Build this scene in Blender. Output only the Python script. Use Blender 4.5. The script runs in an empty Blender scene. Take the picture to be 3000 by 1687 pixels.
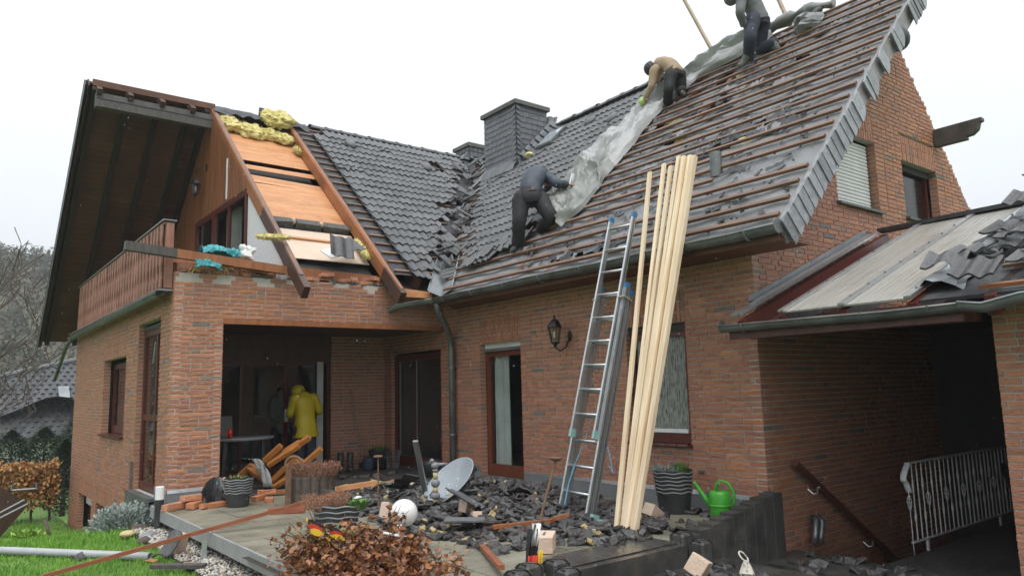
import bpy, bmesh, math, random
from mathutils import Vector, Matrix, Euler, noise
scene = bpy.context.scene
col = scene.collection
rnd = random.Random(11)
V = Vector
R = math.radians

# ------------------------------------------------------------------ camera
EYE = V((0, 0, 1.25))
YAW, PITCH, ROLL = 0.664730, 0.137313, -0.026282
_f = V((math.sin(YAW)*math.cos(PITCH), math.cos(YAW)*math.cos(PITCH), math.sin(PITCH)))
_r0 = V((math.cos(YAW), -math.sin(YAW), 0)); _u0 = _r0.cross(_f)
_r = _r0*math.cos(ROLL) + _u0*math.sin(ROLL); _u = -_r0*math.sin(ROLL) + _u0*math.cos(ROLL)
cam_d = bpy.data.cameras.new('camera'); cam = bpy.data.objects.new('camera', cam_d); col.objects.link(cam)
m = Matrix.Identity(4)
for i in range(3):
    m[i][0], m[i][1], m[i][2], m[i][3] = _r[i], _u[i], -_f[i], EYE[i]
cam.matrix_world = m
cam_d.sensor_width = 36; cam_d.lens = 2163.78/3000*36; cam_d.clip_start = .05; cam_d.clip_end = 3000
scene.camera = cam
# ------------------------------------------------------------------ world: overcast sky
world = bpy.data.worlds.new('World'); scene.world = world; world.use_nodes = True
wn = world.node_tree.nodes; wl = world.node_tree.links
for n in list(wn): wn.remove(n)
wo = wn.new('ShaderNodeOutputWorld'); bg = wn.new('ShaderNodeBackground')
sky = wn.new('ShaderNodeTexSky'); sky.sky_type = 'NISHITA'; sky.sun_disc = False
SUN_EL, SUN_AZ = R(64), R(205)      # azimuth measured from +Y towards +X
sky.sun_elevation = SUN_EL; sky.sun_rotation = SUN_AZ; sky.air_density = 1.5; sky.dust_density = 6; sky.altitude = 200
hs = wn.new('ShaderNodeHueSaturation'); hs.inputs['Saturation'].default_value = .18
wl.new(sky.outputs[0], hs.inputs['Color'])
mixw = wn.new('ShaderNodeMix'); mixw.data_type = 'RGBA'; mixw.inputs['Factor'].default_value = .88
cl = wn.new('ShaderNodeTexNoise'); cl.inputs['Scale'].default_value = 1.3; cl.inputs['Detail'].default_value = 3
tcw = wn.new('ShaderNodeTexCoord'); wl.new(tcw.outputs['Generated'], cl.inputs['Vector'])
crw = wn.new('ShaderNodeValToRGB'); crw.color_ramp.elements[0].position = .3; crw.color_ramp.elements[1].position = .75
crw.color_ramp.elements[0].color = (6.3, 6.75, 7.25, 1); crw.color_ramp.elements[1].color = (7.0, 7.3, 7.6, 1)
wl.new(cl.outputs['Fac'], crw.inputs[0])
# overcast: luminance rises evenly from the horizon to the zenith
sx_ = wn.new('ShaderNodeSeparateXYZ'); wl.new(tcw.outputs['Generated'], sx_.inputs[0])
mrw = wn.new('ShaderNodeMapRange'); mrw.inputs['From Min'].default_value = 0; mrw.inputs['From Max'].default_value = 1; mrw.inputs['To Min'].default_value = .94; mrw.inputs['To Max'].default_value = 1.9
wl.new(sx_.outputs['Z'], mrw.inputs['Value'])
vm = wn.new('ShaderNodeVectorMath'); vm.operation = 'SCALE'; wl.new(crw.outputs[0], vm.inputs[0]); wl.new(mrw.outputs[0], vm.inputs['Scale'])
wl.new(hs.outputs[0], mixw.inputs['A']); wl.new(vm.outputs[0], mixw.inputs['B'])
wl.new(mixw.outputs['Result'], bg.inputs['Color']); bg.inputs['Strength'].default_value = .1
wl.new(bg.outputs[0], wo.inputs['Surface'])
# ------------------------------------------------------------------ sun behind the cloud
sd = bpy.data.lights.new('sun', 'SUN'); sd.energy = 1.5; sd.angle = R(40); sd.color = (1, .97, .93)
so = bpy.data.objects.new('sun', sd); col.objects.link(so)
sdir = V((math.sin(SUN_AZ)*math.cos(SUN_EL), math.cos(SUN_AZ)*math.cos(SUN_EL), math.sin(SUN_EL)))
so.rotation_euler = sdir.to_track_quat('Z', 'Y').to_euler(); so.location = sdir*60
scene.view_settings.view_transform = 'Standard'; scene.view_settings.look = 'None'
scene.view_settings.exposure = 0.45; scene.view_settings.gamma = 1; scene.view_settings.use_curve_mapping = False
scene.cycles.use_denoising = True; scene.cycles.max_bounces = 6; scene.cycles.transparent_max_bounces = 10
scene.cycles.sample_clamp_indirect = 6

# ------------------------------------------------------------------ helpers
WL = {}
def link(o, parent=None, loc=(0, 0, 0)):
    col.objects.link(o); loc = V(loc)
    if parent is not None:
        o.parent = parent; o.location = loc - WL[parent.name]
    else:
        o.location = loc
    WL[o.name] = loc
    return o
def tag(o, label=None, cat=None, group=None, kind=None):
    if label: o['label'] = label
    if cat: o['category'] = cat
    if group: o['group'] = group
    if kind: o['kind'] = kind
    return o
def empty(name, loc, label=None, cat=None, group=None):
    o = bpy.data.objects.new(name, None); o.empty_display_size = .2
    link(o, None, loc); return tag(o, label, cat, group)
def rotz(a): return Matrix.Rotation(a, 3, 'Z')
def basis(x, y, z): return Matrix((x, y, z)).transposed()
def frame(d, up=V((0, 0, 1))):
    d = d.normalized(); s = d.cross(up)
    if s.length < 1e-4: s = d.cross(V((0, 1, 0)))
    s.normalize(); return s, d, s.cross(d)
class MB:
    def __init__(self): self.v = []; self.f = []; self.m = []
    def add(self, vs, fs, mi=0):
        b = len(self.v); self.v.extend(V(p) for p in vs)
        for q in fs: self.f.append(tuple(b+i for i in q)); self.m.append(mi)
        return self
    def box(self, c, s, rot=None, mi=0, jit=0):
        c = V(c); x, y, z = s[0]/2, s[1]/2, s[2]/2
        vs = [V((a*x, b*y, d*z)) for d in (-1, 1) for b in (-1, 1) for a in (-1, 1)]
        if jit: vs = [p+V((rnd.uniform(-jit, jit), rnd.uniform(-jit, jit), rnd.uniform(-jit, jit))) for p in vs]
        if rot is not None: vs = [rot @ p for p in vs]
        return self.add([c+p for p in vs], [(0, 2, 3, 1), (4, 5, 7, 6), (0, 1, 5, 4), (2, 6, 7, 3), (0, 4, 6, 2), (1, 3, 7, 5)], mi)
    def lim(self, x0, x1, y0, y1, z0, z1, mi=0):
        return self.box(((x0+x1)/2, (y0+y1)/2, (z0+z1)/2), (x1-x0, y1-y0, z1-z0), None, mi)
    def beam(self, p, q, w, h, up=V((0, 0, 1)), mi=0):
        p = V(p); q = V(q); s, d, t = frame(q-p, up)
        return self.box((p+q)/2, (w, (q-p).length, h), basis(s, d, t), mi)
    def tube(self, pts, r, n=8, mi=0, cap=True):
        pts = [V(p) for p in pts]; k = len(pts); rr = r if isinstance(r, (list, tuple)) else [r]*k
        b = []; s0 = None
        for i, p in enumerate(pts):
            d = (pts[min(i+1, k-1)]-pts[max(i-1, 0)])
            if d.length < 1e-9: d = V((0, 0, 1))
            d.normalize()
            if s0 is None: s, _, t = frame(d)
            else:
                s = s0-d*s0.dot(d)
                if s.length < 1e-5: s, _, t = frame(d)
                s.normalize(); t = s.cross(d)
            s0 = s
            for j in range(n):
                a = 2*math.pi*j/n; b.append(p+s*(math.cos(a)*rr[i])+t*(math.sin(a)*rr[i]))
        fs = []
        for i in range(k-1):
            for j in range(n):
                j2 = (j+1) % n; fs.append((i*n+j, i*n+j2, (i+1)*n+j2, (i+1)*n+j))
        if cap: fs.append(tuple(range(n-1, -1, -1))); fs.append(tuple((k-1)*n+j for j in range(n)))
        return self.add(b, fs, mi)
    def lathe(self, prof, c=(0, 0, 0), n=20, rot=None, mi=0, sx=1, sy=1, cap=True):
        c = V(c); vs = []
        for (r, z) in prof:
            for j in range(n):
                a = 2*math.pi*j/n; p = V((r*math.cos(a)*sx, r*math.sin(a)*sy, z))
                vs.append(c+(rot @ p if rot is not None else p))
        fs = []; k = len(prof)
        for i in range(k-1):
            for j in range(n):
                j2 = (j+1) % n; fs.append((i*n+j, i*n+j2, (i+1)*n+j2, (i+1)*n+j))
        if cap:
            if prof[0][0] > 1e-4: fs.append(tuple(range(n-1, -1, -1)))
            if prof[-1][0] > 1e-4: fs.append(tuple((k-1)*n+j for j in range(n)))
        return self.add(vs, fs, mi)
    def prism(self, poly, ext, mi=0):
        poly = [V(p) for p in poly]; ext = V(ext); n = len(poly)
        fs = [tuple(range(n-1, -1, -1)), tuple(range(n, 2*n))]+[(i, (i+1) % n, n+(i+1) % n, n+i) for i in range(n)]
        return self.add(poly+[p+ext for p in poly], fs, mi)
    def grid(self, pts, nu, nv, mi=0, skip=None):
        fs = []
        for j in range(nv-1):
            for i in range(nu-1):
                if skip and skip(i, j): continue
                fs.append((j*nu+i, j*nu+i+1, (j+1)*nu+i+1, (j+1)*nu+i))
        return self.add(pts, fs, mi)
    def sphere(self, c, r, n=12, k=8, mi=0, s=(1, 1, 1), rot=None):
        prof = [(max(math.sin(math.pi*i/k), 1e-5)*r, -math.cos(math.pi*i/k)*r) for i in range(k+1)]
        vs = []; c = V(c)
        for (rr, z) in prof:
            for j in range(n):
                a = 2*math.pi*j/n; p = V((rr*math.cos(a)*s[0], rr*math.sin(a)*s[1], z*s[2]))
                vs.append(c+(rot @ p if rot is not None else p))
        fs = [(i*n+j, i*n+(j+1) % n, (i+1)*n+(j+1) % n, (i+1)*n+j) for i in range(k) for j in range(n)]
        return self.add(vs, fs, mi)
    def base(self):
        xs = [p.x for p in self.v]; ys = [p.y for p in self.v]; zs = [p.z for p in self.v]
        return V(((min(xs)+max(xs))/2, (min(ys)+max(ys))/2, min(zs)))
    def mesh(self, name, mats, loc, smooth=False):
        me = bpy.data.meshes.new(name)
        me.from_pydata([p-loc for p in self.v], [], self.f)
        mats = mats if isinstance(mats, (list, tuple)) else [mats]
        for mm in mats: me.materials.append(mm)
        if len(mats) > 1: me.polygons.foreach_set('material_index', self.m)
        if smooth: me.polygons.foreach_set('use_smooth', [True]*len(me.polygons))
        me.update(); return me
    def build(self, name, mats, parent=None, loc=None, smooth=False, **kw):
        loc = self.base() if loc is None else V(loc)
        o = bpy.data.objects.new(name, self.mesh(name, mats, loc, smooth))
        link(o, parent, loc); return tag(o, **kw)
def fix_normals(o):
    bm = bmesh.new(); bm.from_mesh(o.data); bmesh.ops.recalc_face_normals(bm, faces=bm.faces); bm.to_mesh(o.data); bm.free(); return o
def smooth_angle(o, deg=40):
    me = o.data; me.polygons.foreach_set('use_smooth', [True]*len(me.polygons))
    bm = bmesh.new(); bm.from_mesh(me); lim = R(deg)
    for e in bm.edges:
        if len(e.link_faces) == 2 and e.calc_face_angle(0) > lim: e.smooth = False
    bm.to_mesh(me); bm.free(); return o
def inst(name, mesh, parent, loc, rot=None, scale=None):
    o = bpy.data.objects.new(name, mesh); link(o, parent, loc)
    if rot is not None: o.rotation_euler = rot.to_euler() if isinstance(rot, Matrix) else rot
    if scale: o.scale = scale
    return o
def nz(p, s=1.0, o=0.0): return noise.noise(V((p[0]*s+o, p[1]*s+o*1.7, p[2]*s-o)))
def cam_dist(p): return (V(p)-EYE).length
# ------------------------------------------------------------------ materials
def lerp3(a, b, t): return tuple(a[i]+(b[i]-a[i])*t for i in range(3))
MATS = {}
def pm(name, c1, c2=None, rough=.7, rvar=0, scale=8, detail=4, bump=0, bscale=None, metal=0, stretch=(1, 1, 1), vary=0, spec=.5, coat=0, coord='pos', ramp=(.35, .65), sheen=0, dirt=None):
    mt = bpy.data.materials.new(name); mt.use_nodes = True; nt = mt.node_tree; N = nt.nodes; L = nt.links
    bs = N['Principled BSDF']; c2 = c2 or c1
    bs.inputs['Metallic'].default_value = metal; bs.inputs['Specular IOR Level'].default_value = spec
    bs.inputs['Coat Weight'].default_value = coat; bs.inputs['Coat Roughness'].default_value = .15
    if coord == 'pos':
        g = N.new('ShaderNodeNewGeometry'); vec = g.outputs['Position']
    else:
        g = N.new('ShaderNodeTexCoord'); vec = g.outputs['Object']
    mp = N.new('ShaderNodeMapping'); mp.inputs['Scale'].default_value = stretch; L.new(vec, mp.inputs['Vector'])
    t = N.new('ShaderNodeTexNoise'); t.inputs['Scale'].default_value = scale; t.inputs['Detail'].default_value = detail; t.inputs['Roughness'].default_value = .6
    L.new(mp.outputs[0], t.inputs['Vector'])
    rp = N.new('ShaderNodeValToRGB'); rp.color_ramp.elements[0].position = ramp[0]; rp.color_ramp.elements[1].position = ramp[1]
    rp.color_ramp.elements[0].color = (*c1, 1); rp.color_ramp.elements[1].color = (*c2, 1); L.new(t.outputs['Fac'], rp.inputs[0])
    out = rp.outputs[0]
    if dirt:
        t2 = N.new('ShaderNodeTexNoise'); t2.inputs['Scale'].default_value = dirt[1]; t2.inputs['Detail'].default_value = 6; t2.inputs['Roughness'].default_value = .7
        L.new(vec, t2.inputs['Vector'])
        r2 = N.new('ShaderNodeValToRGB'); r2.color_ramp.elements[0].position = dirt[2]; r2.color_ramp.elements[1].position = dirt[3]
        L.new(t2.outputs['Fac'], r2.inputs[0])
        mx = N.new('ShaderNodeMix'); mx.data_type = 'RGBA'; L.new(r2.outputs[0], mx.inputs['Factor']); L.new(out, mx.inputs['A']); mx.inputs['B'].default_value = (*dirt[0], 1)
        out = mx.outputs['Result']
    if vary:
        oi = N.new('ShaderNodeObjectInfo'); mr = N.new('ShaderNodeMapRange'); mr.inputs['To Min'].default_value = 1-vary; mr.inputs['To Max'].default_value = 1+vary
        L.new(oi.outputs['Random'], mr.inputs['Value']); hv = N.new('ShaderNodeHueSaturation'); L.new(mr.outputs[0], hv.inputs['Value']); L.new(out, hv.inputs['Color']); out = hv.outputs[0]
    L.new(out, bs.inputs['Base Color'])
    if rvar:
        mr2 = N.new('ShaderNodeMapRange'); mr2.inputs['From Min'].default_value = .3; mr2.inputs['From Max'].default_value = .7
        mr2.inputs['To Min'].default_value = max(rough-rvar, .02); mr2.inputs['To Max'].default_value = min(rough+rvar, 1); L.new(t.outputs['Fac'], mr2.inputs['Value']); L.new(mr2.outputs[0], bs.inputs['Roughness'])
    else: bs.inputs['Roughness'].default_value = rough
    if sheen: bs.inputs['Sheen Weight'].default_value = sheen
    if bump:
        tb = N.new('ShaderNodeTexNoise'); tb.inputs['Scale'].default_value = bscale or scale*3; tb.inputs['Detail'].default_value = 5; L.new(mp.outputs[0], tb.inputs['Vector'])
        bp = N.new('ShaderNodeBump'); bp.inputs['Strength'].default_value = min(bump, 1); bp.inputs['Distance'].default_value = .02*max(1, bump); L.new(tb.outputs['Fac'], bp.inputs['Height']); L.new(bp.outputs[0], bs.inputs['Normal'])
    MATS[name] = mt; return mt
def glass(name, tint=(.9, .93, .92), rough=.02, refl=1.0):
    mt = bpy.data.materials.new(name); mt.use_nodes = True; nt = mt.node_tree; N = nt.nodes; L = nt.links
    for n in list(N): N.remove(n)
    o = N.new('ShaderNodeOutputMaterial'); mx = N.new('ShaderNodeMixShader'); tr = N.new('ShaderNodeBsdfTransparent'); gl = N.new('ShaderNodeBsdfGlossy')
    tr.inputs[0].default_value = (*tint, 1); gl.inputs['Roughness'].default_value = rough; lw = N.new('ShaderNodeLayerWeight'); lw.inputs[0].default_value = .5; pw_ = N.new('ShaderNodeMath'); pw_.operation = 'POWER'; pw_.inputs[1].default_value = 4; L.new(lw.outputs['Facing'], pw_.inputs[0])
    mu = N.new('ShaderNodeMath'); mu.operation = 'MULTIPLY_ADD'; mu.inputs[1].default_value = .8*refl; mu.inputs[2].default_value = .045*refl; L.new(pw_.outputs[0], mu.inputs[0])
    nn = N.new('ShaderNodeTexNoise'); nn.inputs['Scale'].default_value = 1.2; bp = N.new('ShaderNodeBump'); bp.inputs['Strength'].default_value = .02; L.new(nn.outputs['Fac'], bp.inputs['Height']); L.new(bp.outputs[0], gl.inputs['Normal'])
    L.new(mu.outputs[0], mx.inputs[0]); L.new(tr.outputs[0], mx.inputs[1]); L.new(gl.outputs[0], mx.inputs[2]); L.new(mx.outputs[0], o.inputs[0])
    MATS[name] = mt; return mt
BR = [((.47, .205, .115), (.385, .165, .097)), ((.43, .187, .11), (.355, .155, .095)), ((.50, .228, .127), (.425, .19, .11)), ((.39, .18, .118), (.33, .155, .107)), ((.30, .20, .14), (.24, .165, .12)), ((.17, .145, .125), (.21, .17, .145)), ((.51, .205, .09), (.43, .17, .08))]
BRW = [30, 25, 21, 14, 3.0, 1.3, 4]
brick_m = [pm('brick_%d' % i, a, b, rough=.62, rvar=.12, scale=14, stretch=(1, 1, 1.6), bump=.6, bscale=45, vary=.10, dirt=((.19, .125, .09), 2.2, .55, .95)) for i, (a, b) in enumerate(BR)]
mortar_m = pm('mortar', (.43, .39, .35), (.50, .46, .415), rough=.9, scale=9, bump=.3, bscale=90)
tile_m = pm('roof_tile_concrete', (.068, .069, .072), (.115, .117, .12), rough=.40, rvar=.14, scale=5, bump=.35, bscale=120, vary=.22, dirt=((.16, .16, .155), 3, .55, .9))
tile_in2 = pm('roof_tile_broken_pale', (.075, .074, .075), (.125, .12, .12), rough=.4, rvar=.15, scale=14, bump=.5, bscale=90, vary=.2)
tile_in3 = pm('roof_tile_broken_brown', (.05, .04, .036), (.085, .068, .06), rough=.4, rvar=.15, scale=14, bump=.5, bscale=90, vary=.2)
tile_in_m = pm('roof_tile_broken', (.034, .033, .034), (.082, .078, .078), rough=.36, rvar=.15, scale=14, bump=.5, bscale=90, vary=.35)
slate_m = pm('slate', (.085, .09, .10), (.135, .142, .155), rough=.38, rvar=.1, scale=9, bump=.3, bscale=40, vary=.16)
slate_lt = pm('slate_light', (.15, .16, .17), (.27, .28, .29), rough=.4, rvar=.1, scale=9, bump=.4, bscale=40, vary=.32)
felt_m = pm('roof_felt', (.135, .137, .14), (.235, .238, .24), rough=.36, rvar=.16, scale=2.2, detail=8, bump=.25, bscale=60, dirt=((.085, .085, .087), 1.1, .5, .8))
felt_dk = pm('felt_torn', (.022, .023, .025), (.06, .06, .064), rough=.55, scale=6, bump=.4)
lath_m = pm('roof_lath', (.14, .073, .046), (.225, .118, .072), rough=.5, rvar=.12, scale=6, stretch=(3, .6, 3), bump=.3, bscale=50, vary=.25, dirt=((.06, .05, .045), 1.7, .55, .85))
lath_new = pm('fresh_batten', (.50, .22, .085), (.62, .30, .13), rough=.6, scale=6, bump=.2)
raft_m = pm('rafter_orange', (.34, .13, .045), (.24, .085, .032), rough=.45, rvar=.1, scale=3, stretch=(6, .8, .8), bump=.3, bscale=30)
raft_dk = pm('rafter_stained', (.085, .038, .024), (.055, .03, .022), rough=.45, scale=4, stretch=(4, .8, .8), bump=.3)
raft_gray = pm('weathered_timber', (.055, .05, .046), (.10, .085, .075), rough=.6, scale=5, stretch=(4, .8, .8), bump=.3, bscale=40)
board_m = pm('pine_ceiling', (.50, .215, .085), (.60, .30, .13), rough=.5, scale=3.2, stretch=(.7, 5, 5), bump=.15, bscale=30, vary=.09, dirt=((.34, .115, .04), 3.4, .56, .8))
clad_m = pm('cladding', (.25, .095, .038), (.17, .062, .027), rough=.42, rvar=.08, scale=3, stretch=(3, 3, .5), bump=.3, bscale=25, vary=.15)
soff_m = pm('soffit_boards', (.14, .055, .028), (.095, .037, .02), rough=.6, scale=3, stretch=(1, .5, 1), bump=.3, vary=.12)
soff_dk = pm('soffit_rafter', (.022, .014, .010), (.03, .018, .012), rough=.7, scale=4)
rail_m = pm('balcony_wood', (.24, .105, .07), (.35, .17, .12), rough=.5, rvar=.1, scale=4, stretch=(4, 4, .6), bump=.3, bscale=30, vary=.16)
frame_m = pm('mahogany_frame', (.10, .022, .014), (.075, .018, .013), rough=.35, rvar=.08, scale=5, stretch=(3, 3, .5), bump=.1)
doorw_m = pm('door_wood', (.16, .045, .018), (.12, .03, .014), rough=.4, scale=4, stretch=(3, 3, .5), bump=.15)
zinc_m = pm('zinc', (.21, .225, .235), (.29, .305, .31), rough=.42, rvar=.12, scale=3, metal=.75, bump=.1, bscale=15)
zinc_dk = pm('zinc_weathered', (.13, .138, .14), (.2, .208, .21), rough=.42, rvar=.12, scale=3, metal=.45, bump=.15, bscale=15, dirt=((.05, .05, .05), 4, .5, .8))
alu_m = pm('aluminium', (.62, .64, .65), (.52, .54, .55), rough=.36, rvar=.08, scale=12, metal=.85, stretch=(1, 1, .3), bump=.1)
alum_edge = pm('edge_strip', (.36, .37, .375), (.44, .45, .455), rough=.45, rvar=.1, scale=3, metal=.3, dirt=((.2, .19, .17), 3, .5, .85))
white_p = pm('white_paint', (.72, .72, .71), (.78, .78, .77), rough=.4, scale=5, dirt=((.5, .49, .46), 3, .6, .9))
shut_m = pm('shutter_white', (.66, .66, .645), (.74, .74, .73), rough=.4, scale=4)
plast_w = pm('render_white', (.62, .63, .62), (.70, .71, .70), rough=.9, scale=20, bump=.3, bscale=150)
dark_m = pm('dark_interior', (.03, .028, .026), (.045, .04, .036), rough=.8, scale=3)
int_wall = pm('interior_wall', (.12, .11, .10), (.15, .14, .13), rough=.9, scale=3)
glass_m = glass('window_glass'); 
wetg_m = glass('rainy_glass', (.9, .91, .9), .12, .6)
conc_m = pm('concrete', (.10, .097, .09), (.16, .155, .145), rough=.8, rvar=.12, scale=6, bump=.5, bscale=80, dirt=((.05, .05, .046), 2, .45, .8))
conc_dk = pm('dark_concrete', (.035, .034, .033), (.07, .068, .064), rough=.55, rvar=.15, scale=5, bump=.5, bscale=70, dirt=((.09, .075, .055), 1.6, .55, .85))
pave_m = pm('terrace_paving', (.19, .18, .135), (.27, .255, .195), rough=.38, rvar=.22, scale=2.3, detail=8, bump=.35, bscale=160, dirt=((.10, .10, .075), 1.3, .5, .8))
flash_m = pm('grey_flashing', (.165, .172, .178), (.21, .217, .222), rough=.5, rvar=.1, scale=2, dirt=((.11, .11, .105), 4, .5, .85))
ins_m = pm('mineral_wool', (.56, .47, .16), (.68, .60, .28), rough=.95, scale=9, bump=1, bscale=35, dirt=((.36, .27, .1), 6, .6, .8))
block_m = pm('pumice_block', (.075, .075, .072), (.15, .148, .14), rough=.95, scale=30, bump=.9, bscale=90)
beige_m = pm('beige_board', (.60, .47, .36), (.66, .53, .42), rough=.7, scale=2, dirt=((.72, .62, .52), 1.5, .6, .8))
stone_b = pm('sandlime_block', (.50, .37, .28), (.58, .45, .35), rough=.85, scale=7, bump=.4, bscale=60, vary=.1)
plastic_k = pm('black_plastic', (.028, .029, .031), (.04, .041, .043), rough=.42, rvar=.08, scale=6, bump=.1)
new_wood = pm('new_spruce', (.60, .42, .25), (.80, .66, .47), rough=.6, scale=9, stretch=(4, 4, .18), bump=.2, bscale=25, vary=.13, coord='obj', dirt=((.36, .18, .07), 6.5, .66, .74), ramp=(.3, .62))
tarp_m = pm('grey_tarpaulin', (.30, .303, .303), (.38, .383, .383), rough=.45, rvar=.08, scale=3, bump=.15, bscale=12)
tarp_dk = pm('tarpaulin_dark_side', (.15, .155, .142), (.21, .215, .20), rough=.36, rvar=.08, scale=3, bump=.15, bscale=12)
# =================================================================== HOUSE
XM, YG, YF, XS = 6.967, 4.64, 10.85, 2.562          # main wall, gable wall, wing front, wing side
SM, SW = .985, .865                                   # roof slopes
EX, EZ, EY = 6.45, 2.8, 10.1                          # eaves
RX, RZ, RY = 10.72, 7.0, 15.15
def zm(x): return EZ+SM*(x-EX)
def zw(y): return EZ+SW*(y-EY)
house = empty('brick_house', (6.9, 10.8, -.9), 'storm-damaged red brick house with torn-off roof and a patio wing', 'house')
COURSE, BH, JT = .0625, .0495, .0155
BRICKS = []            # (p0, udir, normal, length, height, tint, visible weight)
def pick_tint(r): return r.choices(range(7), BRW)[0]
def free_spans(u0, u1, z0, z1, holes):
    sp = [(u0, u1)]
    for (a, b, c, d) in holes:
        if z0+.01 < d and z1-.01 > c:
            ns = []
            for (s, e) in sp:
                if b <= s or a >= e: ns.append((s, e)); continue
                if a > s: ns.append((s, a))
                if b < e: ns.append((b, e))
            sp = ns
    return [(s, e) for s, e in sp if e-s > .02]
def brick_wall(name, P, ud, n, u0, u1, z0, z1, holes=(), soldiers=(), lims=None, seed=1, depth=.115, rag=0, parent=None, store=BRICKS):
    """courses of separate bricks in front of a mortar core; P is the point u=0, z=0"""
    r = random.Random(seed); P = V(P); ud = V(ud); n = V(n); core = MB(); up = V((0, 0, 1))
    allh = list(holes)+[(a, b, c, d) for (a, b, c, d) in soldiers]
    def cbox(a, b, c, d, off):
        q = [P+ud*a+up*c, P+ud*b+up*c, P+ud*b+up*d, P+ud*a+up*d]
        core.prism([p-n*off for p in q], -n*(depth-off))
    row = 0; z = z0
    while z+COURSE <= z1+.001:
        a, b = u0, u1
        if lims: a, b = lims(z+COURSE/2, a, b)
        if b-a > .05:
            for (s, e) in free_spans(a, b, z, z+COURSE, allh):
                cbox(s+.003 if s > u0 else s, e-.003 if e < u1 else e, z, z+COURSE, .009)
                u = s; first = True
                if row % 2 and s == a: u = s-r.choice((.06, .125, .19))
                while u < e-.012:
                    L = .24 if r.random() < .74 else .1145
                    ua = max(u, s); ub = min(u+L, e)
                    if e-ub < .05: ub = e
                    if ub-ua > .02 and not (rag and z > z1-rag and r.random() < .38): store.append((P+ud*ua+up*(z+.0055), ud, n, ub-ua, BH, pick_tint(r), depth-.004))
                    u = ub+JT
        z += COURSE; row += 1
    for (a, b, c, d) in soldiers:
        cbox(a, b, c, d, .009); u = a; k = 0
        while u < b-.02:
            w = min(.052, b-u); hs_ = [(c, c+.24), (c+.2515, d)] if k % 2 else [(c, c+.115), (c+.1265, d)]
            for (e, f) in hs_:
                if f-e > .03: store.append((P+ud*u+up*(e+.004), ud, n, w, f-e-.006, pick_tint(r), depth-.004))
            u += .0635; k += 1
    o = core.build(name, mortar_m, parent or house); return o
def brick_verts(L, H, ud, n, depth, r):
    up = V((0, 0, 1)); o = r.uniform(0, .004); j = .0018
    pts = []
    for (a, c) in ((0, 0), (L, 0), (L, H), (0, H)):
        pts.append(ud*(a+r.uniform(-j, j))+up*(c+r.uniform(-j, j))+n*o)
    mid = [ud*(L*.33)+up*(H*r.uniform(.3, .7))+n*(o+r.uniform(-.002, .005)), ud*(L*.67)+up*(H*r.uniform(.3, .7))+n*(o+r.uniform(-.002, .005))]
    back = [ud*a+up*c-n*depth for (a, c) in ((0, 0), (L, 0), (L, H), (0, H))]
    return pts+mid+back
BF = [(0, 1, 5, 4), (4, 5, 2, 3), (0, 4, 3), (1, 2, 5), (1, 0, 6, 7), (2, 1, 7, 8), (3, 2, 8, 9), (0, 3, 9, 6)]
def flip_faces(ud, n):  # outward winding for this wall orientation
    return BF if ud.cross(V((0, 0, 1))).dot(n) > 0 else [tuple(reversed(f)) for f in BF]
def emit_bricks(store, walls, root, n_single=300):
    """the bricks that show largest as parts of their wall, the rest as one part"""
    def show(b):
        c = b[0]+b[1]*(b[3]/2); d = EYE-c
        q = V((d.dot(_r), d.dot(_u), d.dot(_f)))
        zc = -q.z
        if zc < .5: return 0
        px = -q.x/zc*2163.78+1500; py = 843.5+q.y/zc*2163.78
        if not (-40 < px < 3040 and -40 < py < 1730): return 0
        fac = max(d.normalized().dot(b[2]), 0)
        return fac*b[3]/(zc*zc)
    order = sorted(range(len(store)), key=lambda i: -show(store[i]))
    single = set(order[:n_single]); r = random.Random(5); cache = {}; rest = MB()
    for i, (p, ud, n, L, H, t, dep) in enumerate(store):
        if i in single:
            w = min(walls, key=lambda w_: w_[1](p, n))
            key = (round(L, 3), round(H, 3), tuple(ud), tuple(n), t, r.randrange(3))
            if key not in cache:
                mb = MB(); mb.add(brick_verts(L, H, ud, n, dep, r), flip_faces(ud, n)); cache[key] = mb.mesh('brick', brick_m[t], V((0, 0, 0)))
            inst('brick', cache[key], w[0], p)
        else:
            rest.add([p+q for q in brick_verts(L, H, ud, n, dep, r)], flip_faces(ud, n), t)
    rest.build('brickwork', brick_m, root, kind='stuff')

# --- main wall (faces -X); u runs along +Y from the gable corner
DOOR = (8.72-YG, 9.78-YG, -.2, 2.0); WIN = (5.6-YG, 6.55-YG, .6, 2.0); D2 = (10.95-YG, 12.72-YG, -.2, 1.96)
w_main = brick_wall('main_wall', (XM, YG, 0), (0, 1, 0), (-1, 0, 0), 0, 13.0-YG, -.9375, 2.875, [DOOR, WIN, D2], [(8.72-YG, 9.78-YG, 2.0, 2.375), (5.6-YG, 6.55-YG, 2.0, 2.375)], seed=3)
# --- gable wall (faces -Y)
def glim(z, a, b):
    x0 = max(XM, EX+(z+.12-EZ)/SM); x1 = min(14.3, 10.6+(6.8-z)/1.11+rnd.uniform(-.05, .03)); return (x0-XM, x1-XM)
GW1 = (8.95-XM, 10.05-XM, 3.53, 4.5); GW2 = (10.83-XM, 11.98-XM, 3.56, 4.4)
w_gab = brick_wall('gable_wall', (XM, YG, 0), (1, 0, 0), (0, -1, 0), 0, 7.33, -1.8125, 6.75, [GW1, GW2], [(GW1[0], GW1[1], 4.5, 4.875), (GW2[0], GW2[1], 4.4, 4.775)], glim, seed=4)
# --- wing front wall (faces -Y), with the patio opening
OPEN = (3.235-XS, XM-XS+.1, -.2, 2.30)
w_front = brick_wall('wing_front_wall', (XS, YF, 0), (1, 0, 0), (0, -1, 0), 0, XM-XS, .0, 3.0, [OPEN], seed=6, rag=.15)
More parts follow.
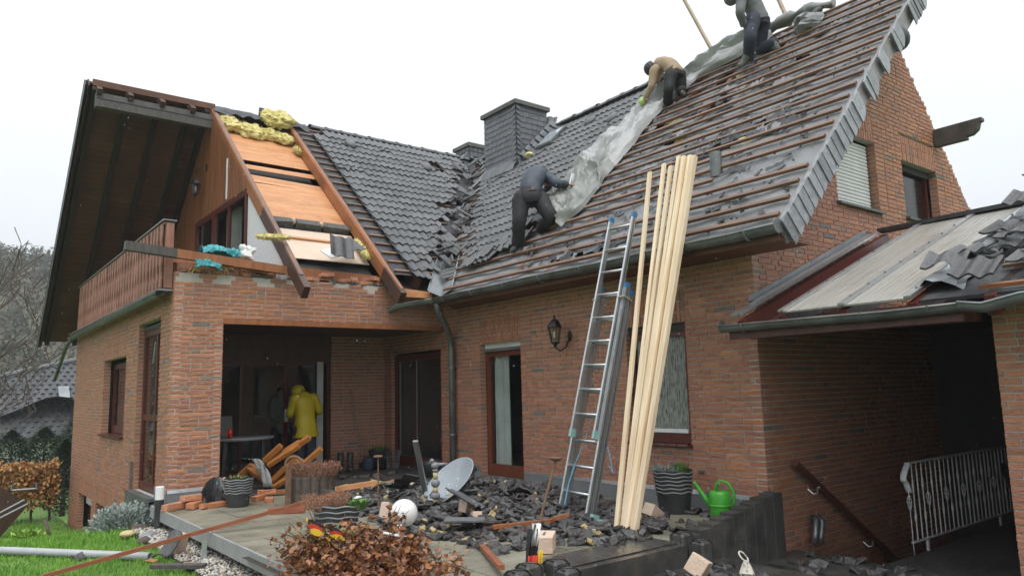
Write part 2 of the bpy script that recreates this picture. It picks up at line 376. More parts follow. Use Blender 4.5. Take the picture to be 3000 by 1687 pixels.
# --- wing side wall (faces -X)
SD = (11.54-YF, 12.98-YF, -.12, 2.39); SW_ = (13.88-YF, 15.89-YF, .65, 2.0); B1 = (16.6-YF, 18.2-YF, -1.5, -.66); B2 = (14.5-YF, 16.1-YF, -1.5, -.64)
w_side = brick_wall('wing_side_wall', (XS, YF, 0), (0, 1, 0), (-1, 0, 0), 0, 19.45-YF, -1.5, 2.75, [SD, SW_, B1, B2], [(13.88-YF, 15.89-YF, 2.0, 2.375), (14.5-YF, 16.1-YF, -.625, -.3125), (16.6-YF, 18.2-YF, -.625, -.3125)], seed=7)
# side pier at the balcony front corner carrying the railing end, upstand of broken brick
w_pier = brick_wall('balcony_pier', (XS, YF, 0), (0, 1, 0), (-1, 0, 0), 0, .28, 2.75, 3.0, seed=8)
# --- patio recess: back wall and the return next to the opening
w_back = brick_wall('patio_back_wall', (5.86, 13.0, 0), (1, 0, 0), (0, -1, 0), 0, XM-5.86, -.25, 2.375, seed=9)
w_jamb = brick_wall('patio_side_wall', (3.235, YF, 0), (0, 1, 0), (1, 0, 0), 0, 2.15, -.25, 2.30, seed=10)
emit_bricks(BRICKS, [(w_main, lambda p, n: 0 if n.x < -.5 and p.x > 6 else 9), (w_gab, lambda p, n: 0 if n.y < -.5 and p.y < 6 else 9), (w_front, lambda p, n: 0 if n.y < -.5 and 10 < p.y < 12 else 9), (w_side, lambda p, n: 0 if n.x < -.5 and p.x < 4 else 9), (w_back, lambda p, n: 0 if n.y < -.5 and p.y > 12 else 9), (w_jamb, lambda p, n: 0 if n.x > .5 else 9)], house)

# --- inner shell: floors, ceilings and inner wall faces so the rooms are dark
mb = MB()
mb.lim(7.1, 14.2, 4.8, 18.8, 2.42, 2.55); mb.lim(2.7, 7.1, 13.1, 19.3, 2.42, 2.55); mb.lim(7.1, 14.2, 4.8, 18.8, -.16, -.06); mb.lim(2.7, 7.1, 13.1, 19.3, -.16, -.06)
mb.lim(14.2, 14.3, 4.76, 18.8, -1.8, 2.5); mb.lim(10.5, 10.6, 4.76, 14, -.06, 2.42); mb.lim(7.09, 10.5, 7.5, 7.6, -.06, 2.42); mb.lim(2.68, 14.2, 19.3, 19.4, -1.5, 2.75)
mb.lim(7.1, 10.5, 13.05, 13.15, -.06, 2.42); mb.lim(2.7, 7.1, 16.2, 16.3, -.06, 2.42)
mb.build('inner_walls', int_wall, house)
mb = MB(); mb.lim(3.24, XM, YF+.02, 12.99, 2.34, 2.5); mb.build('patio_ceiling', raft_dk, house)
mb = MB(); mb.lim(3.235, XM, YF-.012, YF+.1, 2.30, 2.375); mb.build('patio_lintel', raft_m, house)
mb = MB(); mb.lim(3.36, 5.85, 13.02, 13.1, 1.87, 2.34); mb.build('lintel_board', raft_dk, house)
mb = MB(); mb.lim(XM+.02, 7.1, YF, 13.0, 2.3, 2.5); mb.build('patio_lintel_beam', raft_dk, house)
# --- lead flashing skirts at the base
def skirt(p, q, n, z0, z1, nm='base_flashing'):
    p, q, n = V(p), V(q), V(n); mb = MB(); d = (q-p).normalized(); L = (q-p).length; up = V((0, 0, 1))
    mb.prism([p+up*z0+n*.016, q+up*z0+n*.016, q+up*(z1-.045)+n*.016, p+up*(z1-.045)+n*.016], -n*.014, 0)
    o = mb.build(nm, flash_m, house)
    m2 = MB(); m2.prism([p+up*(z1-.045)+n*.02, q+up*(z1-.045)+n*.02, q+up*z1+n*.012, p+up*z1+n*.012], -n*.01, 0); rail = m2.build('cap_rail', alu_m, o)
    k = int(L/.28); sc = MB()
    for i in range(k): sc.sphere(p+d*(L*(i+.5)/k)+up*(z1-.022)+n*.018, .008, 6, 4)
    if k: sc.build('screw', zinc_m, o, kind='stuff')
skirt((XM, YG+.02, 0), (XM, 8.7, 0), (-1, 0, 0), -.3, .07); skirt((XM, 9.8, 0), (XM, 10.93, 0), (-1, 0, 0), -.3, .07)
skirt((XS, YF, 0), (3.235, YF, 0), (0, -1, 0), -.34, .045); skirt((XS, YF, 0), (XS, 11.5, 0), (-1, 0, 0), -.5, .045)
# zinc pan below the side door
mb = MB(); mb.lim(XS-.1, XS+.02, 11.46, 13.02, -.16, -.12); mb.lim(XS-.1, XS-.085, 11.46, 13.02, -.42, -.16); mb.build('door_threshold', zinc_m, house)
mb = MB(); mb.lim(XS-.02, XS-.003, 13.0, 13.12, -.4, .3); mb.build('flashing_upstand', zinc_m, house)
# --- windows and doors
def glazed(name, ax, plane, a0, a1, z0, z1, fw=.07, fm=frame_m, gm=glass_m, inn=.12, sgn=1, bars=(), hbars=(), sill=None, sill_m=None, bottom=None, depth=.06, parent=None):
    """a window or door: frame bars, pane, optional glazing bars and sill. ax 0: wall X=plane, a along Y"""
    def P(a, z, d): return V((plane+sgn*d, a, z)) if ax == 0 else V((a, plane+sgn*d, z))
    def bx(mb, a, b, c, d, e, f, mi=0):
        p, q = P(a, c, e), P(b, d, f); mb.lim(min(p.x, q.x), max(p.x, q.x), min(p.y, q.y), max(p.y, q.y), min(p.z, q.z), max(p.z, q.z), mi)
    root = empty(name, P((a0+a1)/2, z0, inn)) if parent is None else None
    o = bpy.data.objects.new(name, None) if False else None
    fr = MB(); bt = bottom or fw
    bx(fr, a0, a0+fw, z0, z1, inn, inn+depth); bx(fr, a1-fw, a1, z0, z1, inn, inn+depth)
    bx(fr, a0+fw, a1-fw, z1-fw, z1, inn+.002, inn+depth-.002); bx(fr, a0+fw, a1-fw, z0, z0+bt, inn+.002, inn+depth-.002)
    root_o = fr.build(name, fm, house)
    col.objects.unlink(root) if root else None
    if root: bpy.data.objects.remove(root)
    for b in bars:
        mb = MB(); bx(mb, b-fw*.4, b+fw*.4, z0+bt, z1-fw, inn+.004, inn+depth-.004); mb.build('mullion', fm, root_o)
    for b in hbars:
        mb = MB(); bx(mb, a0+fw, a1-fw, b-fw*.5, b+fw*.5, inn+.006, inn+depth-.006); mb.build('transom', fm, root_o)
    edges = [a0+fw]+sorted(bars)+[a1-fw]; ze = [z0+bt]+sorted(hbars)+[z1-fw]
    for i in range(len(edges)-1):
        for j in range(len(ze)-1):
            g = MB(); bx(g, edges[i], edges[i+1], ze[j], ze[j+1], inn+depth*.4, inn+depth*.4+.008); g.build('pane', gm, root_o)
    if sill:
        mb = MB(); bx(mb, a0-.04, a1+.04, z0-.05, z0-.012, -.06, inn+.0); mb.build('sill', sill_m or frame_m, root_o)
    return root_o
d1 = glazed('terrace_door', 0, XM, 8.73, 9.77, -.06, 1.88, .09, doorw_m, glass_m, .115, 1, bottom=.17)
mb = MB(); mb.lim(XM+.1, XM+.2, 8.73, 9.77, 1.88, 2.0); mb.build('shutter_box', white_p, d1)
mb = MB(); mb.lim(XM+.07, XM+.1, 8.74, 9.76, 1.87, 1.92); mb.build('shutter_end_bar', zinc_m, d1)
mb = MB(); mb.lim(XM-.02, XM+.1, 8.73, 9.77, -.115, -.065); mb.build('threshold', zinc_m, d1)
def curtain(x0, y0, y1, z0, z1, m, parent, axis=0, amp=.03):
    n = int(abs(y1-y0)/.02)+2; pts = []
    for z in (z0, z1):
        for i in range(n):
            t = y0+(y1-y0)*i/(n-1); d = x0+amp*math.sin(t*38)+.5*amp*math.sin(t*91+z)
            pts.append((d, t, z) if axis == 0 else (t, d, z))
    MB().grid(pts, n, 2).build('curtain', m, parent, smooth=True)
curt_m = pm('curtain_white', (.62, .62, .60), (.5, .5, .48), rough=.9, scale=3)
lace_m = pm('lace', (.48, .48, .47), (.13, .13, .125), rough=.9, scale=26, stretch=(1, 3, .35), ramp=(.45, .6))
curtain(XM+.20, 9.22, 9.67, -.05, 1.86, curt_m, d1); curtain(XM+.45, 8.77, 8.86, -.05, 1.86, curt_m, d1)
mb = MB(); mb.lim(8.2, 8.9, 8.9, 9.5, -.05, .52); mb.build('inside_table', raft_dk, d1)
wmn = glazed('main_window', 0, XM, 5.61, 6.54, .62, 1.9, .06, frame_m, wetg_m, .06, 1, bottom=.09)
mb = MB(); mb.lim(XM+.05, XM+.14, 5.61, 6.54, 1.9, 2.0); mb.build('shutter_box', dark_m, wmn)
mb = MB(); mb.lim(XM+.03, XM+.062, 5.67, 6.48, .70, .745); mb.build('drip_bar', white_p, wmn)
mb = MB(); mb.lim(XM-.005, XM+.06, 5.6, 6.55, .585, .69); mb.build('lower_rail', frame_m, wmn)
sl = MB(); 
for i in range(6): sl.box((XM-.03, 5.59+.165*(i+.5)-.01, .555), (.13, .155, .03), Matrix.Rotation(R(14), 3, 'Y'))
sl.build('tile_sill', frame_m, wmn, kind='stuff')
curtain(XM+.11, 5.63, 6.52, .64, 1.9, lace_m, wmn, amp=.008)
d2 = glazed('patio_door', 0, XM, 10.98, 12.70, -.06, 1.95, .10, frame_m, glass_m, .06, 1, bars=(11.9,), bottom=.16)
mb = MB(); mb.lim(XM+.035, XM+.055, 11.85, 11.865, .1, 1.85); mb.lim(XM+.035, XM+.055, 12.45, 12.475, .1, 1.85); mb.build('seal_strip', zinc_m, d2)
mb = MB()
n = 22; pts = []
for j, (rr, z) in enumerate(((.0, .60), (.25, .60), (.27, .56), (.275, .38))):
    for i in range(n):
        a = 2*math.pi*i/n; k = 1+(.06*math.sin(a*7) if j > 1 else 0); pts.append((8.0+rr*k*math.cos(a), 11.35+rr*k*math.sin(a), z+(.05*math.sin(a*5) if j == 3 else 0)))
mb.grid(pts, n, 4); mb.build('lace_tablecloth', curt_m, d2); mb = MB(); mb.lathe([(.03, -.06), (.03, .59)], (8.0, 11.35, 0), 8); mb.lathe([(.2, -.06), (.18, -.02), (.03, .02)], (8.0, 11.35, 0), 12); mb.build('inside_table', raft_dk, d2)
gd = glazed('sliding_glass_door', 1, 13.0, 3.36, 5.86, -.1, 1.87, .07, frame_m, glass_m, .03, 1, bars=(4.22, 5.02), bottom=.12)
mb = MB(); mb.lim(4.985, 5.03, 12.985, 13.03, .80, 1.02); h_ = mb.build('door_handle', white_p, gd); mb = MB(); mb.lim(4.998, 5.017, 12.975, 12.985, .88, .98); mb.build('grip', plastic_k, h_)
mb = MB()
for k in range(2):
    x = 4.1+k*.24
    mb.box((x, 14.2, .70), (.2, .05, .42), Matrix.Rotation(R(-10), 3, 'X'))
mb.build('inside_chair_back', curt_m, gd)
mb = MB(); mb.lim(5.58, 5.70, 13.0, 13.02, -.08, 1.86); mb.build('net_curtain_strip', curt_m, gd)
sdoor = glazed('side_door', 0, XS, 11.56, 12.96, -.10, 2.32, .09, frame_m, glass_m, .08, 1, bars=(12.1,), hbars=(.98,), bottom=.12)
mb = MB(); mb.lim(XS+.07, XS+.16, 11.56, 12.96, 2.32, 2.39); mb.build('shutter_box', dark_m, sdoor)
g = MB()       # cracks and the jagged hole in the upper pane
for (y, z, l, a) in ((11.75, 1.7, .5, 80), (11.82, 1.75, .3, 60), (11.7, 1.45, .35, 100), (12.4, 1.8, .35, 110), (11.78, 1.2, .3, 75)):
    g.beam((XS+.095, y, z), (XS+.095, y+l*math.cos(R(a)), z+l*math.sin(R(a))), .006, .006)
g.build('glass_crack', white_p, sdoor, kind='stuff')
sw = glazed('side_window', 0, XS, 13.9, 15.87, .66, 1.93, .10, frame_m, glass_m, .16, 1, bottom=.14, sill=1)
curtain(XS+.4, 14.05, 15.7, .7, 1.9, lace_m, sw, amp=.02)
b1 = glazed('cellar_window', 0, XS, 16.62, 18.18, -1.5, -.68, .08, frame_m, glass_m, .2, 1)
mb = MB(); mb.lim(XS+.15, XS+.22, 16.62, 18.18, -.86, -.67); mb.build('lintel_cap', plast_w, b1)
b2 = glazed('cellar_window', 0, XS, 14.52, 16.08, -1.5, -.66, .08, frame_m, glass_m, .25, 1)
# gable windows: one closed by a white roller shutter, one open to the rain-specked pane
gw1 = glazed('shuttered_window', 1, YG, 8.97, 10.03, 3.55, 4.48, .05, frame_m, dark_m, .20, 1)
for k in range(18):
    mb = MB(); z = 3.57+k*.05
    mb.prism([(8.99, YG+.11, z), (8.99, YG+.098, z+.012), (8.99, YG+.098, z+.036), (8.99, YG+.11, z+.046), (8.99, YG+.125, z+.046), (8.99, YG+.125, z)], (1.02, 0, 0)); mb.build('shutter_slat', shut_m, gw1)
mb = MB(); mb.box((9.5, YG+.02, 3.515), (1.2, .17, .03), Matrix.Rotation(R(12), 3, 'X')); mb.build('sill', zinc_dk, gw1)
gw2 = glazed('gable_window', 1, YG, 10.85, 11.96, 3.58, 4.38, .06, frame_m, wetg_m, .14, 1)
curtain(YG+.3, 10.9, 11.35, 3.6, 4.36, curt_m, gw2, 1); mb = MB(); mb.box((11.4, YG+.02, 3.545), (1.2, .17, .03), Matrix.Rotation(R(12), 3, 'X')); mb.build('sill', zinc_dk, gw2)
mb = MB(); mb.lim(10.86, 11.95, YG+.1, YG+.15, 4.3, 4.4); mb.build('shutter_box', dark_m, gw2)
mb = MB(); mb.lim(XM-.006, XM+.03, 5.42, 5.53, .24, .30, 0); v_ = mb.build('air_brick', brick_m[4], house)
mb = MB(); mb.lim(XM-.010, XM-.004, 5.44, 5.51, .255, .264, 0); mb.lim(XM-.010, XM-.004, 5.44, 5.51, .275, .284, 0); mb.build('slot', dark_m, v_, kind='stuff')

# =================================================================== ROOFS
UM = V((1, 0, SM)).normalized(); NM = V((-SM, 0, 1)).normalized(); AM = V((0, -1, 0))
UW = V((0, 1, SW)).normalized(); NW = V((0, -SW, 1)).normalized(); AW = V((1, 0, 0))
def PM(s, y, o=0): return V((EX, y, EZ))+UM*s+NM*o          # s: distance up the main slope
def PW(s, x, o=0): return V((x, EY, EZ))+UW*s+NW*o
LM = (RX-EX)*math.sqrt(1+SM*SM); LWG = (RY-EY)*math.sqrt(1+SW*SW)
GA = .287
# tears in the felt of the main slope: (x, y, radius along y, radius up the slope)
TEARS = [(7.55, 6.55, .22, .10), (8.05, 5.5, .42, .13), (8.3, 5.15, .3, .07), (8.62, 6.9, .30, .15), (9.1, 6.5, .33, .17), (9.47, 6.35, .35, .14), (9.55, 5.7, .5, .17), (10.3, 5.85, .35, .15), (8.05, 4.9, .3, .06), (9.9, 6.6, .35, .2), (9.9, 7.4, .3, .15), (9.2, 7.5, .35, .14), (8.0, 6.3, .3, .05), (10.1, 5.2, .25, .1), (6.95, 8.3, .3, .06), (6.62, 6.66, .40, .10), (6.66, 7.35, .22, .09)]
nu, nv = 96, 66; pts = []; kill = set()
Y0, Y1 = 3.99, 15.1
def ymax_main(s): return min(EY+(s/LM)*(RY-EY)+.05, 15.1)
for j in range(nv):
    s = LM*j/(nv-1)
    for i in range(nu):
        y = Y0+(ymax_main(s)-Y0)*i/(nu-1)
        ph = (s % GA)/GA; sag = -.018*math.sin(math.pi*ph)*(1+.8*nz((y*1.5, s*2, 0)))
        raf = .02*math.cos(2*math.pi*(y-4.2)/.75); b = .028*max(0, nz((y*2.1, s*1.4, 3)))*(1 if s > 1.2 else .4)+.02*max(0, nz((y*6, s*4, 9)))
        p = PM(s, y, -.012+sag+raf*.5+b); pts.append(p)
        for (tx, ty, ry, rs) in TEARS:
            ts = (tx-EX)*math.sqrt(1+SM*SM); e = ((y-ty)/ry)**2+((s-ts)/rs)**2+.55*nz((y*5, s*6, 4))
            if e < 1: kill.add((i, j))
            elif e < 1.9: pts[-1] = p+NM*(.03*(1.9-e)*(.5+nz((y*9, s*9, 1))))
felt = MB().grid(pts, nu, nv, skip=lambda i, j: (i, j) in kill).build('roof_felt', felt_m, house, smooth=True)
felt['label'] = 'bare grey roofing felt, torn open in many places'
# torn flaps beside the holes
for k, (tx, ty, ry, rs) in enumerate(TEARS):
    ts = (tx-EX)*math.sqrt(1+SM*SM)
    for q in range(5):
        fl = MB(); w = rnd.uniform(.12, .34); h = rnd.uniform(.07, .16); y = ty+rnd.uniform(-1, 1)*ry; s = ts+rnd.uniform(-1, 1)*rs; a0 = rnd.uniform(-.5, .5); n_ = 7; P_ = []
        for v in range(4):
            for u in range(n_):
                uu = (u/(n_-1)-.5)*w; vv = v/3*h*(.5+abs(nz((u*.9+k, q*3.1, 2)))*1.4); c, sn = math.cos(a0), math.sin(a0)
                P_.append(PM(s+uu*sn+vv*c, y+uu*c-vv*sn, .014+.035*(v/3)**1.5*(.3+abs(nz((u*.7, k*3.3+q, 5)))*1.6)))
        fl.grid(P_, n_, 4); fl.build('torn_flap', felt_dk if q else felt_m, felt, smooth=True)
cr_ = random.Random(78)
for i in range(70):
    s = cr_.uniform(1.0, LM-.25); y = cr_.uniform(4.4, 8.0); fl = MB(); w = cr_.uniform(.1, .42); h = cr_.uniform(.05, .14); a0 = cr_.uniform(-.4, .4); P_ = []
    for v in range(3):
        for u in range(8):
            uu = (u/7-.5)*w; vv = v/2*h*(.35+abs(nz((u*.9+i, i*3.1, 2)))*1.8); c, sn = math.cos(a0), math.sin(a0); P_.append(PM(s+uu*sn+vv*c, y+uu*c-vv*sn, .012+.022*(v/2)*(abs(nz((u*.7, i*3.3, 5)))*2)))
    fl.grid(P_, 8, 3); fl.build('torn_flap', cr_.choice((felt_dk, felt_dk, felt_m)), felt, smooth=True)
chips = MB(); cr_ = random.Random(77)
for i in range(520):
    s = cr_.uniform(.1, LM-.2); y = cr_.uniform(4.1, 8.4); w = cr_.choice((.02, .03, .05, .09)); chips.box(PM(s, y, .015), (w, w*cr_.uniform(.3, .9), .012), basis(AM, UM, NM) @ rotz(cr_.random()*6), jit=.008)
chips.build('roof_debris', tile_in_m, felt, kind='stuff')
# yellow wool and boards showing through
for k, (tx, ty, ry, rs) in enumerate(TEARS):
    if k in (0, 1, 3, 5, 6, 7, 9, 11):
        wb = MB(); ts = (tx-EX)*math.sqrt(1+SM*SM); wb.sphere(PM(ts, ty-ry*.3, -.09), .09, 10, 6, s=(1, 1.8*ry/.3, 1), rot=basis(UM, V((0, 1, 0)), NM)); 
        wb.v = [p+NM*(.04*nz(p*14)) for p in wb.v]; wb.build('mineral_wool', ins_m, felt, smooth=True)
orr = MB()      # bare eave boards where the felt is ripped off above the gutter
orr.prism([PM(.03, 6.2, -.035), PM(.03, 7.3, -.035), PM(.30, 7.3, -.035), PM(.30, 6.2, -.035)], NM*-.02); orr.build('eave_board', lath_new, felt)
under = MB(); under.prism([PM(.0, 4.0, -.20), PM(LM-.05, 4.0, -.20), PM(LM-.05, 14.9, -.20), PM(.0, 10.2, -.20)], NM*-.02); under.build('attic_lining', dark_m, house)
for k in range(9):
    y = 4.3+k*.82
    mb = MB(); mb.beam(PM(.05, y, -.115), PM(min(LM-.1, LM), y, -.115), .08, .16, NM); mb.build('rafter', raft_m, house)
# battens
for k in range(21):
    s = .14+k*GA
    if s > LM-.05: break
    ya = 4.0; yb = ymax_main(s)-.12
    if k == 4: ya = 5.35
    if k == 9: ya = 4.0
    segs = [(ya, yb)]
    if k in (3,): segs = [(ya, 6.0), (6.9, yb)]
    for (a, b) in segs:
        mb = MB(); n_ = 12; w, h = .052, .036
        ring = []
        for i in range(n_+1):
            y = a+(b-a)*i/n_; ds = .012*nz((y*.7, k*3.7, 0)); dn = .006*nz((y*.8, k*5.1, 7))
            ring.append([PM(s+ds-w/2, y, .008+dn), PM(s+ds+w/2, y, .008+dn), PM(s+ds+w/2, y, .008+h+dn), PM(s+ds-w/2, y, .008+h+dn)])
        fs = [(0, 1, 2, 3)]
        for i in range(n_):
            for j in range(4): fs.append((i*4+j, (i+1)*4+j, (i+1)*4+(j+1) % 4, i*4+(j+1) % 4))
        fs.append((n_*4+3, n_*4+2, n_*4+1, n_*4))
        mb.add([p for q in ring for p in q], fs); fix_normals(mb.build('batten', lath_m, felt))
# --- interlocking concrete tiles
def tile_mesh(name, broken=0, seed=0, w=.318, ln=.385):
    r = random.Random(seed); nu_ = 17; mb = MB(); T = .016; top = []; bot = []
    def prof(u):
        ph = (u % .15)/.15; return .036*(.5+.5*math.cos(2*math.pi*ph))**.75
    ys = [0, ln*.33, ln*.66, ln]
    for y in ys:
        for i in range(nu_):
            u = w*i/(nu_-1); z = prof(u)-.030*(y/ln)
            yy = y
            if broken and y == 0: yy = y+broken*ln*max(0, .5+nz((u*9, seed*3.3, 0))*1.6)
            top.append((u-.15, yy, z+.034))
    mb.grid(top, nu_, 4)
    b = [(p[0], p[1], p[2]-T) for p in top[:nu_]]; mb.add(top[:nu_]+b, [(i+1, i, nu_+i, nu_+i+1) for i in range(nu_-1)])
    for s_ in (0, nu_-1):
        a_ = [top[j*nu_+s_] for j in range(4)]; b2 = [(p[0], p[1], p[2]-T) for p in a_]; mb.add(a_+b2, [(i, i+1, 5+i, 4+i) if s_ else (i+1, i, 4+i, 5+i) for i in range(3)])
    me = mb.mesh(name, tile_m, V((0, 0, 0)), True)
    bm = bmesh.new(); bm.from_mesh(me)
    for e in bm.edges:
        if len(e.link_faces) == 2 and e.calc_face_angle(0) > R(50): e.smooth = False
        if len(e.link_faces) == 1: e.smooth = False
    bm.to_mesh(me); bm.free(); return me
T0 = [tile_mesh('roof_tile', 0, k) for k in range(2)]; TB = [tile_mesh('roof_tile', .45, k+5) for k in range(4)]
RM = basis(AM, UM, NM); RW = basis(AW, UW, NW)
TILES = []
rt = random.Random(21)
wing_felt = MB(); pts = []
for j in range(24):
    s = LWG*j/23; xm = EX+(s/LWG)*(RX-EX)+.1
    for i in range(14):
        x = 5.84+(xm-5.84)*i/13; pts.append(PW(s, x, -.01+.012*nz((x*4, s*4, 2))-.03*(1 if i == 0 else 0)*abs(nz((s*5, 1, 1)))))
wfelt = wing_felt.grid(pts, 14, 24, skip=lambda i, j: j < 2).build('wing_roof_felt', felt_dk, house, smooth=True)
GAP_W = {(4, 13), (4, 14), (5, 14), (7, 17), (8, 17), (7, 18), (14, 12), (15, 12), (14, 13), (10, 6), (17, 9), (18, 9)}
for k in range(24):
    s = .42+k*GA
    if s+.3 > LWG: break
    x_end = EX+(s/LWG)*(RX-EX)-.22
    lft = 6.12+.16*(k % 3 == 0)+(.10 if k > 18 else 0)+(.25 if k in (20, 21) else 0)
    i = 0; x = 6.14
    while x+.15 < x_end:
        if x >= lft-.16 and (k, i) not in GAP_W:
            dz = rt.uniform(-.004, .006); me = TB[rt.randrange(4)] if (rt.random() < .05 or x+.45 > x_end) else T0[rt.randrange(2)]
            TILES.append((me, PW(s-.05, x+.15, .022+dz), RW @ rotz(rt.uniform(-.015, .015)), 'w'))
        x += .3; i += 1
    mb = MB(); mb.beam(PW(s+.25, 5.86, .012), PW(s+.25, x_end+.1, .012), .045, .026, NW); mb.build('batten', lath_m, wfelt)
def tile_right(s):           # where the stripping of the main slope has got to
    x = EX+s*UM.x
    if x < 6.75: return 99
    if x < 7.1: return 9.5
    if x < 7.5: return 8.95
    if x < 8.4: return 8.9+(x-7.5)*.25
    return 9.1-(x-8.4)*.18
GAP_M = {(10, 7), (15, 3), (6, 2)}
for k in range(21):
    s = .14+k*GA-.05
    if s+.25 > LM: break
    y_left = EY+(s/LM)*(RY-EY)-.28; y0 = tile_right(s); i = 0; y = 15.0
    y = 15.05
    while y > 5:
        if y0-.05 < y-.15 and y < y_left and (k, i) not in GAP_M:
            dz = rt.uniform(-.004, .006); me = TB[rt.randrange(4)] if (rt.random() < .03 or y+.4 > y_left) else T0[rt.randrange(2)]
            TILES.append((me, PM(s, y-.15, .03+dz), RM @ rotz(rt.uniform(-.015, .015)), 'm'))
        y -= .3; i += 1
TILES.sort(key=lambda t: cam_dist(t[1]))
def emit_tiles(lst, pw, pmn, root, n_single=300):
    rest = MB()
    for i, (me, p, rot, w) in enumerate(lst):
        if i < n_single: inst('roof_tile', me, pw if w == 'w' else pmn, p, rot)
        else: rest.add([p+rot @ v.co for v in me.vertices], [tuple(q.vertices) for q in me.polygons])
    if rest.v:
        o = rest.build('tiled_area', tile_m, root, kind='stuff'); smooth_angle(o, 50)
emit_tiles(TILES, wfelt, felt, house)
# ridge caps
def ridge_cap(p, d, parent, tilt=0):
    mb = MB(); s, dd, t = frame(d); L = .40; n = 8; vs = []
    for j, (yy, sc) in enumerate(((0, 1.0), (L*.12, 1.0), (L*.12, .9), (L, .86))):
        for i in range(n+1):
            a = math.pi*i/n; vs.append(p+dd*yy+s*(.135*sc*math.cos(a))+t*(.10*sc*math.sin(a)))
    mb.grid(vs, n+1, 4); o = mb.build('ridge_tile', tile_m, parent); smooth_angle(o, 45); return o
x = 6.25
while x < 10.6: ridge_cap(V((x, RY, 7.13+.01*math.sin(x*9))), V((1, .03*math.sin(x*7), .01*math.sin(x*5))), wfelt); x += .36
y = 8.35
while y < 14.7: ridge_cap(V((RX, y, RZ+.07+.012*math.sin(y*9))), V((.03*math.sin(y*7), 1, .01*math.cos(y*4))), felt); y += .36
# vent tiles: small dark hoods
for (p, rot) in ((PW(5.9, 6.95, .08), RW), (PW(5.35, 8.65, .08), RW), (PM(5.35, 10.3, .08), RM), (PM(5.0, 9.45, .08), RM)):
    mb = MB(); mb.sphere(p, .13, 12, 6, s=(1, 1.25, .55), rot=rot); smooth_angle(mb.build('vent_hood', tile_m, wfelt if rot == RW else felt), 60)
mb = MB(); mb.lathe([(.075, -.1), (.075, .22), (.06, .225), (.06, .1)], PM(1.55, 5.43, .02), 14); mb.build('vent_pipe', zinc_dk, felt, smooth=False)
# --- valley gutter of zinc with broken tiles
vd = (V((RX, RY, RZ))-V((EX, EY, EZ))).normalized(); v0 = V((EX-.05, EY-.06, EZ-.05))
mb = MB(); a = [v0+vd*t for t in (0, 1.6, 4.5)]
sm_ = vd.cross(NM).normalized()*.2; sw_ = -vd.cross(NW).normalized()*.2
for q, off in ((1, sm_), (-1, sw_)):
    mb.add([a[0]+V((0, 0, .03)), a[1]+V((0, 0, .03)), a[1]+off*1.1+V((0, 0, .035)), a[0]+off*1.1+V((0, 0, .035))], [(0, 1, 2, 3)])
    mb.beam(a[0]+off*1.1+V((0, 0, .04)), a[1]+off*1.1+V((0, 0, .04)), .02, .02)
mb.build('valley_gutter', zinc_m, house)
# --- gutter of the main eave, its torn end, and the downpipe
def gutter(pts, r, name, m, parent, n=9, thick=.006, up=V((0, 0, 1))):
    mb = MB(); P_ = [V(p) for p in pts]; k = len(P_); vs = []
    for i, p in enumerate(P_):
        d = (P_[min(i+1, k-1)]-P_[max(i-1, 0)]).normalized(); s = d.cross(up).normalized(); t = s.cross(d)
        for (rr) in (r, r-thick):
            for j in range(n):
                a_ = math.pi+math.pi*j/(n-1); vs.append(p+s*(rr*math.cos(a_))+t*(rr*math.sin(a_)))
    fs = []; w = 2*n
    for i in range(k-1):
        for j in range(n-1):
            fs.append((i*w+j, i*w+j+1, (i+1)*w+j+1, (i+1)*w+j)); fs.append((i*w+n+j+1, i*w+n+j, (i+1)*w+n+j, (i+1)*w+n+j+1))
        fs.append((i*w, (i+1)*w, (i+1)*w+n, i*w+n)); fs.append((i*w+n-1, i*w+2*n-1, (i+1)*w+2*n-1, (i+1)*w+n-1))
    mb.add(vs, fs); o = mb.build(name, m, parent); fix_normals(o); smooth_angle(o, 50)
    # rolled front bead
    bd = MB(); 
    for sg in (-1, 1):
        bd.tube([p+((P_[min(i+1, k-1)]-P_[max(i-1, 0)]).normalized().cross(up).normalized())*(sg*r) for i, p in enumerate(P_)], .012, 6)
    b_ = bd.build('bead', m, o, smooth=True); return o
gz = EZ-.045
g1 = gutter([(6.36, 3.92, gz+.01)]+[(6.36, 4.5+k*.8, gz+.008*math.sin(k*2.1)) for k in range(7)]+[(6.36, 10.15, gz-.01)], .078, 'eave_gutter', zinc_dk, house)
mb = MB(); mb.lathe([(.0, 0), (.078, 0), (.078, .01), (0, .012)], (6.36, 3.915, gz+.008), 14, basis(V((1, 0, 0)), V((0, 0, 1)), V((0, 1, 0)))); mb.build('stop_end', zinc_dk, g1)
for k in range(8):
    y = 4.25+k*.8; mb = MB(); mb.tube([(6.36+.085*math.cos(a_), y, gz+.085*math.sin(a_)) for a_ in [math.pi*(1+i/8) for i in range(9)]], .012, 6); mb.build('gutter_bracket', zinc_dk, g1)
gutter([(6.35, 10.16, gz-.012), (6.2, 10.42, gz-.03), (5.98, 10.72, gz-.07), (5.86, 10.82, gz-.13)], .075, 'bent_gutter_end', zinc_m, house)['label'] = 'torn gutter end bent out of line and dripping'
mb = MB(); mb.tube([(6.37, 10.12, gz-.05), (6.42, 10.16, gz-.2), (6.72, 10.38, 2.32), (6.86, 10.47, 2.12), (6.87, 10.47, 1.95), (6.87, 10.47, -.2)], [.05]*6, 14); dp = mb.build('downpipe', zinc_dk, house, smooth=True)
for z in (1.65, .55):
    mb = MB(); mb.lathe([(.052, -.015), (.06, -.015), (.06, .015), (.052, .015)], (6.87, 10.47, z), 14); mb.box((6.93, 10.47, z), (.06, .02, .025)); mb.build('pipe_clamp', zinc_m, dp)
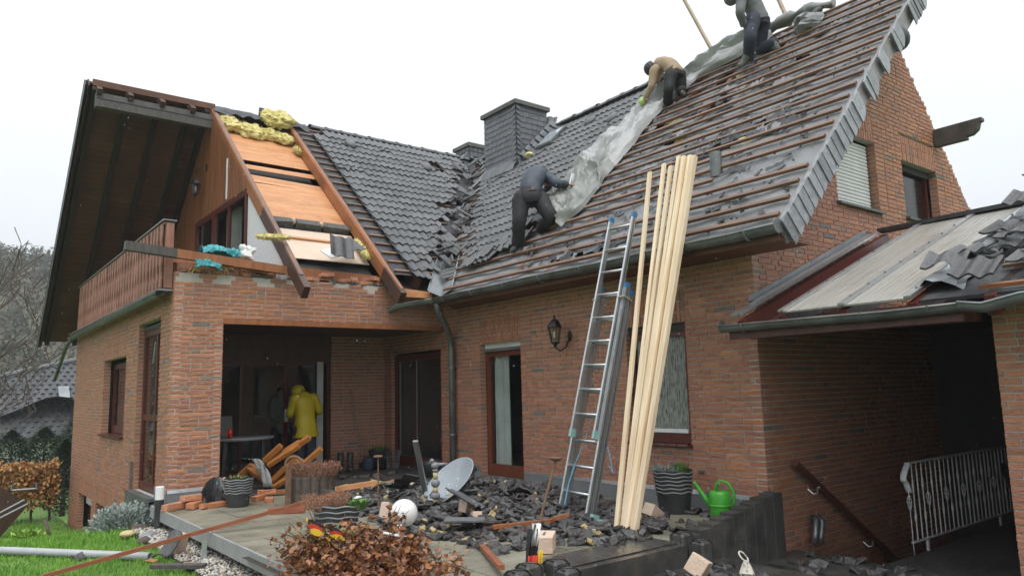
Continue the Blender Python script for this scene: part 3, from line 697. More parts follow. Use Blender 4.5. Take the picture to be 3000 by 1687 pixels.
# soffits
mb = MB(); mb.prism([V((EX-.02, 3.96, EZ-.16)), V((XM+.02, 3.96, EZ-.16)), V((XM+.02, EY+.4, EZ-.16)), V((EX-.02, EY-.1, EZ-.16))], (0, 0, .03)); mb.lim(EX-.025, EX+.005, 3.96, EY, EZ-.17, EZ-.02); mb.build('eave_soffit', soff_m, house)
mb = MB(); mb.prism([PM(-.02, 3.97, -.2), PM(LM, 3.97, -.2), PM(LM, YG-.01, -.2), PM(-.02, YG-.01, -.2)], NM*.03); mb.build('verge_soffit', soff_m, house)
# --- verge board with its slates
mb = MB(); mb.beam(PM(-.05, 3.955, -.10), PM(LM, 3.955, -.10), .03, .23, NM); vb = mb.build('verge_board', pm('verge_paint', (.22, .2, .2), (.29, .275, .275), rough=.6, scale=5, bump=.2, dirt=((.1, .09, .085), 6, .55, .8)), house)
def slate_poly(w, h, k=6):
    pts = [(-w/2, 0), (w/2, 0), (w/2, h*.62)]
    for i in range(1, k): 
        a_ = math.pi/2*i/k; pts.append((w/2-w*(1-math.cos(a_)), h*.62+h*.38*math.sin(a_)))
    pts.append((-w/2, h)); return pts
SL = [s for s in [.06+.15*i for i in range(16)]]+[2.75, 2.88, 3.35, 3.95, 4.05, 4.75, 4.86, 4.97, 5.08, 5.19]
for i, s in enumerate(SL):
    poly = slate_poly(.25, .30); mb = MB(); tilt = rnd.uniform(-.08, .10)+(.25 if s > 2.4 and i % 2 == 0 else 0)
    q = []
    for (a_, b_) in poly:       # a along the slope, b across the board (downwards)
        q.append(PM(s+a_*math.cos(tilt)+b_*math.sin(tilt)*.6+.02, 3.914+.075*(a_-.125)-.004*(i % 2), .045-b_*math.cos(tilt)+a_*math.sin(tilt)*.3))
    mb.prism(q, (0, -.014, 0)); fix_normals(mb.build('verge_slate', slate_lt, vb))
mb = MB(); mb.sphere(PM(4.28, 4.02, -.22), .16, 14, 8, s=(1, .9, 1)); mb.build('purlin_end', felt_dk, house, smooth=True)
# carved purlin end standing out of the far side of the gable
mb = MB(); px, pz = 12.05, 4.93
prof = [(0, -.13), (.44, -.13), (.44, -.085), (.52, -.08), (.60, -.02), (.63, .08), (.67, .09), (.67, .14), (0, .14)]
mb.prism([(px-.06, YG-.02-a_, pz+b_) for a_, b_ in prof], (.12, 0, 0)); fix_normals(mb.build('carved_purlin_end', raft_gray, house))
# rear slope
mb = MB(); mb.prism([(RX, YG+.1, RZ-.02), (RX, 18.8, RZ-.02), (14.7, 18.8, 2.6), (14.7, YG+.1, 2.6)], (0, 0, -.05)); mb.build('rear_roof', felt_dk, house)
# --- chimney clad in slates
CX0, CX1, CY0, CY1, CT = 9.62, 10.52, 11.98, 13.18, 7.42
mb = MB(); mb.lim(CX0+.03, CX1, CY0+.03, CY1-.03, 5.6, CT); ch = mb.build('chimney', slate_m, house); ch['label'] = 'slate-clad chimney with concrete cap'
mb = MB(); mb.lim(CX0-.05, CX1+.05, CY0-.05, CY1+.05, CT, CT+.09); mb.build('chimney_cap', conc_m, ch)
def slate_face(P, ud, n, w, z0f, z1, rows_h=.125, sw_=.155, seed=1):
    r = random.Random(seed); up = V((0, 0, 1)); k = 0; z = z1
    while z > 5.2:
        z -= rows_h; u = -(.07 if k % 2 else 0); 
        while u < w-.01:
            a = max(u, 0); b = min(u+sw_+r.uniform(-.02, .02), w)
            if b-a > .03 and z+rows_h > z0f((a+b)/2):
                flare = max(0, .22-(z-z0f((a+b)/2)))*.55
                mb = MB(); c = .028; dz = .012*k*0
                q = [(a+.002, z+r.uniform(-.008, .006)), (b-c, z+r.uniform(-.008, .004)), (b-.002, z+c*1.2), (b-.002, z+rows_h+.03), (a+.002, z+rows_h+.03)]
                pts_ = [P+ud*x_+up*z_+n*(.020+flare if z_ < z+rows_h*.6 else .006+max(0, flare-.05)) for x_, z_ in q]
                mb.prism(pts_, -n*.008); fix_normals(mb.build('slate', slate_m, ch))
            u = b+.002
        k += 1
slate_face(V((CX0+.03, CY0, 0)), V((0, 1, 0)), V((-1, 0, 0)), CY1-CY0, lambda u: zm(CX0)+.03, CT, seed=2)
slate_face(V((CX0, CY0+.03, 0)), V((1, 0, 0)), V((0, -1, 0)), CX1-CX0, lambda u: zm(CX0+u)-.02, CT, seed=3)
# corner nibs
for k in range(12):
    z = CT-.1-k*.115
    for s_ in (0, 1):
        mb = MB(); c = V((CX0, CY0, z))
        d = V((0, 1, 0)) if s_ == 0 else V((1, 0, 0)); n_ = V((-1, 0, 0)) if s_ == 0 else V((0, -1, 0))
        q = [c+n_*.03, c+n_*.03+d*.08+V((0, 0, -.04)), c+n_*.03+d*.13+V((0, 0, -.025)), c+n_*.03+d*.10+V((0, 0, .03)), c+n_*.02+V((0, 0, .075))]
        mb.prism(q, n_*-.008); fix_normals(mb.build('corner_slate', slate_m, ch))
# apron of small slates sweeping from the chimney side to the roof
for k in range(7):
    for j in range(7):
        t = k/6; q = j/6; mb = MB()
        x = CX0+.12+t*.86; y = CY0-.04-.42*q; z = zm(x)+.07+(1-q)**2*.20
        d1 = V((1, 0, SM)).normalized(); d2_ = V((0, -.42, -.20*(1-q)*2-.02)).normalized(); nn_ = d1.cross(d2_).normalized()
        if nn_.z < 0: nn_ = -nn_
        c = V((x, y, z)); qd = [c-d1*.08, c-d1*.03-d2_*.05, c+d1*.085-d2_*.045, c+d1*.085+d2_*.045, c-d1*.04+d2_*.05]
        mb.prism([p+nn_*(.01+.004*((k+j) % 3)) for p in qd], nn_*-.008); fix_normals(mb.build('apron_slate', slate_m, ch))
# small rear chimney
mb = MB(); mb.lim(11.0, 11.55, 15.75, 16.4, 5.5, 7.78); c2 = mb.build('rear_chimney', slate_m, house); mb = MB(); mb.lim(10.94, 11.61, 15.69, 16.46, 7.78, 7.88); mb.build('chimney_cap', conc_m, c2)
k = 0
for z in (7.1, 7.24, 7.38, 7.52, 7.64):
    for u in range(4):
        mb = MB(); a = .16*u; mb.lim(10.985, 10.998, 15.76+a, 15.9+a, z, z+.14); mb.build('slate', slate_m, c2)
        mb = MB(); mb.lim(11.01+a*.85, 11.13+a*.85, 15.735, 15.748, z, z+.14); mb.build('slate', slate_m, c2)
# zinc saddle at the chimney's valley side, loose tiles, skylight
mb = MB(); mb.add([(CX0-.1, CY1+.02, 5.98), (CX0+.3, CY1+.02, 6.35), (CX0+.25, CY1+.35, 6.3), (CX0-.15, CY1+.3, 5.9)], [(0, 1, 2, 3)]); mb.add([(CX0-.1, CY1+.02, 5.98), (CX0-.15, CY1+.3, 5.9), (CX0-.35, CY1+.2, 5.75), (CX0-.3, CY1, 5.8)], [(0, 1, 2, 3)]); mb.build('saddle_flashing', zinc_m, ch)
ss0 = (10.28-EX)*math.sqrt(1+SM*SM)
mb = MB(); mb.prism([PM(ss0-.4, 11.2, .07), PM(ss0-.4, 11.75, .07), PM(ss0+.25, 11.75, .07), PM(ss0+.25, 11.2, .07)], NM*.06); skl = mb.build('skylight', zinc_dk, felt)
mb = MB(); mb.prism([PM(ss0-.34, 11.25, .135), PM(ss0-.34, 11.7, .135), PM(ss0+.2, 11.7, .135), PM(ss0+.2, 11.25, .135)], NM*.006); mb.build('pane', pm('skylight_glass', (.28, .32, .35), (.34, .38, .41), rough=.08, scale=2), skl)
mb = MB(); mb.sphere(PM(ss0-.62, 11.75, .1), .1, 10, 6, s=(1, 1.3, .6)); mb.v = [p+V((nz(p*12), nz(p*12, 1, 3), nz(p*12, 1, 7)))*.05 for p in mb.v]; mb.build('mineral_wool', ins_m, felt, smooth=True)
inst('roof_tile', T0[0], felt, PM(LM-.15, 12.0, .12), Euler((R(70), R(10), R(-50))))
# =================================================================== WING ROOF: stripped bay, balcony, overhang
SF = .843
def zf(y): return 7.15-SF*(y-RY)                      # far slope
UF = V((0, 1, -SF)).normalized(); NF = V((0, SF, 1)).normalized(); LF = 5.32*math.sqrt(1+SF*SF)
def PF(s, x, o=0): return V((x, RY, 7.15))+UF*s+NF*o
mb = MB(); mb.prism([PF(0, 1.93, .03), PF(LF, 1.93, .03), PF(LF, 10.6, .03), PF(0, 10.6, .03)], NF*.03); fs_ = mb.build('far_roof_slope', felt_dk, house)
k = 0; s = 0
while s < LF-.02:
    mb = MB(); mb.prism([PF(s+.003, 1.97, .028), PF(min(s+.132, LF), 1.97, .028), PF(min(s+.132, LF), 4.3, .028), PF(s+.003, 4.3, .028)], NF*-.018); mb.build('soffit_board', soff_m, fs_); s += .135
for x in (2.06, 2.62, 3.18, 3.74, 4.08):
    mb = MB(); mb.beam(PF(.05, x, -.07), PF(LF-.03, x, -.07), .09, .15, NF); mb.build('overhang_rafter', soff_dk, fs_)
mb = MB(); mb.beam(PF(-.02, 1.945, -.03), PF(LF+.03, 1.945, -.03), .03, .22, NF); vbf = mb.build('far_verge_board', soff_dk, house)
s = 0
while s < LF:
    mb = MB(); mb.beam(PF(s, 1.915, .045+.02), PF(s+.3, 1.915, .045), .07, .022, NF); mb.beam(PF(s, 1.893, -.02), PF(s+.3, 1.893, -.035), .012, .13, NF); mb.build('verge_tile', tile_m, vbf); s += .287
mb = MB(); mb.beam((2.05, 15.0, 6.775), (4.14, 15.0, 6.775), .16, .27); rp = mb.build('ridge_purlin', pm('grey_cladding', (.075, .072, .07), (.10, .097, .094), rough=.6, scale=5), house)
mb = MB(); mb.beam((2.07, 14.912, 6.80), (4.14, 14.912, 6.80), .012, .012); mb.beam((2.12, 14.90, 6.69), (4.10, 14.90, 6.675), .02, .11); mb.build('cover_strip', raft_gray, rp)
mb = MB(); mb.beam((2.0, 15.05, 7.13), (4.2, 15.05, 7.13), .05, .12); mb.build('ridge_board', soff_m, house)
for x in (2.1, 2.62, 3.18, 3.74):
    mb = MB(); mb.beam((x, 15.06, 7.04), (x, 14.85, 6.90), .09, .10); mb.build('rafter_stub', raft_dk, house)
# boarded gable behind the balcony
GX = 4.12
gc = MB(); gc.lim(GX+.02, GX+.06, 12.6, 18.2, 4.86, 4.95); gcl = gc.build('gable_cladding', clad_m, house)
y = 12.62
while y < 17.95:
    zt = min(zw(y)-.06, zf(y)-.03, zw(y+.09)-.06, zf(y+.09)-.03)
    if zt > 4.92:
        mb = MB(); mb.lim(GX-.008*rnd.random(), GX+.018, y+.008, y+.089, 4.86, zt); mb.build('cladding_board', clad_m, gcl)
    y += .095
mb = MB(); mb.lim(GX-.012, GX-.006, 13.78, 13.86, 4.92, 5.7); mb.build('seam_strip', white_p, gcl)
mb = MB(); mb.prism([(GX+.03, 11.02, 2.75), (GX+.03, 12.7, 2.75), (GX+.03, 12.7, zw(12.7)-.2), (GX+.03, 11.02, zw(11.02)-.2)], (.08, 0, 0)); fix_normals(mb.build('rendered_wall', plast_w, house))
bw = glazed('balcony_window', 0, GX, 12.7, 14.62, 2.75, 4.86, .10, frame_m, glass_m, .0, 1, bars=(13.72,), bottom=.12)
bw2 = glazed('balcony_door', 0, GX, 14.62, 15.9, 2.75, 4.86, .12, frame_m, glass_m, .0, 1, bottom=.5)
curtain(GX+.25, 13.75, 14.5, 2.8, 4.8, curt_m, bw)
mb = MB(); mb.lim(GX, GX+.06, 15.9, 18.2, 2.75, 4.86); mb.build('balcony_wall', clad_m, house)
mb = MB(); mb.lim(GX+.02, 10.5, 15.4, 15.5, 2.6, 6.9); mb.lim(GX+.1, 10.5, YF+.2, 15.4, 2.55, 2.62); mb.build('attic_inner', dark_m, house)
mb = MB(); mb.lim(XS+.1, GX, YF+.1, 19.3, 2.66, 2.74); mb.build('balcony_floor', conc_m, house)
# balcony railing with shaped boards
bal = MB(); bal.beam((2.49, 10.95, 3.70), (2.49, 18.5, 3.70), .12, .05); br = bal.build('balcony_railing', rail_m, house); br['label'] = 'reddish-brown wooden balcony railing of scalloped boards'
y = 11.05; prof = [(.0, .070), (.12, .070), (.17, .048), (.23, .036), (.29, .048), (.34, .070), (.50, .070), (.55, .048), (.61, .036), (.67, .048), (.72, .070), (.90, .070)]
mbs = MB(); pl = [(0, a*.74, z) for z, a in prof]+[(0, -a*.74, z) for z, a in reversed(prof)]; mbs.prism(pl, (.02, 0, 0)); slat_me = mbs.mesh('railing_board', rail_m, V((0, 0, 0)))
while y < 18.45:
    inst('railing_board', slat_me, br, (2.41 if round(y/.105) % 2 else 2.452, y, 2.79), Euler((rnd.uniform(-.01, .01), rnd.uniform(-.02, .02), 0))); y += .105
for z in (2.95, 3.5):
    mb = MB(); mb.beam((2.485, 10.95, z), (2.485, 18.5, z), .04, .07); mb.build('rail_bar', frame_m, br)
mb = MB(); mb.lim(2.45, 2.55, 10.92, 11.01, 2.78, 3.7); mb.build('end_post', rail_m, br)
mb = MB(); mb.lim(2.40, 2.58, 10.9, 18.55, 3.728, 3.745); mb.build('rail_cover', zinc_m, br)
gb = gutter([(2.40, 10.95, 2.70), (2.40, 14, 2.69), (2.40, 17, 2.68), (2.40, 19.3, 2.67)], .06, 'balcony_gutter', zinc_dk, house)
mb = MB(); mb.tube([(2.40, 19.25, 2.62), (2.38, 19.7, 2.52), (2.25, 20.3, 1.75)], .04, 10); mb.build('spout', zinc_dk, gb, smooth=True)
mb = MB(); mb.lim(2.36, 2.56, 10.9, 19.3, 2.735, 2.76); mb.build('drip_edge', zinc_m, gb)
# rafters of the stripped bay
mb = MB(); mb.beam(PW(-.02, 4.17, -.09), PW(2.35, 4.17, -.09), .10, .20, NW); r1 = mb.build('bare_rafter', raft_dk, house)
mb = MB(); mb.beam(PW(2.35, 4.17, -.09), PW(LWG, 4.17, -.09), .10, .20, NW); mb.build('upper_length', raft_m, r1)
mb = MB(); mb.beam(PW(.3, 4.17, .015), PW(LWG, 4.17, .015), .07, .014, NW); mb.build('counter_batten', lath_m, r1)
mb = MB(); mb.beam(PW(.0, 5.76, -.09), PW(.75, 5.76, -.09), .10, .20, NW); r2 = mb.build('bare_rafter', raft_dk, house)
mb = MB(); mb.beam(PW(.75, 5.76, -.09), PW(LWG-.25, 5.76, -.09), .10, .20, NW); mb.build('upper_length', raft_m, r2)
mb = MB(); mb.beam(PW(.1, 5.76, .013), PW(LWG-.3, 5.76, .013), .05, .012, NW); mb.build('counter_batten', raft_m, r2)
mb = MB(); mb.beam(PW(.45, 6.25, -.10), PW(1.3, 6.25, -.10), .09, .18, NW); mb.build('short_rafter', raft_dk, house)
mb = MB(); mb.beam((5.82, 10.25, 2.80), (6.35, 10.25, 2.80), .05, .07); mb.beam((6.0, 10.6, 2.92), (6.38, 10.35, 2.85), .05, .07); mb.build('eave_blocking', lath_new, house)
# tongue and groove ceiling, wool, blocks and board behind the rafters
cl_ = MB(); cl_.prism([PW(1.0, 4.24, -.34), PW(LWG, 4.24, -.34), PW(LWG, 5.72, -.34), PW(1.0, 5.72, -.34)], NW*-.02); ceil = cl_.build('sloped_ceiling', dark_m, house)
def sy(y): return (y-EY)*math.sqrt(1+SW*SW)
s = sy(11.98)
while s < sy(14.55):
    y = EY+s/math.sqrt(1+SW*SW)
    if not (13.10 < y < 13.33 or 13.50 < y < 13.60):
        mb = MB(); tl = .05 if 12.9 < y < 13.12 else 0
        mb.prism([PW(s+.002+tl, 4.23, -.20), PW(s+.002-tl*.6, 5.71, -.20), PW(s+.094-tl*.6, 5.71, -.20), PW(s+.094+tl, 4.23, -.20)], NW*-.014); fix_normals(mb.build('ceiling_board', board_m, ceil))
    s += .096
for i, x in enumerate((4.26, 4.72, 5.22)):
    mb = MB(); w = (.38, .44, .46)[i]; mb.box(PW(sy(11.84), x+w/2, -.22), (w, .16, .17), RW, jit=.012); mb.build('pumice_block', block_m, ceil)
    if i: mb = MB(); mb.sphere(PW(sy(11.86), x-.035, -.17), .055, 8, 6, s=(.7, 1.3, 1)); mb.v = [p+V((nz(p*20), nz(p*20, 1, 3), nz(p*20, 1, 7)))*.03 for p in mb.v]; mb.build('foam_lump', stone_b, ceil, smooth=True)
mb = MB(); mb.prism([PW(sy(11.02), 4.23, -.24), PW(sy(11.02), 5.71, -.24), PW(sy(11.74), 5.71, -.24), PW(sy(11.74), 4.23, -.24)], NW*-.015); fix_normals(mb.build('plasterboard', beige_m, ceil))
mb = MB(); mb.beam(PW(sy(11.50), 4.23, -.22), PW(sy(11.48), 5.70, -.22), .05, .03, NW); mb.build('cross_batten', board_m, ceil)
def wool(p, size, rot, seed, parent=None, name='mineral_wool', m=ins_m, amp=.35, n=34, k=22, fs=11, fuzz=420):
    mb = MB(); 
    for j in range(k+1):
        for i in range(n):
            a = 2*math.pi*i/n; b = math.pi*j/k; sq = lambda v: math.copysign(abs(v)**.6, v)
            q = V((sq(math.sin(b))*sq(math.cos(a))*size[0], sq(math.sin(b))*sq(math.sin(a))*size[1], -sq(math.cos(b))*size[2]))
            d = amp*nz(q*fs, 1, seed)*min(size)+.4*amp*nz(q*fs*3, 1, seed+9)*min(size); q = q*(1+d/max(q.length, .02)*1.0)
            mb.v.append(V(p)+rot @ q)
    mb.f = [(j*n+i, j*n+(i+1) % n, (j+1)*n+(i+1) % n, (j+1)*n+i) for j in range(k) for i in range(n)]; mb.m = [0]*len(mb.f)
    if fuzz:
        q_ = random.Random(seed); c_ = V(p); nv0 = len(mb.v)
        for _ in range(fuzz):
            a = mb.v[q_.randrange(nv0)]; d = ((a-c_).normalized()+V((q_.uniform(-1, 1), q_.uniform(-1, 1), q_.uniform(-1, 1)))*.9).normalized()*q_.uniform(.02, .06); s = d.cross(V((q_.random()-.5, q_.random()-.5, q_.random()-.5))).normalized()*.006
            mb.add([a-s, a+s, a+d], [(0, 1, 2)])
    return mb.build(name, m, parent, smooth=not fuzz)
for i, (y, x, sz, dz) in enumerate(((14.80, 4.42, (.20, .30, .10), -.10), (14.68, 4.85, (.26, .26, .09), -.12), (14.68, 5.22, (.24, .2, .08), -.12), (14.58, 5.5, (.2, .16, .07), -.10), (14.95, 4.75, (.12, .1, .06), -.16), (14.2, 5.66, (.07, .13, .05), -.10))):
    wool(PW(sy(y), x, dz), sz, RW, i+1, house, amp=.9)
wool(PW(sy(14.98), 5.45, .10), (.34, .27, .13), RW @ Matrix.Rotation(.4, 3, 'Z'), 30, house, amp=.7)
wool(PW(sy(11.25), 5.64, -.12), (.06, .3, .05), RW, 40, house); wool(PW(sy(10.98), 3.95, .12), (.26, .05, .035), RW @ rotz(.15), 44, house, amp=.8)
# torn foil along the ridge
mb = MB(); pts = []
for j in range(4):
    for i in range(26):
        x = 4.15+2.0*i/25; pts.append((x, 15.13-.09*j, 7.20-.075*j*(1+.8*nz((x*4, j, 3)))+.03*nz((x*6, j*.4, 0))))
mb.grid(pts, 26, 4); mb.build('torn_ridge_foil', felt_dk, house, smooth=True)
mb = MB(); mb.box((5.35, 15.05, 7.23), (.5, .04, .16), Matrix.Rotation(R(4), 3, 'Y')); mb.build('ridge_lath_piece', raft_gray, house)
for (y, x) in ((14.9, 4.72), (14.85, 5.3)):
    mb = MB(); mb.beam((x, y, zw(y)-.25), (x, y+.25, zw(y)+.02), .06, .06); mb.build('rafter_end', raft_m, house)
# wall plate, loose beam, broken brick top course
mb = MB(); mb.beam((4.25, 10.98, 3.14), (6.62, 10.98, 3.08), .12, .17); mb.build('wall_plate', raft_m, house)
mb = MB(); mb.beam((2.55, 10.76, 3.24), (4.12, 10.80, 3.13), .11, .12); lbm = mb.build('loose_eave_beam', raft_m, house)
mb = MB(); mb.beam((1.90, 10.74, 3.285), (2.55, 10.76, 3.24), .112, .122); mb.build('painted_end', raft_gray, lbm)
r_ = random.Random(3)
rubm = MB()
for i in range(34):
    x = 2.66+r_.random()*4.1
    if 3.05 < x < 3.2: continue
    L = r_.choice((.24, .24, .12)); me_key = r_.randrange(4)
    mb = MB(); mb.box((x, YF+.065+r_.uniform(-.02, .04), 3.03+r_.choice((0, .01, .03, .07, .10))), (L, .11, .055), rotz(r_.uniform(-.4, .4)) @ Matrix.Rotation(r_.uniform(-.25, .25), 3, 'Y'), jit=.006); mb.build('brick', brick_m[me_key], w_front)
    if i % 2: 
        q = MB(); q.box((x+.1, YF+.06, 3.02), (.14, .09, .035), rotz(r_.random()), jit=.02); q.build('mortar_lump', conc_m if i % 4 else mortar_m, w_front)
for i in range(6):   # inner leaf stub by the plate
    mb = MB(); mb.box((3.62+.25*(i % 2)+.02*i, YF+.3, 3.06+.065*(i//2)), (.24, .11, .052), rotz(r_.uniform(-.05, .05)), jit=.003); mb.build('brick', brick_m[i % 3], w_front)
for i in range(5):
    mb = MB(); mb.box((2.68+.25*i, YF+.42, 3.22), (.24, .11, .052), rotz(r_.uniform(-.05, .05)), jit=.003); mb.build('brick', brick_m[(i*2) % 4], w_front)
mb = MB(); mb.lim(2.66, 4.1, YF+.3, YF+.44, 2.75, 3.19); mb.build('parapet_core', brick_m[1], house)
mb = MB(); mb.lim(2.6, XM-.05, YF+.03, YF+.11, 2.9, 3.01); mb.build('wall_head', conc_m, house)
# lining below the tiled part so no sky shows through
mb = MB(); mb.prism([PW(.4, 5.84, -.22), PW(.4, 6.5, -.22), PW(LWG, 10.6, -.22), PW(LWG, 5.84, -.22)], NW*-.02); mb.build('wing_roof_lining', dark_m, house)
# shattered tiles heaped in the valley
vt = random.Random(8)
for i in range(46):
    t = vt.uniform(.05, .92); c = V((EX, EY, EZ))+(V((RX, RY, RZ))-V((EX, EY, EZ)))*t+V((vt.uniform(-.22, .22), vt.uniform(-.22, .22), 0))
    c.z = max(zm(c.x), zw(c.y))+.05+vt.uniform(0, .06)
    me = (T0+TB)[vt.randrange(6)]
    rot = (RW if vt.random() < .5 else RM) @ Euler((vt.uniform(-.35, .35), vt.uniform(-.35, .35), vt.uniform(-.9, .9))).to_matrix()
    o = inst('broken_tile', me, wfelt, c, rot, (vt.uniform(.5, 1), vt.uniform(.45, .95), 1))
for (p, rz) in ((PM(.75, 9.62, .06), .15), (PM(1.0, 9.35, .05), -.1), (PM(.85, 9.1, .05), .25), (PM(.62, 9.95, .05), -.2), (PM(.95, 8.85, .04), .3), (PM(1.22, 9.15, .05), 0)):
    inst('slipped_tile', T0[0], felt, p, RM @ rotz(rz) @ Matrix.Rotation(vt.uniform(-.08, .1), 3, 'X'))
for (p, rot) in ((PW(sy(10.72), 4.95, .06), RW @ Euler((.5, .1, -.1)).to_matrix()), (PW(sy(10.95), 5.35, .02), RW @ Euler((.1, .15, .45)).to_matrix())):
    inst('slipped_tile', T0[0], house, p, rot, (1.25, 1.0, 1))
mb = MB(); mb.box(PW(sy(10.98), 5.0, -.04), (.42, .25, .015), RW @ rotz(.5)); mb.build('white_board_scrap', white_p, house)

# =================================================================== GROUND
def gz_(x, y):
    if x > 2.42 and y > 4.3 or x > 6.6: return -2.4
    if x > 2.42: return -.55
    t = min(max((y-9.5)/9, 0), 1); b = -.40-.88*t*t*(3-2*t)
    b -= min(max((y-19)/25, 0), 1)*.6
    if x < 1: b += min(1, (1-x)/12)*(.25 if y > 9 else .0)
    return b+.02*nz((x, y, 0), .8)
grass_soil = pm('lawn_soil', (.07, .15, .02), (.11, .20, .032), rough=.9, scale=4, bump=.5, bscale=40)
xs = sorted(set([-600, -300, -120, -60, -30, -15, -8]+[-5+.4*i for i in range(18)]+[2.2, 2.41, 2.43, 3.2, 4, 5, 6, 6.58, 6.62, 8, 12, 30, 100, 300, 600]))
ys = sorted(set([-300, -60, -20, -8, -3]+[.5*i for i in range(0, 9)]+[4.28, 4.32]+[4.5+.5*i for i in range(36)]+[24, 27, 30, 36, 45, 60, 100, 200, 400, 900]))
pts = [(x, y, gz_(x, y)) for y in ys for x in xs]
MB().grid(pts, len(xs), len(ys)).build('lawn', grass_soil, smooth=True, kind='structure')
# lower yard, passage and cellar stair on the right
mb = MB(); mb.lim(2.44, 6.62, -4, 4.28, -.6, -.52); mb.build('yard', conc_dk, kind='structure')
mb = MB(); mb.lim(6.63, 14.5, 2.41, 3.66, -.62, -.5); mb.lim(6.63, 7.35, 3.661, 4.62, -.62, -.505); mb.build('passage', conc_dk, kind='structure')
stair = MB(); stair.lim(7.36, 14.4, 3.67, 4.62, -2.5, -2.3); so_ = stair.build('cellar_stairs', conc_dk, kind='structure')
for i in range(9):
    mb = MB(); mb.lim(7.36+.28*i, 7.36+.28*(i+1)-.004, 3.68, 4.615, -2.29, -.68-.175*i); mb.build('step', conc_dk, so_)
mb = MB(); mb.lim(7.35, 14.4, 3.60, 3.665, -2.3, -.64); mb.build('stair_cheek', conc_m, so_)
# terrace: slab body, edge strip, paving
TZ = -.13
mb = MB(); mb.lim(2.39, 5.47, 4.46, 10.83, -.25, TZ-.045); mb.lim(2.62, 5.47, 4.461, 10.829, -.55, -.2501); mb.lim(5.471, XM-.005, 4.67, 10.83, -.5, TZ-.045); mb.lim(3.26, XM-.005, 10.83, 12.985, -.5, TZ-.046); ter = mb.build('terrace', conc_m, kind='structure')
pv = random.Random(4)
for i in range(9):
    for j in range(17):
        x0, x1 = 2.40+.508*i, 2.40+.508*i+.502; y0, y1 = 4.47+.502*j, 4.47+.502*j+.497
        x1 = min(x1, XM-.01); 
        if y0 > 10.6 and x0 < 3.26: 
            if y0 > 10.82: continue
            y1 = min(y1, 10.82)
        if x0 > 5.4 and y0 < 4.67: y0 = 4.67
        if y1 > 12.98: y1 = 12.98
        if x1-x0 < .1 or y1-y0 < .1: continue
        mb = MB(); dz = pv.uniform(-.003, .003); mb.lim(x0, x1, y0, y1, TZ-.045, TZ+dz); mb.build('paving_slab', pave_m if y0 < 10.3 else conc_dk, ter)  # patio slabs darker: the recess shade is put into the concrete colour
mb = MB(); mb.lim(2.36, 2.388, 4.44, 10.83, -.265, TZ+.006); mb.build('terrace_edge', alum_edge, ter)
mb = MB(); mb.lim(3.9, 5.28, 4.36, 4.458, -.62, TZ+.004); mb.build('step_slab', pm('wet_slate_slab', (.035, .035, .034), (.06, .058, .054), rough=.22, rvar=.12, scale=4, dirt=((.11, .085, .05), 3, .55, .8)), ter)
mb = MB(); mb.lim(3.9, 5.28, 4.46, 4.85, TZ+.008, TZ+.014); mb.build('top_tread', bpy.data.materials['wet_slate_slab'], ter)
mb = MB(); mb.lim(3.85, 5.75, 3.4, 4.355, -.6, -.30); mb.build('lower_tread', bpy.data.materials['wet_slate_slab'], ter)
def post(x, y, z1, s=.16, z0=-.6, lean=0, parent=None, m=conc_dk, b=.022, ch=.75):
    mb = MB(); h = s/2
    for (zz, k) in ((z0, h), (z1-b, h), (z1, h-b)):
        for (a, c) in ((-1, -1), (1, -1), (1, 1), (-1, 1)):
            for (e, f) in ((ch, 1), (1, ch)) if (a*c > 0) else ((1, ch), (ch, 1)):
                mb.v.append(V((x+a*k*e, y+c*k*f, zz)))
    n = 8; mb.f = [(i, (i+1) % n, n+(i+1) % n, n+i) for i in range(n)]+[(n+i, n+(i+1) % n, 2*n+(i+1) % n, 2*n+i) for i in range(n)]+[tuple(2*n+i for i in range(n))]; mb.m = [0]*len(mb.f)
    return fix_normals(mb.build('palisade_post', m, parent))
pal = empty('palisade_wall', (6.2, 4.6, -.6), 'row of dark concrete palisade posts holding the terrace by the gable corner', 'retaining wall')
for i in range(9):
    x = 6.90-.168*i; post(x, 4.57, .14-.029*i, .167, parent=pal, b=.006, ch=.94)
for nm, lst, lb in (('stair_cheek', ((5.38, 4.5, -.05), (5.42, 4.32, -.10), (5.42, 4.1, -.26), (5.42, 3.72, -.40)), 'stepped dark concrete posts flanking the terrace steps below the palisade'), ('stair_cheek', ((3.82, 4.42, -.03), (3.78, 4.25, -.06), (3.62, 4.50, -.04), (3.45, 4.42, -.05)), 'dark concrete posts beside the beige block and the wet steps')):
    e = empty(nm, (lst[0][0], lst[0][1], -.6), lb, 'retaining wall')
    for (x, y, z) in lst: post(x, y, z, .17, parent=e)

# =================================================================== GARAGE with the broken canopy
gar = empty('garage', (7.0, 1.0, -.6), 'brick garage with wrecked lean-to roof beside the gable', 'garage')
GB = []
w_g = brick_wall('garage_front_wall', (XM, -2.0, 0), (0, 1, 0), (-1, 0, 0), 0, 4.39, -.625, 1.9375, seed=31, parent=gar, store=GB)
emit_bricks(GB, [(w_g, lambda p, n: 0)], gar, 300)
mb = MB(); mb.lim(XM+.12, 13.5, 2.28, 2.385, -.62, 2.0); mb.build('garage_side_wall', brick_m[3], gar)
mb = MB(); mb.lim(11.2, 11.3, 2.39, 4.637, -2.4, 2.95); mb.build('passage_shade_wall', dark_m, gar)  # dark cross wall added to keep the passage in deep shade
mb = MB(); mb.lim(7.6, 11.25, 2.39, 4.637, 1.92, 1.98); mb.build('passage_light_blocker', dark_m, gar)  # low dark sheet added to block sky light and deepen the falloff inside
SG = .383; NG = V((-SG, 0, 1)).normalized(); UG = V((1, 0, SG)).normalized(); RG = basis(V((0, -1, 0)), UG, NG)
def PG(s, y, o=0): return V((6.42, y, 1.915))+UG*s+NG*o
LG = 3.5
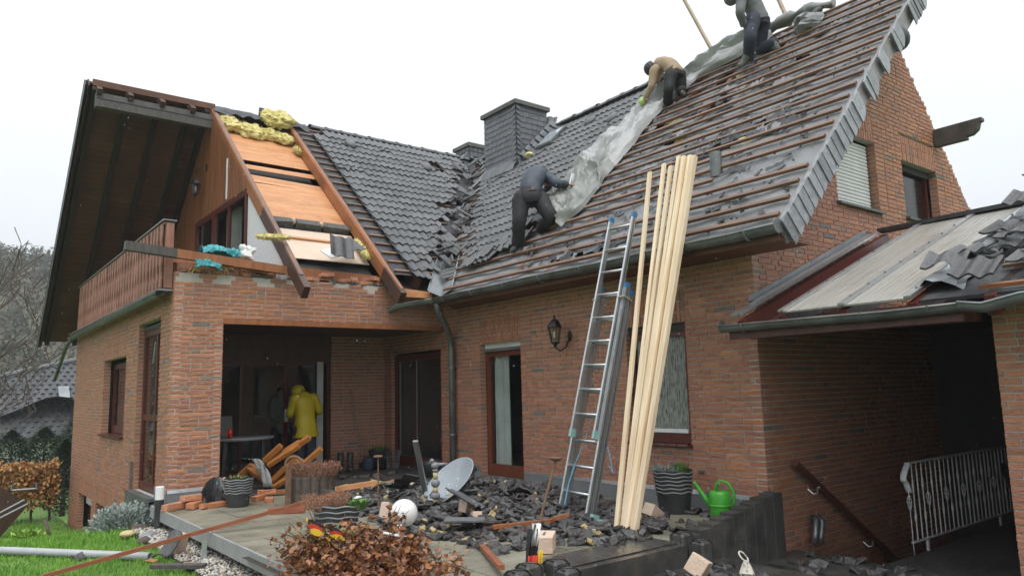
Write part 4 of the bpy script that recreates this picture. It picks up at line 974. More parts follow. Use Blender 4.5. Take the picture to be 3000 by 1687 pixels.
gut = gutter([(6.34, 4.62, 1.84), (6.34, 3.6, 1.83), (6.34, 2.95, 1.82), (6.34, 2.35, 1.83)], .066, 'canopy_gutter', zinc_dk, gar)
gutter([(6.33, 2.37, 1.84), (6.32, 2.2, 1.81), (6.33, 1.95, 1.86), (6.34, 1.2, 1.88), (6.34, -1, 1.88)], .07, 'dented_gutter', zinc_m, gar)
mb = MB(); mb.lathe([(.0, 0), (.066, 0), (.066, .01), (0, .012)], (6.34, 4.62, 1.838), 14, basis(V((1, 0, 0)), V((0, 0, 1)), V((0, 1, 0)))); mb.build('stop_end', zinc_dk, gut)
for y in (4.35, 3.75, 3.15, 2.6):
    mb = MB(); mb.tube([(6.34+.072*math.cos(a_), y, 1.84+.072*math.sin(a_)) for a_ in [math.pi*(1+i/8) for i in range(9)]], .010, 6); mb.build('gutter_bracket', zinc_dk, gut)
mb = MB(); mb.lim(6.42, 6.46, 2.4, 4.6, 1.70, 1.86); mb.build('fascia', frame_m, gar)
for y in (4.45, 3.98, 3.38, 2.78, 2.2, 1.6, 1.0, .4):
    mb = MB(); mb.beam(PG(-.02, y, -.11), PG(LG, y, -.11), .08, .16, NG); mb.build('canopy_rafter', frame_m, gar)
mb = MB(); mb.beam(PG(.25, 4.55, -.25), PG(.25, 2.4, -.25), .1, .12); mb.build('canopy_beam', frame_m, gar)
poly_m = pm('twin_wall_sheet', (.30, .285, .255), (.40, .385, .35), rough=.32, rvar=.1, scale=30, stretch=(.05, 3, .05), bump=.2, bscale=60, dirt=((.2, .18, .15), 2, .5, .8))
for (a, b) in ((3.98, 3.38), (3.38, 2.78)):
    mb = MB(); mb.prism([PG(.0, a-.01, .0), PG(LG, a-.01, .0), PG(LG, b+.01, .0), PG(.0, b+.01, .0)], NG*.016); sh = fix_normals(mb.build('plastic_roof_sheet', poly_m, gar))
    for q in range(9):
        y = a-.05-(a-b-.1)*q/8; rb = MB(); rb.beam(PG(.01, y, .017), PG(LG-.02, y, .017), .008, .003, NG); rb.build('rib', poly_m, sh)
for y in (3.98, 3.38, 2.80):
    mb = MB(); mb.beam(PG(-.02, y, .03), PG(LG, y, .03), .06, .02, NG); bt_ = mb.build('cover_profile', alu_m, gar)
    sc = MB()
    for q in range(9): sc.sphere(PG(.2+q*.38, y, .044), .014, 6, 4)
    sc.build('screw', zinc_dk, bt_, kind='stuff')
mb = MB(); mb.beam(PG(.0, 4.52, .03), PG(LG-.2, 4.52, .03), .09, .03, NG); mb.beam(PG(.0, 4.44, .04), PG(LG-.2, 4.44, .04), .03, .03, NG); wf = mb.build('edge_profile', alu_m, gar)
mb = MB(); mb.prism([PG(.45, 4.615, .02), PG(LG-.15, 4.615, .02), PG(LG-.15, 4.622, .10), PG(.45, 4.622, .10)], (0, -.008, 0)); mb.prism([PG(.45, 4.61, .05), PG(LG-.15, 4.61, .05), PG(LG-.15, 4.55, .045), PG(.45, 4.55, .045)], NG*.006); mb.build('wall_flashing', zinc_m, gar)
mb = MB(); mb.prism([PG(.05, 4.4, -.16), PG(LG, 4.4, -.16), PG(LG, 4.0, -.16), PG(.05, 4.0, -.16)], NG*-.02); mb.build('canopy_lining', frame_m, gar)
mb = MB(); mb.beam(PG(LG, 4.5, .02), PG(LG, 2.2, .06), .16, .05); mb.build('canopy_ridge_cap', felt_dk, gar)
mb = MB(); mb.prism([PG(LG-1.2, 2.8, .03), PG(LG-.02, 2.8, .03), PG(LG-.02, 2.35, .06), PG(LG-1.0, 2.5, .05)], NG*.005); mb.build('bright_sheet', alu_m, gar)
mb = MB(); mb.prism([PG(.05, 2.75, -.03), PG(LG, 2.75, -.03), PG(LG, -1.5, -.03), PG(.05, -1.5, -.03)], NG*-.02); mb.build('garage_roof_lining', felt_dk, gar)
for k in range(11):
    s = .12+.3*k; mb = MB(); mb.beam(PG(s, 2.3-(.25 if k % 2 else 0), .01), PG(s, -1.5, .01), .045, .03, NG); mb.build('batten', lath_m if k % 3 else raft_m, gar)
gt = random.Random(13)
def dark_copy(me):
    c = me.copy(); c.materials.clear(); c.materials.append(tile_in_m); return c
TD = [dark_copy(q) for q in T0+TB]
for k in range(11):
    for i in range(7):
        y = 2.62-.3*i; s = .05+.3*k
        if gt.random() < (.34 if k > 1 else .5): continue
        lift = gt.uniform(.02, .10)+(.10 if k > 6 else 0)
        inst('roof_tile', TD[gt.randrange(6)], gar, PG(s, y+gt.uniform(-.05, .05), lift), RG @ Euler((gt.uniform(-.1, .35), gt.uniform(-.2, .2), gt.uniform(-.25, .25))).to_matrix(), (1, 1, 1.2))
for k in range(44):
    y = gt.uniform(.9, 2.5); s = gt.uniform(2.2, LG+.1)
    inst('heaped_tile', TD[k % 2], gar, PG(s, y, .1+.5*gt.random()*max(0, min(1, (2.6-y)))), RG @ Euler((gt.uniform(-.2, 1.3), gt.uniform(-.5, .5), gt.uniform(-1.2, 1.2))).to_matrix())
foil = MB(); pts = []
for j in range(6):
    for i in range(30):
        s = .25+2.9*i/29; y = 2.82-.07*j+.06*nz((s*3, j, 1)); pts.append(PG(s, y, .03+.05*math.sin(j*.9)+.05*nz((s*5, j*.7, 2))))
foil.grid(pts, 30, 6); foil.build('crumpled_lead_strip', zinc_m, gar)
# =================================================================== THINGS ON AND BY THE HOUSE
# --- extension ladder
lad = empty('extension_ladder', (5.47, 6.04, TZ), 'grey aluminium extension ladder leaning on the eave gutter', 'ladder')
LB = V((5.47, 6.04, TZ)); LU = (V((6.382, 5.915, 3.21))-LB).normalized(); LY = V((0, 1, 0)); LY = (LY-LU*LY.dot(LU)).normalized(); LN = LU.cross(LY).normalized()
if LN.x > 0: LN = -LN
def lp(a, y, n): return LB+LU*a+LY*y+LN*n
def lsec(a0, a1, half, n, cap, rung0):
    for s in (-1, 1):
        mb = MB(); mb.beam(lp(a0, s*half, n), lp(a1, s*half, n), .026, .062, LN); st = mb.build('stile', alu_m, lad)
        mb = MB(); mb.beam(lp(a0+.01, s*(half+.014), n), lp(a1-.01, s*(half+.014), n), .004, .022, LN); mb.build('groove', zinc_dk, st)
        mb = MB(); mb.beam(lp(a1-.02, s*half, n), lp(a1+.035, s*half, n), .034, .068, LN); mb.build('end_cap', cap, st)
    a = rung0
    while a < a1-.08:
        mb = MB(); mb.tube([lp(a, -half+.012, n), lp(a, half-.012, n)], .015, 8); mb.build('rung', alu_m, lad, smooth=True); a += .28
capb = pm('blue_cap', (.03, .16, .35), rough=.4); capg = pm('teal_foot', (.20, .36, .35), (.26, .42, .40), rough=.5)
lsec(0.02, 2.62, .215, 0, capb, .28); lsec(.02, 2.55, .215, -.07, capb, .28)
lsec(.92, 3.47, .185, .06, capb, 1.12)
for s in (-1, 1):
    mb = MB(); mb.beam(lp(.86, s*.185, .06), lp(.95, s*.185, .06), .036, .07, LN); mb.build('stile_end', capg, lad)
    mb = MB(); mb.beam(lp(-.01, s*.30 if s < 0 else .215, -.02), lp(.10, s*.30 if s < 0 else .215, -.02), .05, .09, LN); mb.build('rubber_foot', capg, lad)
    mb = MB(); mb.tube([lp(2.45, s*.2, .1), lp(2.48, s*.235, .05), lp(2.46, s*.235, -.08), lp(2.44, s*.19, -.1)], .014, 6); mb.build('lashing', pm('rope', (.28, .26, .2), rough=.9), lad)
mb = MB(); mb.beam(lp(.04, .23, .03), lp(.04, -.42, .0), .03, .06, LN); mb.build('foot_bar', alu_m, lad)
mb = MB(); mb.beam(lp(.04, -.40, .0), lp(.04, -.50, .0), .05, .08, LN); mb.build('bar_end', capg, lad)
rb = pm('blue_strap', (.10, .27, .42), (.14, .33, .5), rough=.6)
mb = MB(); mb.tube([lp(.55, .1, .02), lp(.35, .13, .03), lp(.12, .12, .04), lp(.06, .16, .03)], .009, 5); mb.tube([lp(.56, .1, .02), lp(.9, .07, -.05), lp(1.2, .06, -.08)], .005, 5); mb.tube([lp(.95, -.16, -.09), lp(.7, -.28, -.12), lp(.55, -.36, -.12), lp(.62, -.3, -.1)], .006, 5); mb.build('strap', rb, lad)
# --- new roof battens propped against the gutter
pt = [(5.34, 5.27, 6.596, 5.69, 3.78, .05, .03), (5.35, 5.20, 6.611, 5.48, 3.83, .045, .03), (5.33, 5.175, 6.591, 5.365, 3.77, .05, .03), (5.34, 5.13, 6.62, 5.26, 3.86, .05, .045), (5.33, 5.085, 6.612, 5.185, 3.84, .045, .045), (5.30, 5.10, 6.57, 5.15, 3.82, .05, .04), (5.34, 5.03, 6.603, 5.09, 3.82, .05, .045), (5.31, 5.015, 6.58, 5.02, 3.79, .06, .05)]
lb_ = ['slim new spruce batten standing apart nearest the ladder', 'new spruce batten, second from the ladder in the leaning bundle', 'new spruce batten, third from the ladder, its top just lower', 'new spruce batten at the left edge of the tight bundle', 'new spruce batten inside the tight leaning bundle', 'new spruce batten at the back of the tight leaning bundle', 'new spruce batten second from the window in the bundle', 'thick new spruce batten nearest the window in the bundle']
for i, (x0, y0, x1, y1, z1, w, h) in enumerate(pt):
    p, q = V((x0, y0, TZ+.005)), V((x1, y1, z1)); mb = MB(); s, d, t = frame(q-p, V((-1, 0, 0))); L = (q-p).length
    mb.box((0, 0, L/2), (w, h, L)); me = mb.mesh('timber_batten', new_wood, V((0, 0, 0)))
    o = bpy.data.objects.new('timber_batten', me); link(o, None, p); o.rotation_euler = basis(s, t.cross(s).normalized() if False else -t, d).to_euler() if basis(s, -t, d).determinant() > 0 else basis(s, t, d).to_euler()
    tag(o, lb_[i], 'timber', 'new battens leaning on the gutter')
# --- lanterns
lamp_k = pm('lantern_black', (.02, .02, .021), (.03, .03, .031), rough=.35, metal=.3); lamp_g = glass('lantern_glass', (.8, .8, .75), .1)
def lantern(c, arm, label, hang=False):
    c = V(c); root = empty('wall_lantern', c, label, 'lantern', 'wall lanterns')
    mb = MB(); n = 6
    mb.lathe([(.098, .06), (.11, .065), (.085, .11), (.06, .15), (.03, .175), (.012, .19), (.018, .21), (.006, .235), (.001, .26)], c, n); mb.build('lamp_roof', lamp_k, root)
    mb = MB(); mb.lathe([(.001, -.22), (.02, -.2), (.03, -.17), (.055, -.16), (.06, -.15), (.05, -.14)], c, n); mb.build('lamp_base', lamp_k, root)
    for i in range(n):
        a = 2*math.pi*i/n; m2 = MB(); m2.beam(c+V((.055*math.cos(a), .055*math.sin(a), -.15)), c+V((.095*math.cos(a), .095*math.sin(a), .06)), .010, .010); m2.build('glazing_bar', lamp_k, root)
    g = MB(); g.lathe([(.05, -.145), (.09, .06)], c, n, cap=False); g.build('lamp_glass', lamp_g, root)
    b = MB(); b.lathe([(.001, -.1), (.022, -.07), (.022, .0), (.001, .03)], c, 8); b.build('bulb', white_p, root, smooth=True)
    w = V(arm); m3 = MB()
    if hang: m3.tube([c+V((0, 0, .24)), c+V((0, 0, .3)), c.lerp(w, .5)+V((0, 0, .33)), w+V((0, 0, .27))], .012, 6)
    else: m3.tube([c+V((0, 0, -.21)), c+(w-c)*.3+V((0, 0, -.25)), c+(w-c)*.7+V((0, 0, -.19)), w+V((0, 0, -.02))], .012, 6)
    m3.build('arm', lamp_k, root, smooth=True)
    nrm = (c-w); nrm.z = 0; nrm.normalize(); m4 = MB(); s = V((0, 0, 1)).cross(nrm); zc = w.z+(.27 if hang else -.02)
    m4.lathe([(.001, -.0), (.055, 0), (.05, .02), (.02, .035), (.001, .04)], (w.x, w.y, zc), 10, basis(s, V((0, 0, 1)), s.cross(V((0, 0, 1)))), sx=.8, sy=1.4); m4.build('wall_plate', lamp_k, root)
lantern((6.74, 7.67, 2.03), (XM-.005, 7.60, 2.0), 'black wall lantern between the terrace door and the ladder')
lantern((3.95, 15.33, 5.48), (GX-.005, 15.15, 5.6), 'old black lantern on the boarded balcony gable', True)

# --- tarpaulin bunched on the roof
tl = [(8.0, 9.0), (8.39, 9.21), (8.75, 9.2), (9.158, 9.123), (9.537, 8.875), (9.9, 8.8), (10.262, 8.71), (10.6, 8.45), (10.74, 7.9), (10.76, 7.0)]
tr = [(7.28, 8.03), (7.56, 7.83), (7.95, 7.88), (8.26, 7.943), (8.864, 7.911), (9.375, 7.986), (9.708, 7.898), (10.248, 7.604), (10.36, 6.86), (10.62, 6.35)]
def spl(lst, t):
    f = t*(len(lst)-1); i = min(int(f), len(lst)-2); u = f-i; return lst[i][0]*(1-u)+lst[i+1][0]*u, lst[i][1]*(1-u)+lst[i+1][1]*u
nu_, nv_ = 46, 120; pts = []
for j in range(nv_):
    t = j/(nv_-1); a = spl(tl, t); b = spl(tr, t)
    for i in range(nu_):
        u = i/(nu_-1); x = a[0]*(1-u)+b[0]*u; y = a[1]*(1-u)+b[1]*u
        fold = .34*(.5-abs(nz((u*3.4+t*2.5+.8*nz((u*3, t*6, 5)), t*3.2, 1))))+.16*(.4-abs(nz((u*6-t*9, t*10, 4))))+.07*abs(nz((u*14, t*30, 8)))
        e = math.sin(math.pi*min(max(u, 0), 1))**.5
        off = max(.03, .035+e*(.03+fold*(1.15 if t < .75 else .75))); jx = .05*nz((u*8, t*14, 2)); jy = .07*nz((u*7, t*15, 6))
        s_ = (x+jx-EX)*math.sqrt(1+SM*SM)
        pts.append(PM(s_, y+jy, off+(.16*max(0, t-.72)*3*e)))
tp = MB(); tp.grid(pts, nu_, nv_)
for idx, f in enumerate(tp.f):
    i = idx % (nu_-1); j = idx//(nu_-1); tp.m[idx] = 1 if j/nv_ < .30+.10*nz((i*.11, j*.09, 3))+(.06 if i > 30 else -.03) else 0
tpo = tp.build('tarpaulin', [tarp_m, tarp_dk], smooth=True, label='crumpled grey tarpaulin bunched up the roof from the eave to the ridge', cat='tarpaulin'); smooth_angle(tpo, 16)
mb = MB(); rr = []; pp = []
for i in range(16):
    t = i/15; pp.append(V((10.70, 6.7-1.35*t, 7.07+.10*math.sin(t*3.1)))); rr.append(.07+.03*math.sin(i*1.3)+.03*(1-t))
mb.tube(pp, rr, 12); mb.v = [p+V((nz(p*9), nz(p*9, 1, 3), nz(p*9, 1, 5)))*.05 for p in mb.v]; tag(mb.build('rolled_foil', tarp_dk, smooth=True), 'dark rolled-up foil lying along the roof ridge', 'foil')
mb = MB(); mb.sphere((10.33, 5.62, 6.72), .17, 14, 10, s=(1.1, 1.3, 1)); mb.v = [p+V((nz(p*8), nz(p*8, 1, 3), nz(p*8, 1, 7)))*.12 for p in mb.v]; bag = mb.build('tool_bag', felt_m, smooth=False); tag(bag, 'grey bundled bag hung high on the roof battens', 'bag')
mb = MB(); mb.tube([(10.35, 5.6, 6.8), (10.55, 5.55, 7.0), (10.6, 5.5, 7.02)], .05, 8); mb.build('strap', felt_dk, bag, smooth=True)
for (a, b, lb) in (((10.82, 7.55, 6.9), (11.55, 9.0, 9.4), 'long pale timber pole rising behind the ridge above the crouching roofer'), ((10.82, 6.1, 6.9), (11.5, 7.1, 9.2), 'long pale timber pole rising behind the ridge beside the standing roofer')):
    mb = MB(); mb.beam(a, b, .05, .05); tag(mb.build('timber_pole', pm('pole_wood', (.30, .23, .15), (.37, .29, .2), rough=.7, scale=5)), lb, 'timber')

# --- cloths on the broken wall top
def cloth(name, c, size, m, seed, label, cat, rot=None, amp=.4):
    o = wool(c, size, rot or Matrix.Identity(3), seed, None, name, m, amp, 40, 26, 9, 0); tag(o, label, cat); smooth_angle(o, 30); return o
teal = pm('teal_sheet', (.03, .25, .29), (.05, .33, .37), rough=.35, scale=5, bump=.2)
def drape(x0, x1, path, m, label, seed, amp=.05):
    n_, k_ = 44, 26; pts = []
    for j in range(k_):
        f = j/(k_-1)*(len(path)-1); i0 = min(int(f), len(path)-2); u = f-i0; y = path[i0][0]*(1-u)+path[i0+1][0]*u; z = path[i0][1]*(1-u)+path[i0+1][1]*u
        for i in range(n_):
            t = i/(n_-1); ed = .05*nz((j*.35, seed, 0))*(1 if t > .5 else -1)*abs(t-.5)*2
            r = lambda a, b, o: (.5-abs(nz((t*a+o, j/k_*b, seed+o)))); w = amp*(1.6*r(7, 3, 1)+.8*r(15, 6, 4))
            pts.append((x0+(x1-x0)*t+ed, y-w*.5+.03*nz((t*4, j*.1, seed)), z+w-.12*abs(t-.45)**1.5*(1+nz((t*5, 0, seed)))))
    mb = MB(); mb.grid(pts, n_, k_); o = mb.build('plastic_sheet', m); o.modifiers.new('s', 'SOLIDIFY').thickness = .003; smooth_angle(o, 14); return tag(o, label, 'plastic sheet')
drape(2.92, 3.46, [(11.16, 3.26), (11.08, 3.37), (10.98, 3.41), (10.88, 3.36), (10.84, 3.30)], teal, 'crumpled teal plastic sheet on the broken balcony wall', 3)
drape(2.80, 3.14, [(10.82, 3.19), (10.76, 3.19), (10.71, 3.15), (10.70, 3.07)], teal, 'teal plastic hanging below the loose beam', 8, .03)
cloth('white_bag', (3.58, 10.98, 3.38), (.10, .09, .11), white_p, 17, 'small white bag on the broken wall beside the teal sheet', 'bag', amp=.8)
mb = MB(); r_ = random.Random(6)
for i in range(90):
    p = V((2.78+r_.random()*.55, 10.78+r_.uniform(-.04, .06), 3.08+r_.random()*.05)); d = V((r_.uniform(-1, 1), r_.uniform(-.5, .3), r_.uniform(-1.2, .3)))*.13; mb.tube([p, p+d*.5+V((0, 0, .02)), p+d], .003, 3)
tag(mb.build('straw', pm('straw', (.32, .24, .09), (.4, .31, .14), rough=.9), kind='stuff'), 'loose straw spilling over the broken wall top', 'straw')

# --- rubble of shattered roof tiles
def shard_mesh(r, rad, nm='tile_shard', mats=tile_in_m):
    n = r.randint(5, 8); a0 = r.random()*6; ph = r.random()*.15; pts = []
    for i in range(n):
        a = a0+2*math.pi*(i+r.uniform(-.25, .25))/n; q = rad*r.uniform(.55, 1.15); pts.append((q*math.cos(a)*1.25, q*math.sin(a)))
    f = lambda u: .030*math.cos(2*math.pi*(u+ph)/.15)*min(1, rad/.08)
    ring = []
    for (u, v) in pts: ring.append((u, v, f(u)))
    mid = [((u*.5), v*.5, f(u*.5)) for (u, v) in pts]; c = (0, 0, f(0)); T = .017; mb = MB(); top = ring+mid+[c]; N_ = n
    fs = [(i, (i+1) % n, n+(i+1) % n, n+i) for i in range(n)]+[(n+i, n+(i+1) % n, 2*n) for i in range(n)]
    mb.add(top, fs); mb.add([(p[0], p[1], p[2]-T) for p in top], [tuple(reversed(q)) for q in fs]); o = len(top)
    mb.f += [((i+1) % n, i, o+i, o+(i+1) % n) for i in range(n)]; mb.m += [0]*n
    return mb.mesh(nm, mats, V((0, 0, 0)))
sr = random.Random(17)
SH = [shard_mesh(sr, sr.uniform(.03, .06)) for _ in range(10)]+[shard_mesh(sr, sr.uniform(.06, .13), mats=(tile_in_m, tile_in_m, tile_in2, tile_in3)[k % 4]) for k in range(14)]
POLY = [(4.9, 10.2), (6.0, 10.3), (6.75, 9.2), (6.75, 8.7), (6.4, 6.6), (6.05, 5.4), (5.5, 4.75), (4.7, 4.75), (4.5, 5.2), (3.9, 5.25), (3.75, 6.9), (4.45, 9.3)]
def inpoly(x, y, P_):
    c = False; n = len(P_); j = n-1
    for i in range(n):
        if (P_[i][1] > y) != (P_[j][1] > y) and x < (P_[j][0]-P_[i][0])*(y-P_[i][1])/(P_[j][1]-P_[i][1])+P_[i][0]: c = not c
        j = i
    return c
def mound(x, y):
    g = lambda cx, cy, s, h: h*math.exp(-((x-cx)**2+(y-cy)**2)/(2*s*s))
    return g(5.5, 7.9, .75, .22)+g(5.0, 7.1, .5, .10)+g(5.1, 9.1, .5, .08)+g(4.8, 6.1, .4, .05)+g(5.75, 6.6, .5, .08)+g(5.3, 5.1, .4, .03)
shards = []
def dens(x, y): return min(1, .25+mound(x, y)*5+.35*(x > 5.2 and y > 5))
for i in range(5200):
    x = sr.uniform(3.6, 6.8); y = sr.uniform(4.55, 10.4)
    if not inpoly(x, y, POLY): continue
    if sr.random() > dens(x, y): continue
    big = sr.random() < .38; me = SH[10+sr.randrange(14)] if big else SH[sr.randrange(10)]; mo = mound(x, y)
    z = TZ+.022+mo*(.35+.65*sr.random()); til = .10+mo*1.2
    shards.append((me, V((x, y, z)), Euler((sr.gauss(0, til), sr.gauss(0, til), sr.random()*6.28)), big, sr.uniform(.8, 1.25)))
for i in range(150):     # strays on the open paving, the steps and along the palisade
    x, y, z = sr.choice(((sr.uniform(2.9, 4.2), sr.uniform(5.2, 8.0), TZ+.02), (sr.uniform(5.4, 6.8), sr.uniform(4.75, 5.6), TZ+.02), (sr.uniform(4.1, 5.4), sr.uniform(3.5, 4.3), -.28), (sr.uniform(5.2, 6.6), sr.uniform(9.6, 12), TZ+.02), (sr.uniform(6.5, 7.3), sr.uniform(3.0, 4.4), -.48)))
    if x < 3.9 and sr.random() < .6: continue
    me = SH[sr.randrange(24)]; shards.append((me, V((x, y, z)), Euler((sr.gauss(0, .15), sr.gauss(0, .15), sr.random()*6.28)), True, sr.uniform(.6, 1.1)))
shards.sort(key=lambda s: cam_dist(s[1])*(1 if s[3] else 1.7)-mound(s[1].x, s[1].y)*4*(s[1].z-TZ))
core = MB(); pts = []; nx_, ny_ = 44, 70
for j in range(ny_):
    for i in range(nx_):
        x = 3.6+3.2*i/(nx_-1); y = 4.6+5.8*j/(ny_-1); pts.append((x, y, TZ-.03+.62*mound(x, y)+.02*nz((x*7, y*7, 0))))
core.grid(pts, nx_, ny_); 
rest = MB(); r3_ = random.Random(44)
for i, (me, p, e, big, sc) in enumerate(shards):
    if i < 300:
        o = inst('tile_shard', me, None, p, e, (sc, sc, 1)); tag(o, 'dark broken roof tile fragment in the rubble on the terrace', 'tile fragment', 'shattered roof tiles on the terrace')
    else:
        mm = e.to_matrix(); rest.add([p+mm @ V((v.co.x*sc, v.co.y*sc, v.co.z)) for v in me.vertices], [tuple(q.vertices) for q in me.polygons], r3_.choices((0, 1, 2), (55, 27, 18))[0])
tag(rest.build('tile_rubble', [tile_in_m, tile_in2, tile_in3], kind='stuff'), 'mass of smaller shattered dark roof tiles', 'rubble')
tag(core.build('rubble_dust', tile_in_m, smooth=True, kind='stuff'), 'dark crumbled tile debris under the shards', 'rubble')
for (p, e, lb) in (((4.62, 6.6, .0), (.5, .25, .5), 'nearly whole dark roof tile lying by the stone ornament'), ((4.95, 8.5, .06), (.3, .5, 2.2), 'dark roof tile standing on edge behind the dish'), ((5.9, 8.55, .02), (.1, .1, 1.2), 'whole dark roof tile lying in front of the terrace door'), ((4.35, 6.1, -.06), (.1, .05, .9), 'broad dark roof tile lying flat before the rubble heap'), ((4.15, 8.7, -.05), (.2, .2, .2), 'dark roof tile near the ring planter')):
    tag(inst('fallen_roof_tile', T0[0], None, p, Euler(e)), lb, 'roof tile', 'fallen roof tiles')
yl = pm('ochre_foam', (.36, .27, .12), (.45, .35, .18), rough=.9, scale=14, bump=.6)
yr = MB()
for i in range(60):
    x = sr.uniform(3.8, 6.4); y = sr.uniform(4.9, 9.6)
    if inpoly(x, y, POLY): yr.box((x, y, TZ+.03+mound(x, y)*.9), (sr.uniform(.02, .08), sr.uniform(.02, .06), sr.uniform(.02, .04)), Euler((sr.random(), sr.random(), sr.random()*6)).to_matrix(), jit=.01)
tag(yr.build('mortar_crumbs', yl, kind='stuff'), 'ochre mortar and foam crumbs among the tile rubble', 'rubble')
# --- bricks and blocks lying about
def loose(name, c, size, rz, m, label, cat, group=None, ex=(0, 0), jit=.008):
    mb = MB(); mb.box((0, 0, 0), size, None, jit=jit); o = bpy.data.objects.new(name, mb.mesh(name, m, V((0, 0, 0)))); link(o, None, c); o.rotation_euler = (ex[0], ex[1], rz)
    bv = o.modifiers.new('bevel', 'BEVEL'); bv.width = .008; bv.segments = 2
    return tag(o, label, cat, group)
bl = 'pale building blocks in the debris'
ho = loose('building_block', (4.25, 5.06, TZ+.075), (.25, .17, .15), .75, stone_b, 'large beige block with a slot behind the folded flag', 'block', bl)
mb = MB(); mb.box((0, 0, .0765), (.12, .02, .004)); ob = bpy.data.objects.new('slot', mb.mesh('slot', conc_m, V((0, 0, 0)))); link(ob, ho, WL[ho.name]); 
loose('building_block', (4.62, 6.78, .03), (.16, .11, .13), .3, stone_b, 'beige block standing in the rubble in front of the dish', 'block', bl, (.1, .15))
loose('building_block', (4.58, 6.55, -.05), (.14, .1, .09), 1.2, stone_b, 'small broken beige block below the upright block', 'block', bl, (.2, .3), .02)
loose('building_block', (4.95, 9.35, .0), (.26, .16, .14), .4, yl, 'ochre block half buried behind the ring planter', 'block', bl, (.1, .2), .02)
loose('building_block', (5.15, 8.9, .06), (.24, .14, .12), 1.0, stone_b, 'beige block leaning on the ochre block', 'block', bl, (.2, .4))
loose('building_block', (4.1, 7.55, -.06), (.36, .10, .18), .75, stone_b, 'long beige slab behind the white globe lamp', 'block', bl, (.1, .3))
loose('building_block', (6.05, 5.42, -.06), (.24, .12, .12), .25, stone_b, 'beige perforated brick lying beside the big black pot', 'block', bl, (.2, .5))
loose('building_block', (5.05, 4.06, -.215), (.17, .15, .15), .4, stone_b, 'beige block tipped on the lower step', 'block', bl, (.5, .25))
loose('building_block', (4.75, 10.15, -.08), (.34, .09, .07), .5, yl, 'yellowish strip block behind the heather', 'block', bl)
ob_ = ['orange brick fragment heap, top piece by the hedgehog figure', 'orange brick lying at the terrace corner', 'long orange brick stub at the terrace corner, lowest', 'orange brick fragment next to the striped pot', 'small orange brick crumb by the bollard', 'orange brick behind the striped pot', 'orange brick chunk between striped pot and rusty hook', 'orange brick chunk on top behind the striped pot', 'orange brick in front of the patio', 'orange brick half beside the red cup chair', 'orange brick scrap on the lower step']
bp_ = [((2.82, 10.25, -.01), (.5, .10, .07), .3), ((2.72, 10.12, -.08), (.24, .11, .07), .9), ((2.55, 10.2, -.08), (.45, .09, .08), .5), ((2.95, 10.0, -.095), (.24, .11, .065), .1), ((2.80, 9.98, -.10), (.1, .08, .06), .6), ((3.55, 10.15, -.09), (.2, .11, .07), .5), ((3.62, 9.95, -.095), (.18, .11, .065), 1.1), ((3.68, 10.2, -.03), (.22, .11, .065), .2), ((5.55, 10.2, -.09), (.26, .11, .065), .2), ((5.85, 9.9, -.10), (.2, .1, .05), .7), ((4.45, 3.75, -.27), (.17, .1, .07), .3)]
for (p, s, rz), lb in zip(bp_, ob_): loose('loose_brick', p, s, rz, brick_m[6 if s[0] < .4 else 2], lb, 'brick', 'orange bricks broken off the wall', (rnd.uniform(-.1, .1), rnd.uniform(-.1, .1)), .012)
# --- timber scraps
def bar(name, a, b, w, h, m, label, cat): 
    mb = MB(); mb.beam(a, b, w, h); return tag(mb.build(name, m), label, cat)
redw = pm('stained_batten', (.23, .075, .035), (.30, .105, .05), rough=.45, rvar=.1, scale=4, stretch=(1, 4, 4), bump=.2)
bar('roof_batten', (.93, 8.40, -.355), (3.70, 7.90, .175), .04, .038, redw, 'long red-brown batten lying across lawn, gravel and terrace', 'batten')
bar('roof_batten', (3.9, 5.5, -.10), (3.45, 4.62, -.06), .05, .035, redw, 'short red-brown batten by the folded flag and beige block', 'batten')
bar('roof_batten', (4.35, 5.95, -.05), (4.95, 5.75, -.04), .05, .035, raft_m, 'broken orange batten half buried in tile shards', 'batten')
bar('wood_scrap', (4.95, 5.74, -.02), (5.05, 5.62, .02), .10, .03, raft_m, 'splintered board end by the ladder foot', 'wood scrap')
bar('wood_scrap', (3.25, 8.95, -.10), (3.62, 8.75, -.09), .14, .06, redw, 'red-brown board stub below the long batten', 'wood scrap')
bar('wood_scrap', (3.75, 10.55, -.08), (4.3, 10.3, -.07), .09, .05, raft_m, 'orange board under the overturned chair', 'wood scrap')
bar('wood_scrap', (4.3, 9.35, .02), (4.75, 9.1, .08), .10, .06, lath_new, 'bright orange board end behind the oval planter', 'wood scrap')
# --- satellite dish
dsh = empty('satellite_dish', (4.85, 7.55, TZ), 'grey satellite dish fallen on the tile rubble', 'satellite dish')
dn = (_r*-.59+_u*.74+_f*-.27).normalized(); ds_, dd_, _ = frame(dn, V((0, 0, 1))); dx = ds_; dy = dn.cross(ds_).normalized(); RD = basis(dx, dy, dn); dc = V((4.83, 7.46, .22))
dish_m = pm('dish_grey', (.27, .30, .325), (.32, .35, .375), rough=.35, scale=3, dirt=((.2, .22, .24), 4, .5, .8))
mb = MB(); mb.lathe([(.001, -.085), (.1, -.08), (.2, -.062), (.3, -.028), (.37, .005), (.385, .012), (.39, .004), (.375, -.008), (.3, -.04), (.2, -.075), (.1, -.095), (.001, -.1)], dc, 36, RD, sx=1, sy=.93); mb.build('reflector', dish_m, dsh, smooth=True)
mb = MB()
for a in range(4): mb.sphere(dc+RD @ V((.1*math.cos(a*1.57), .1*math.sin(a*1.57), -.075)), .009, 6, 4)
mb.build('bolt', white_p, dsh, kind='stuff')
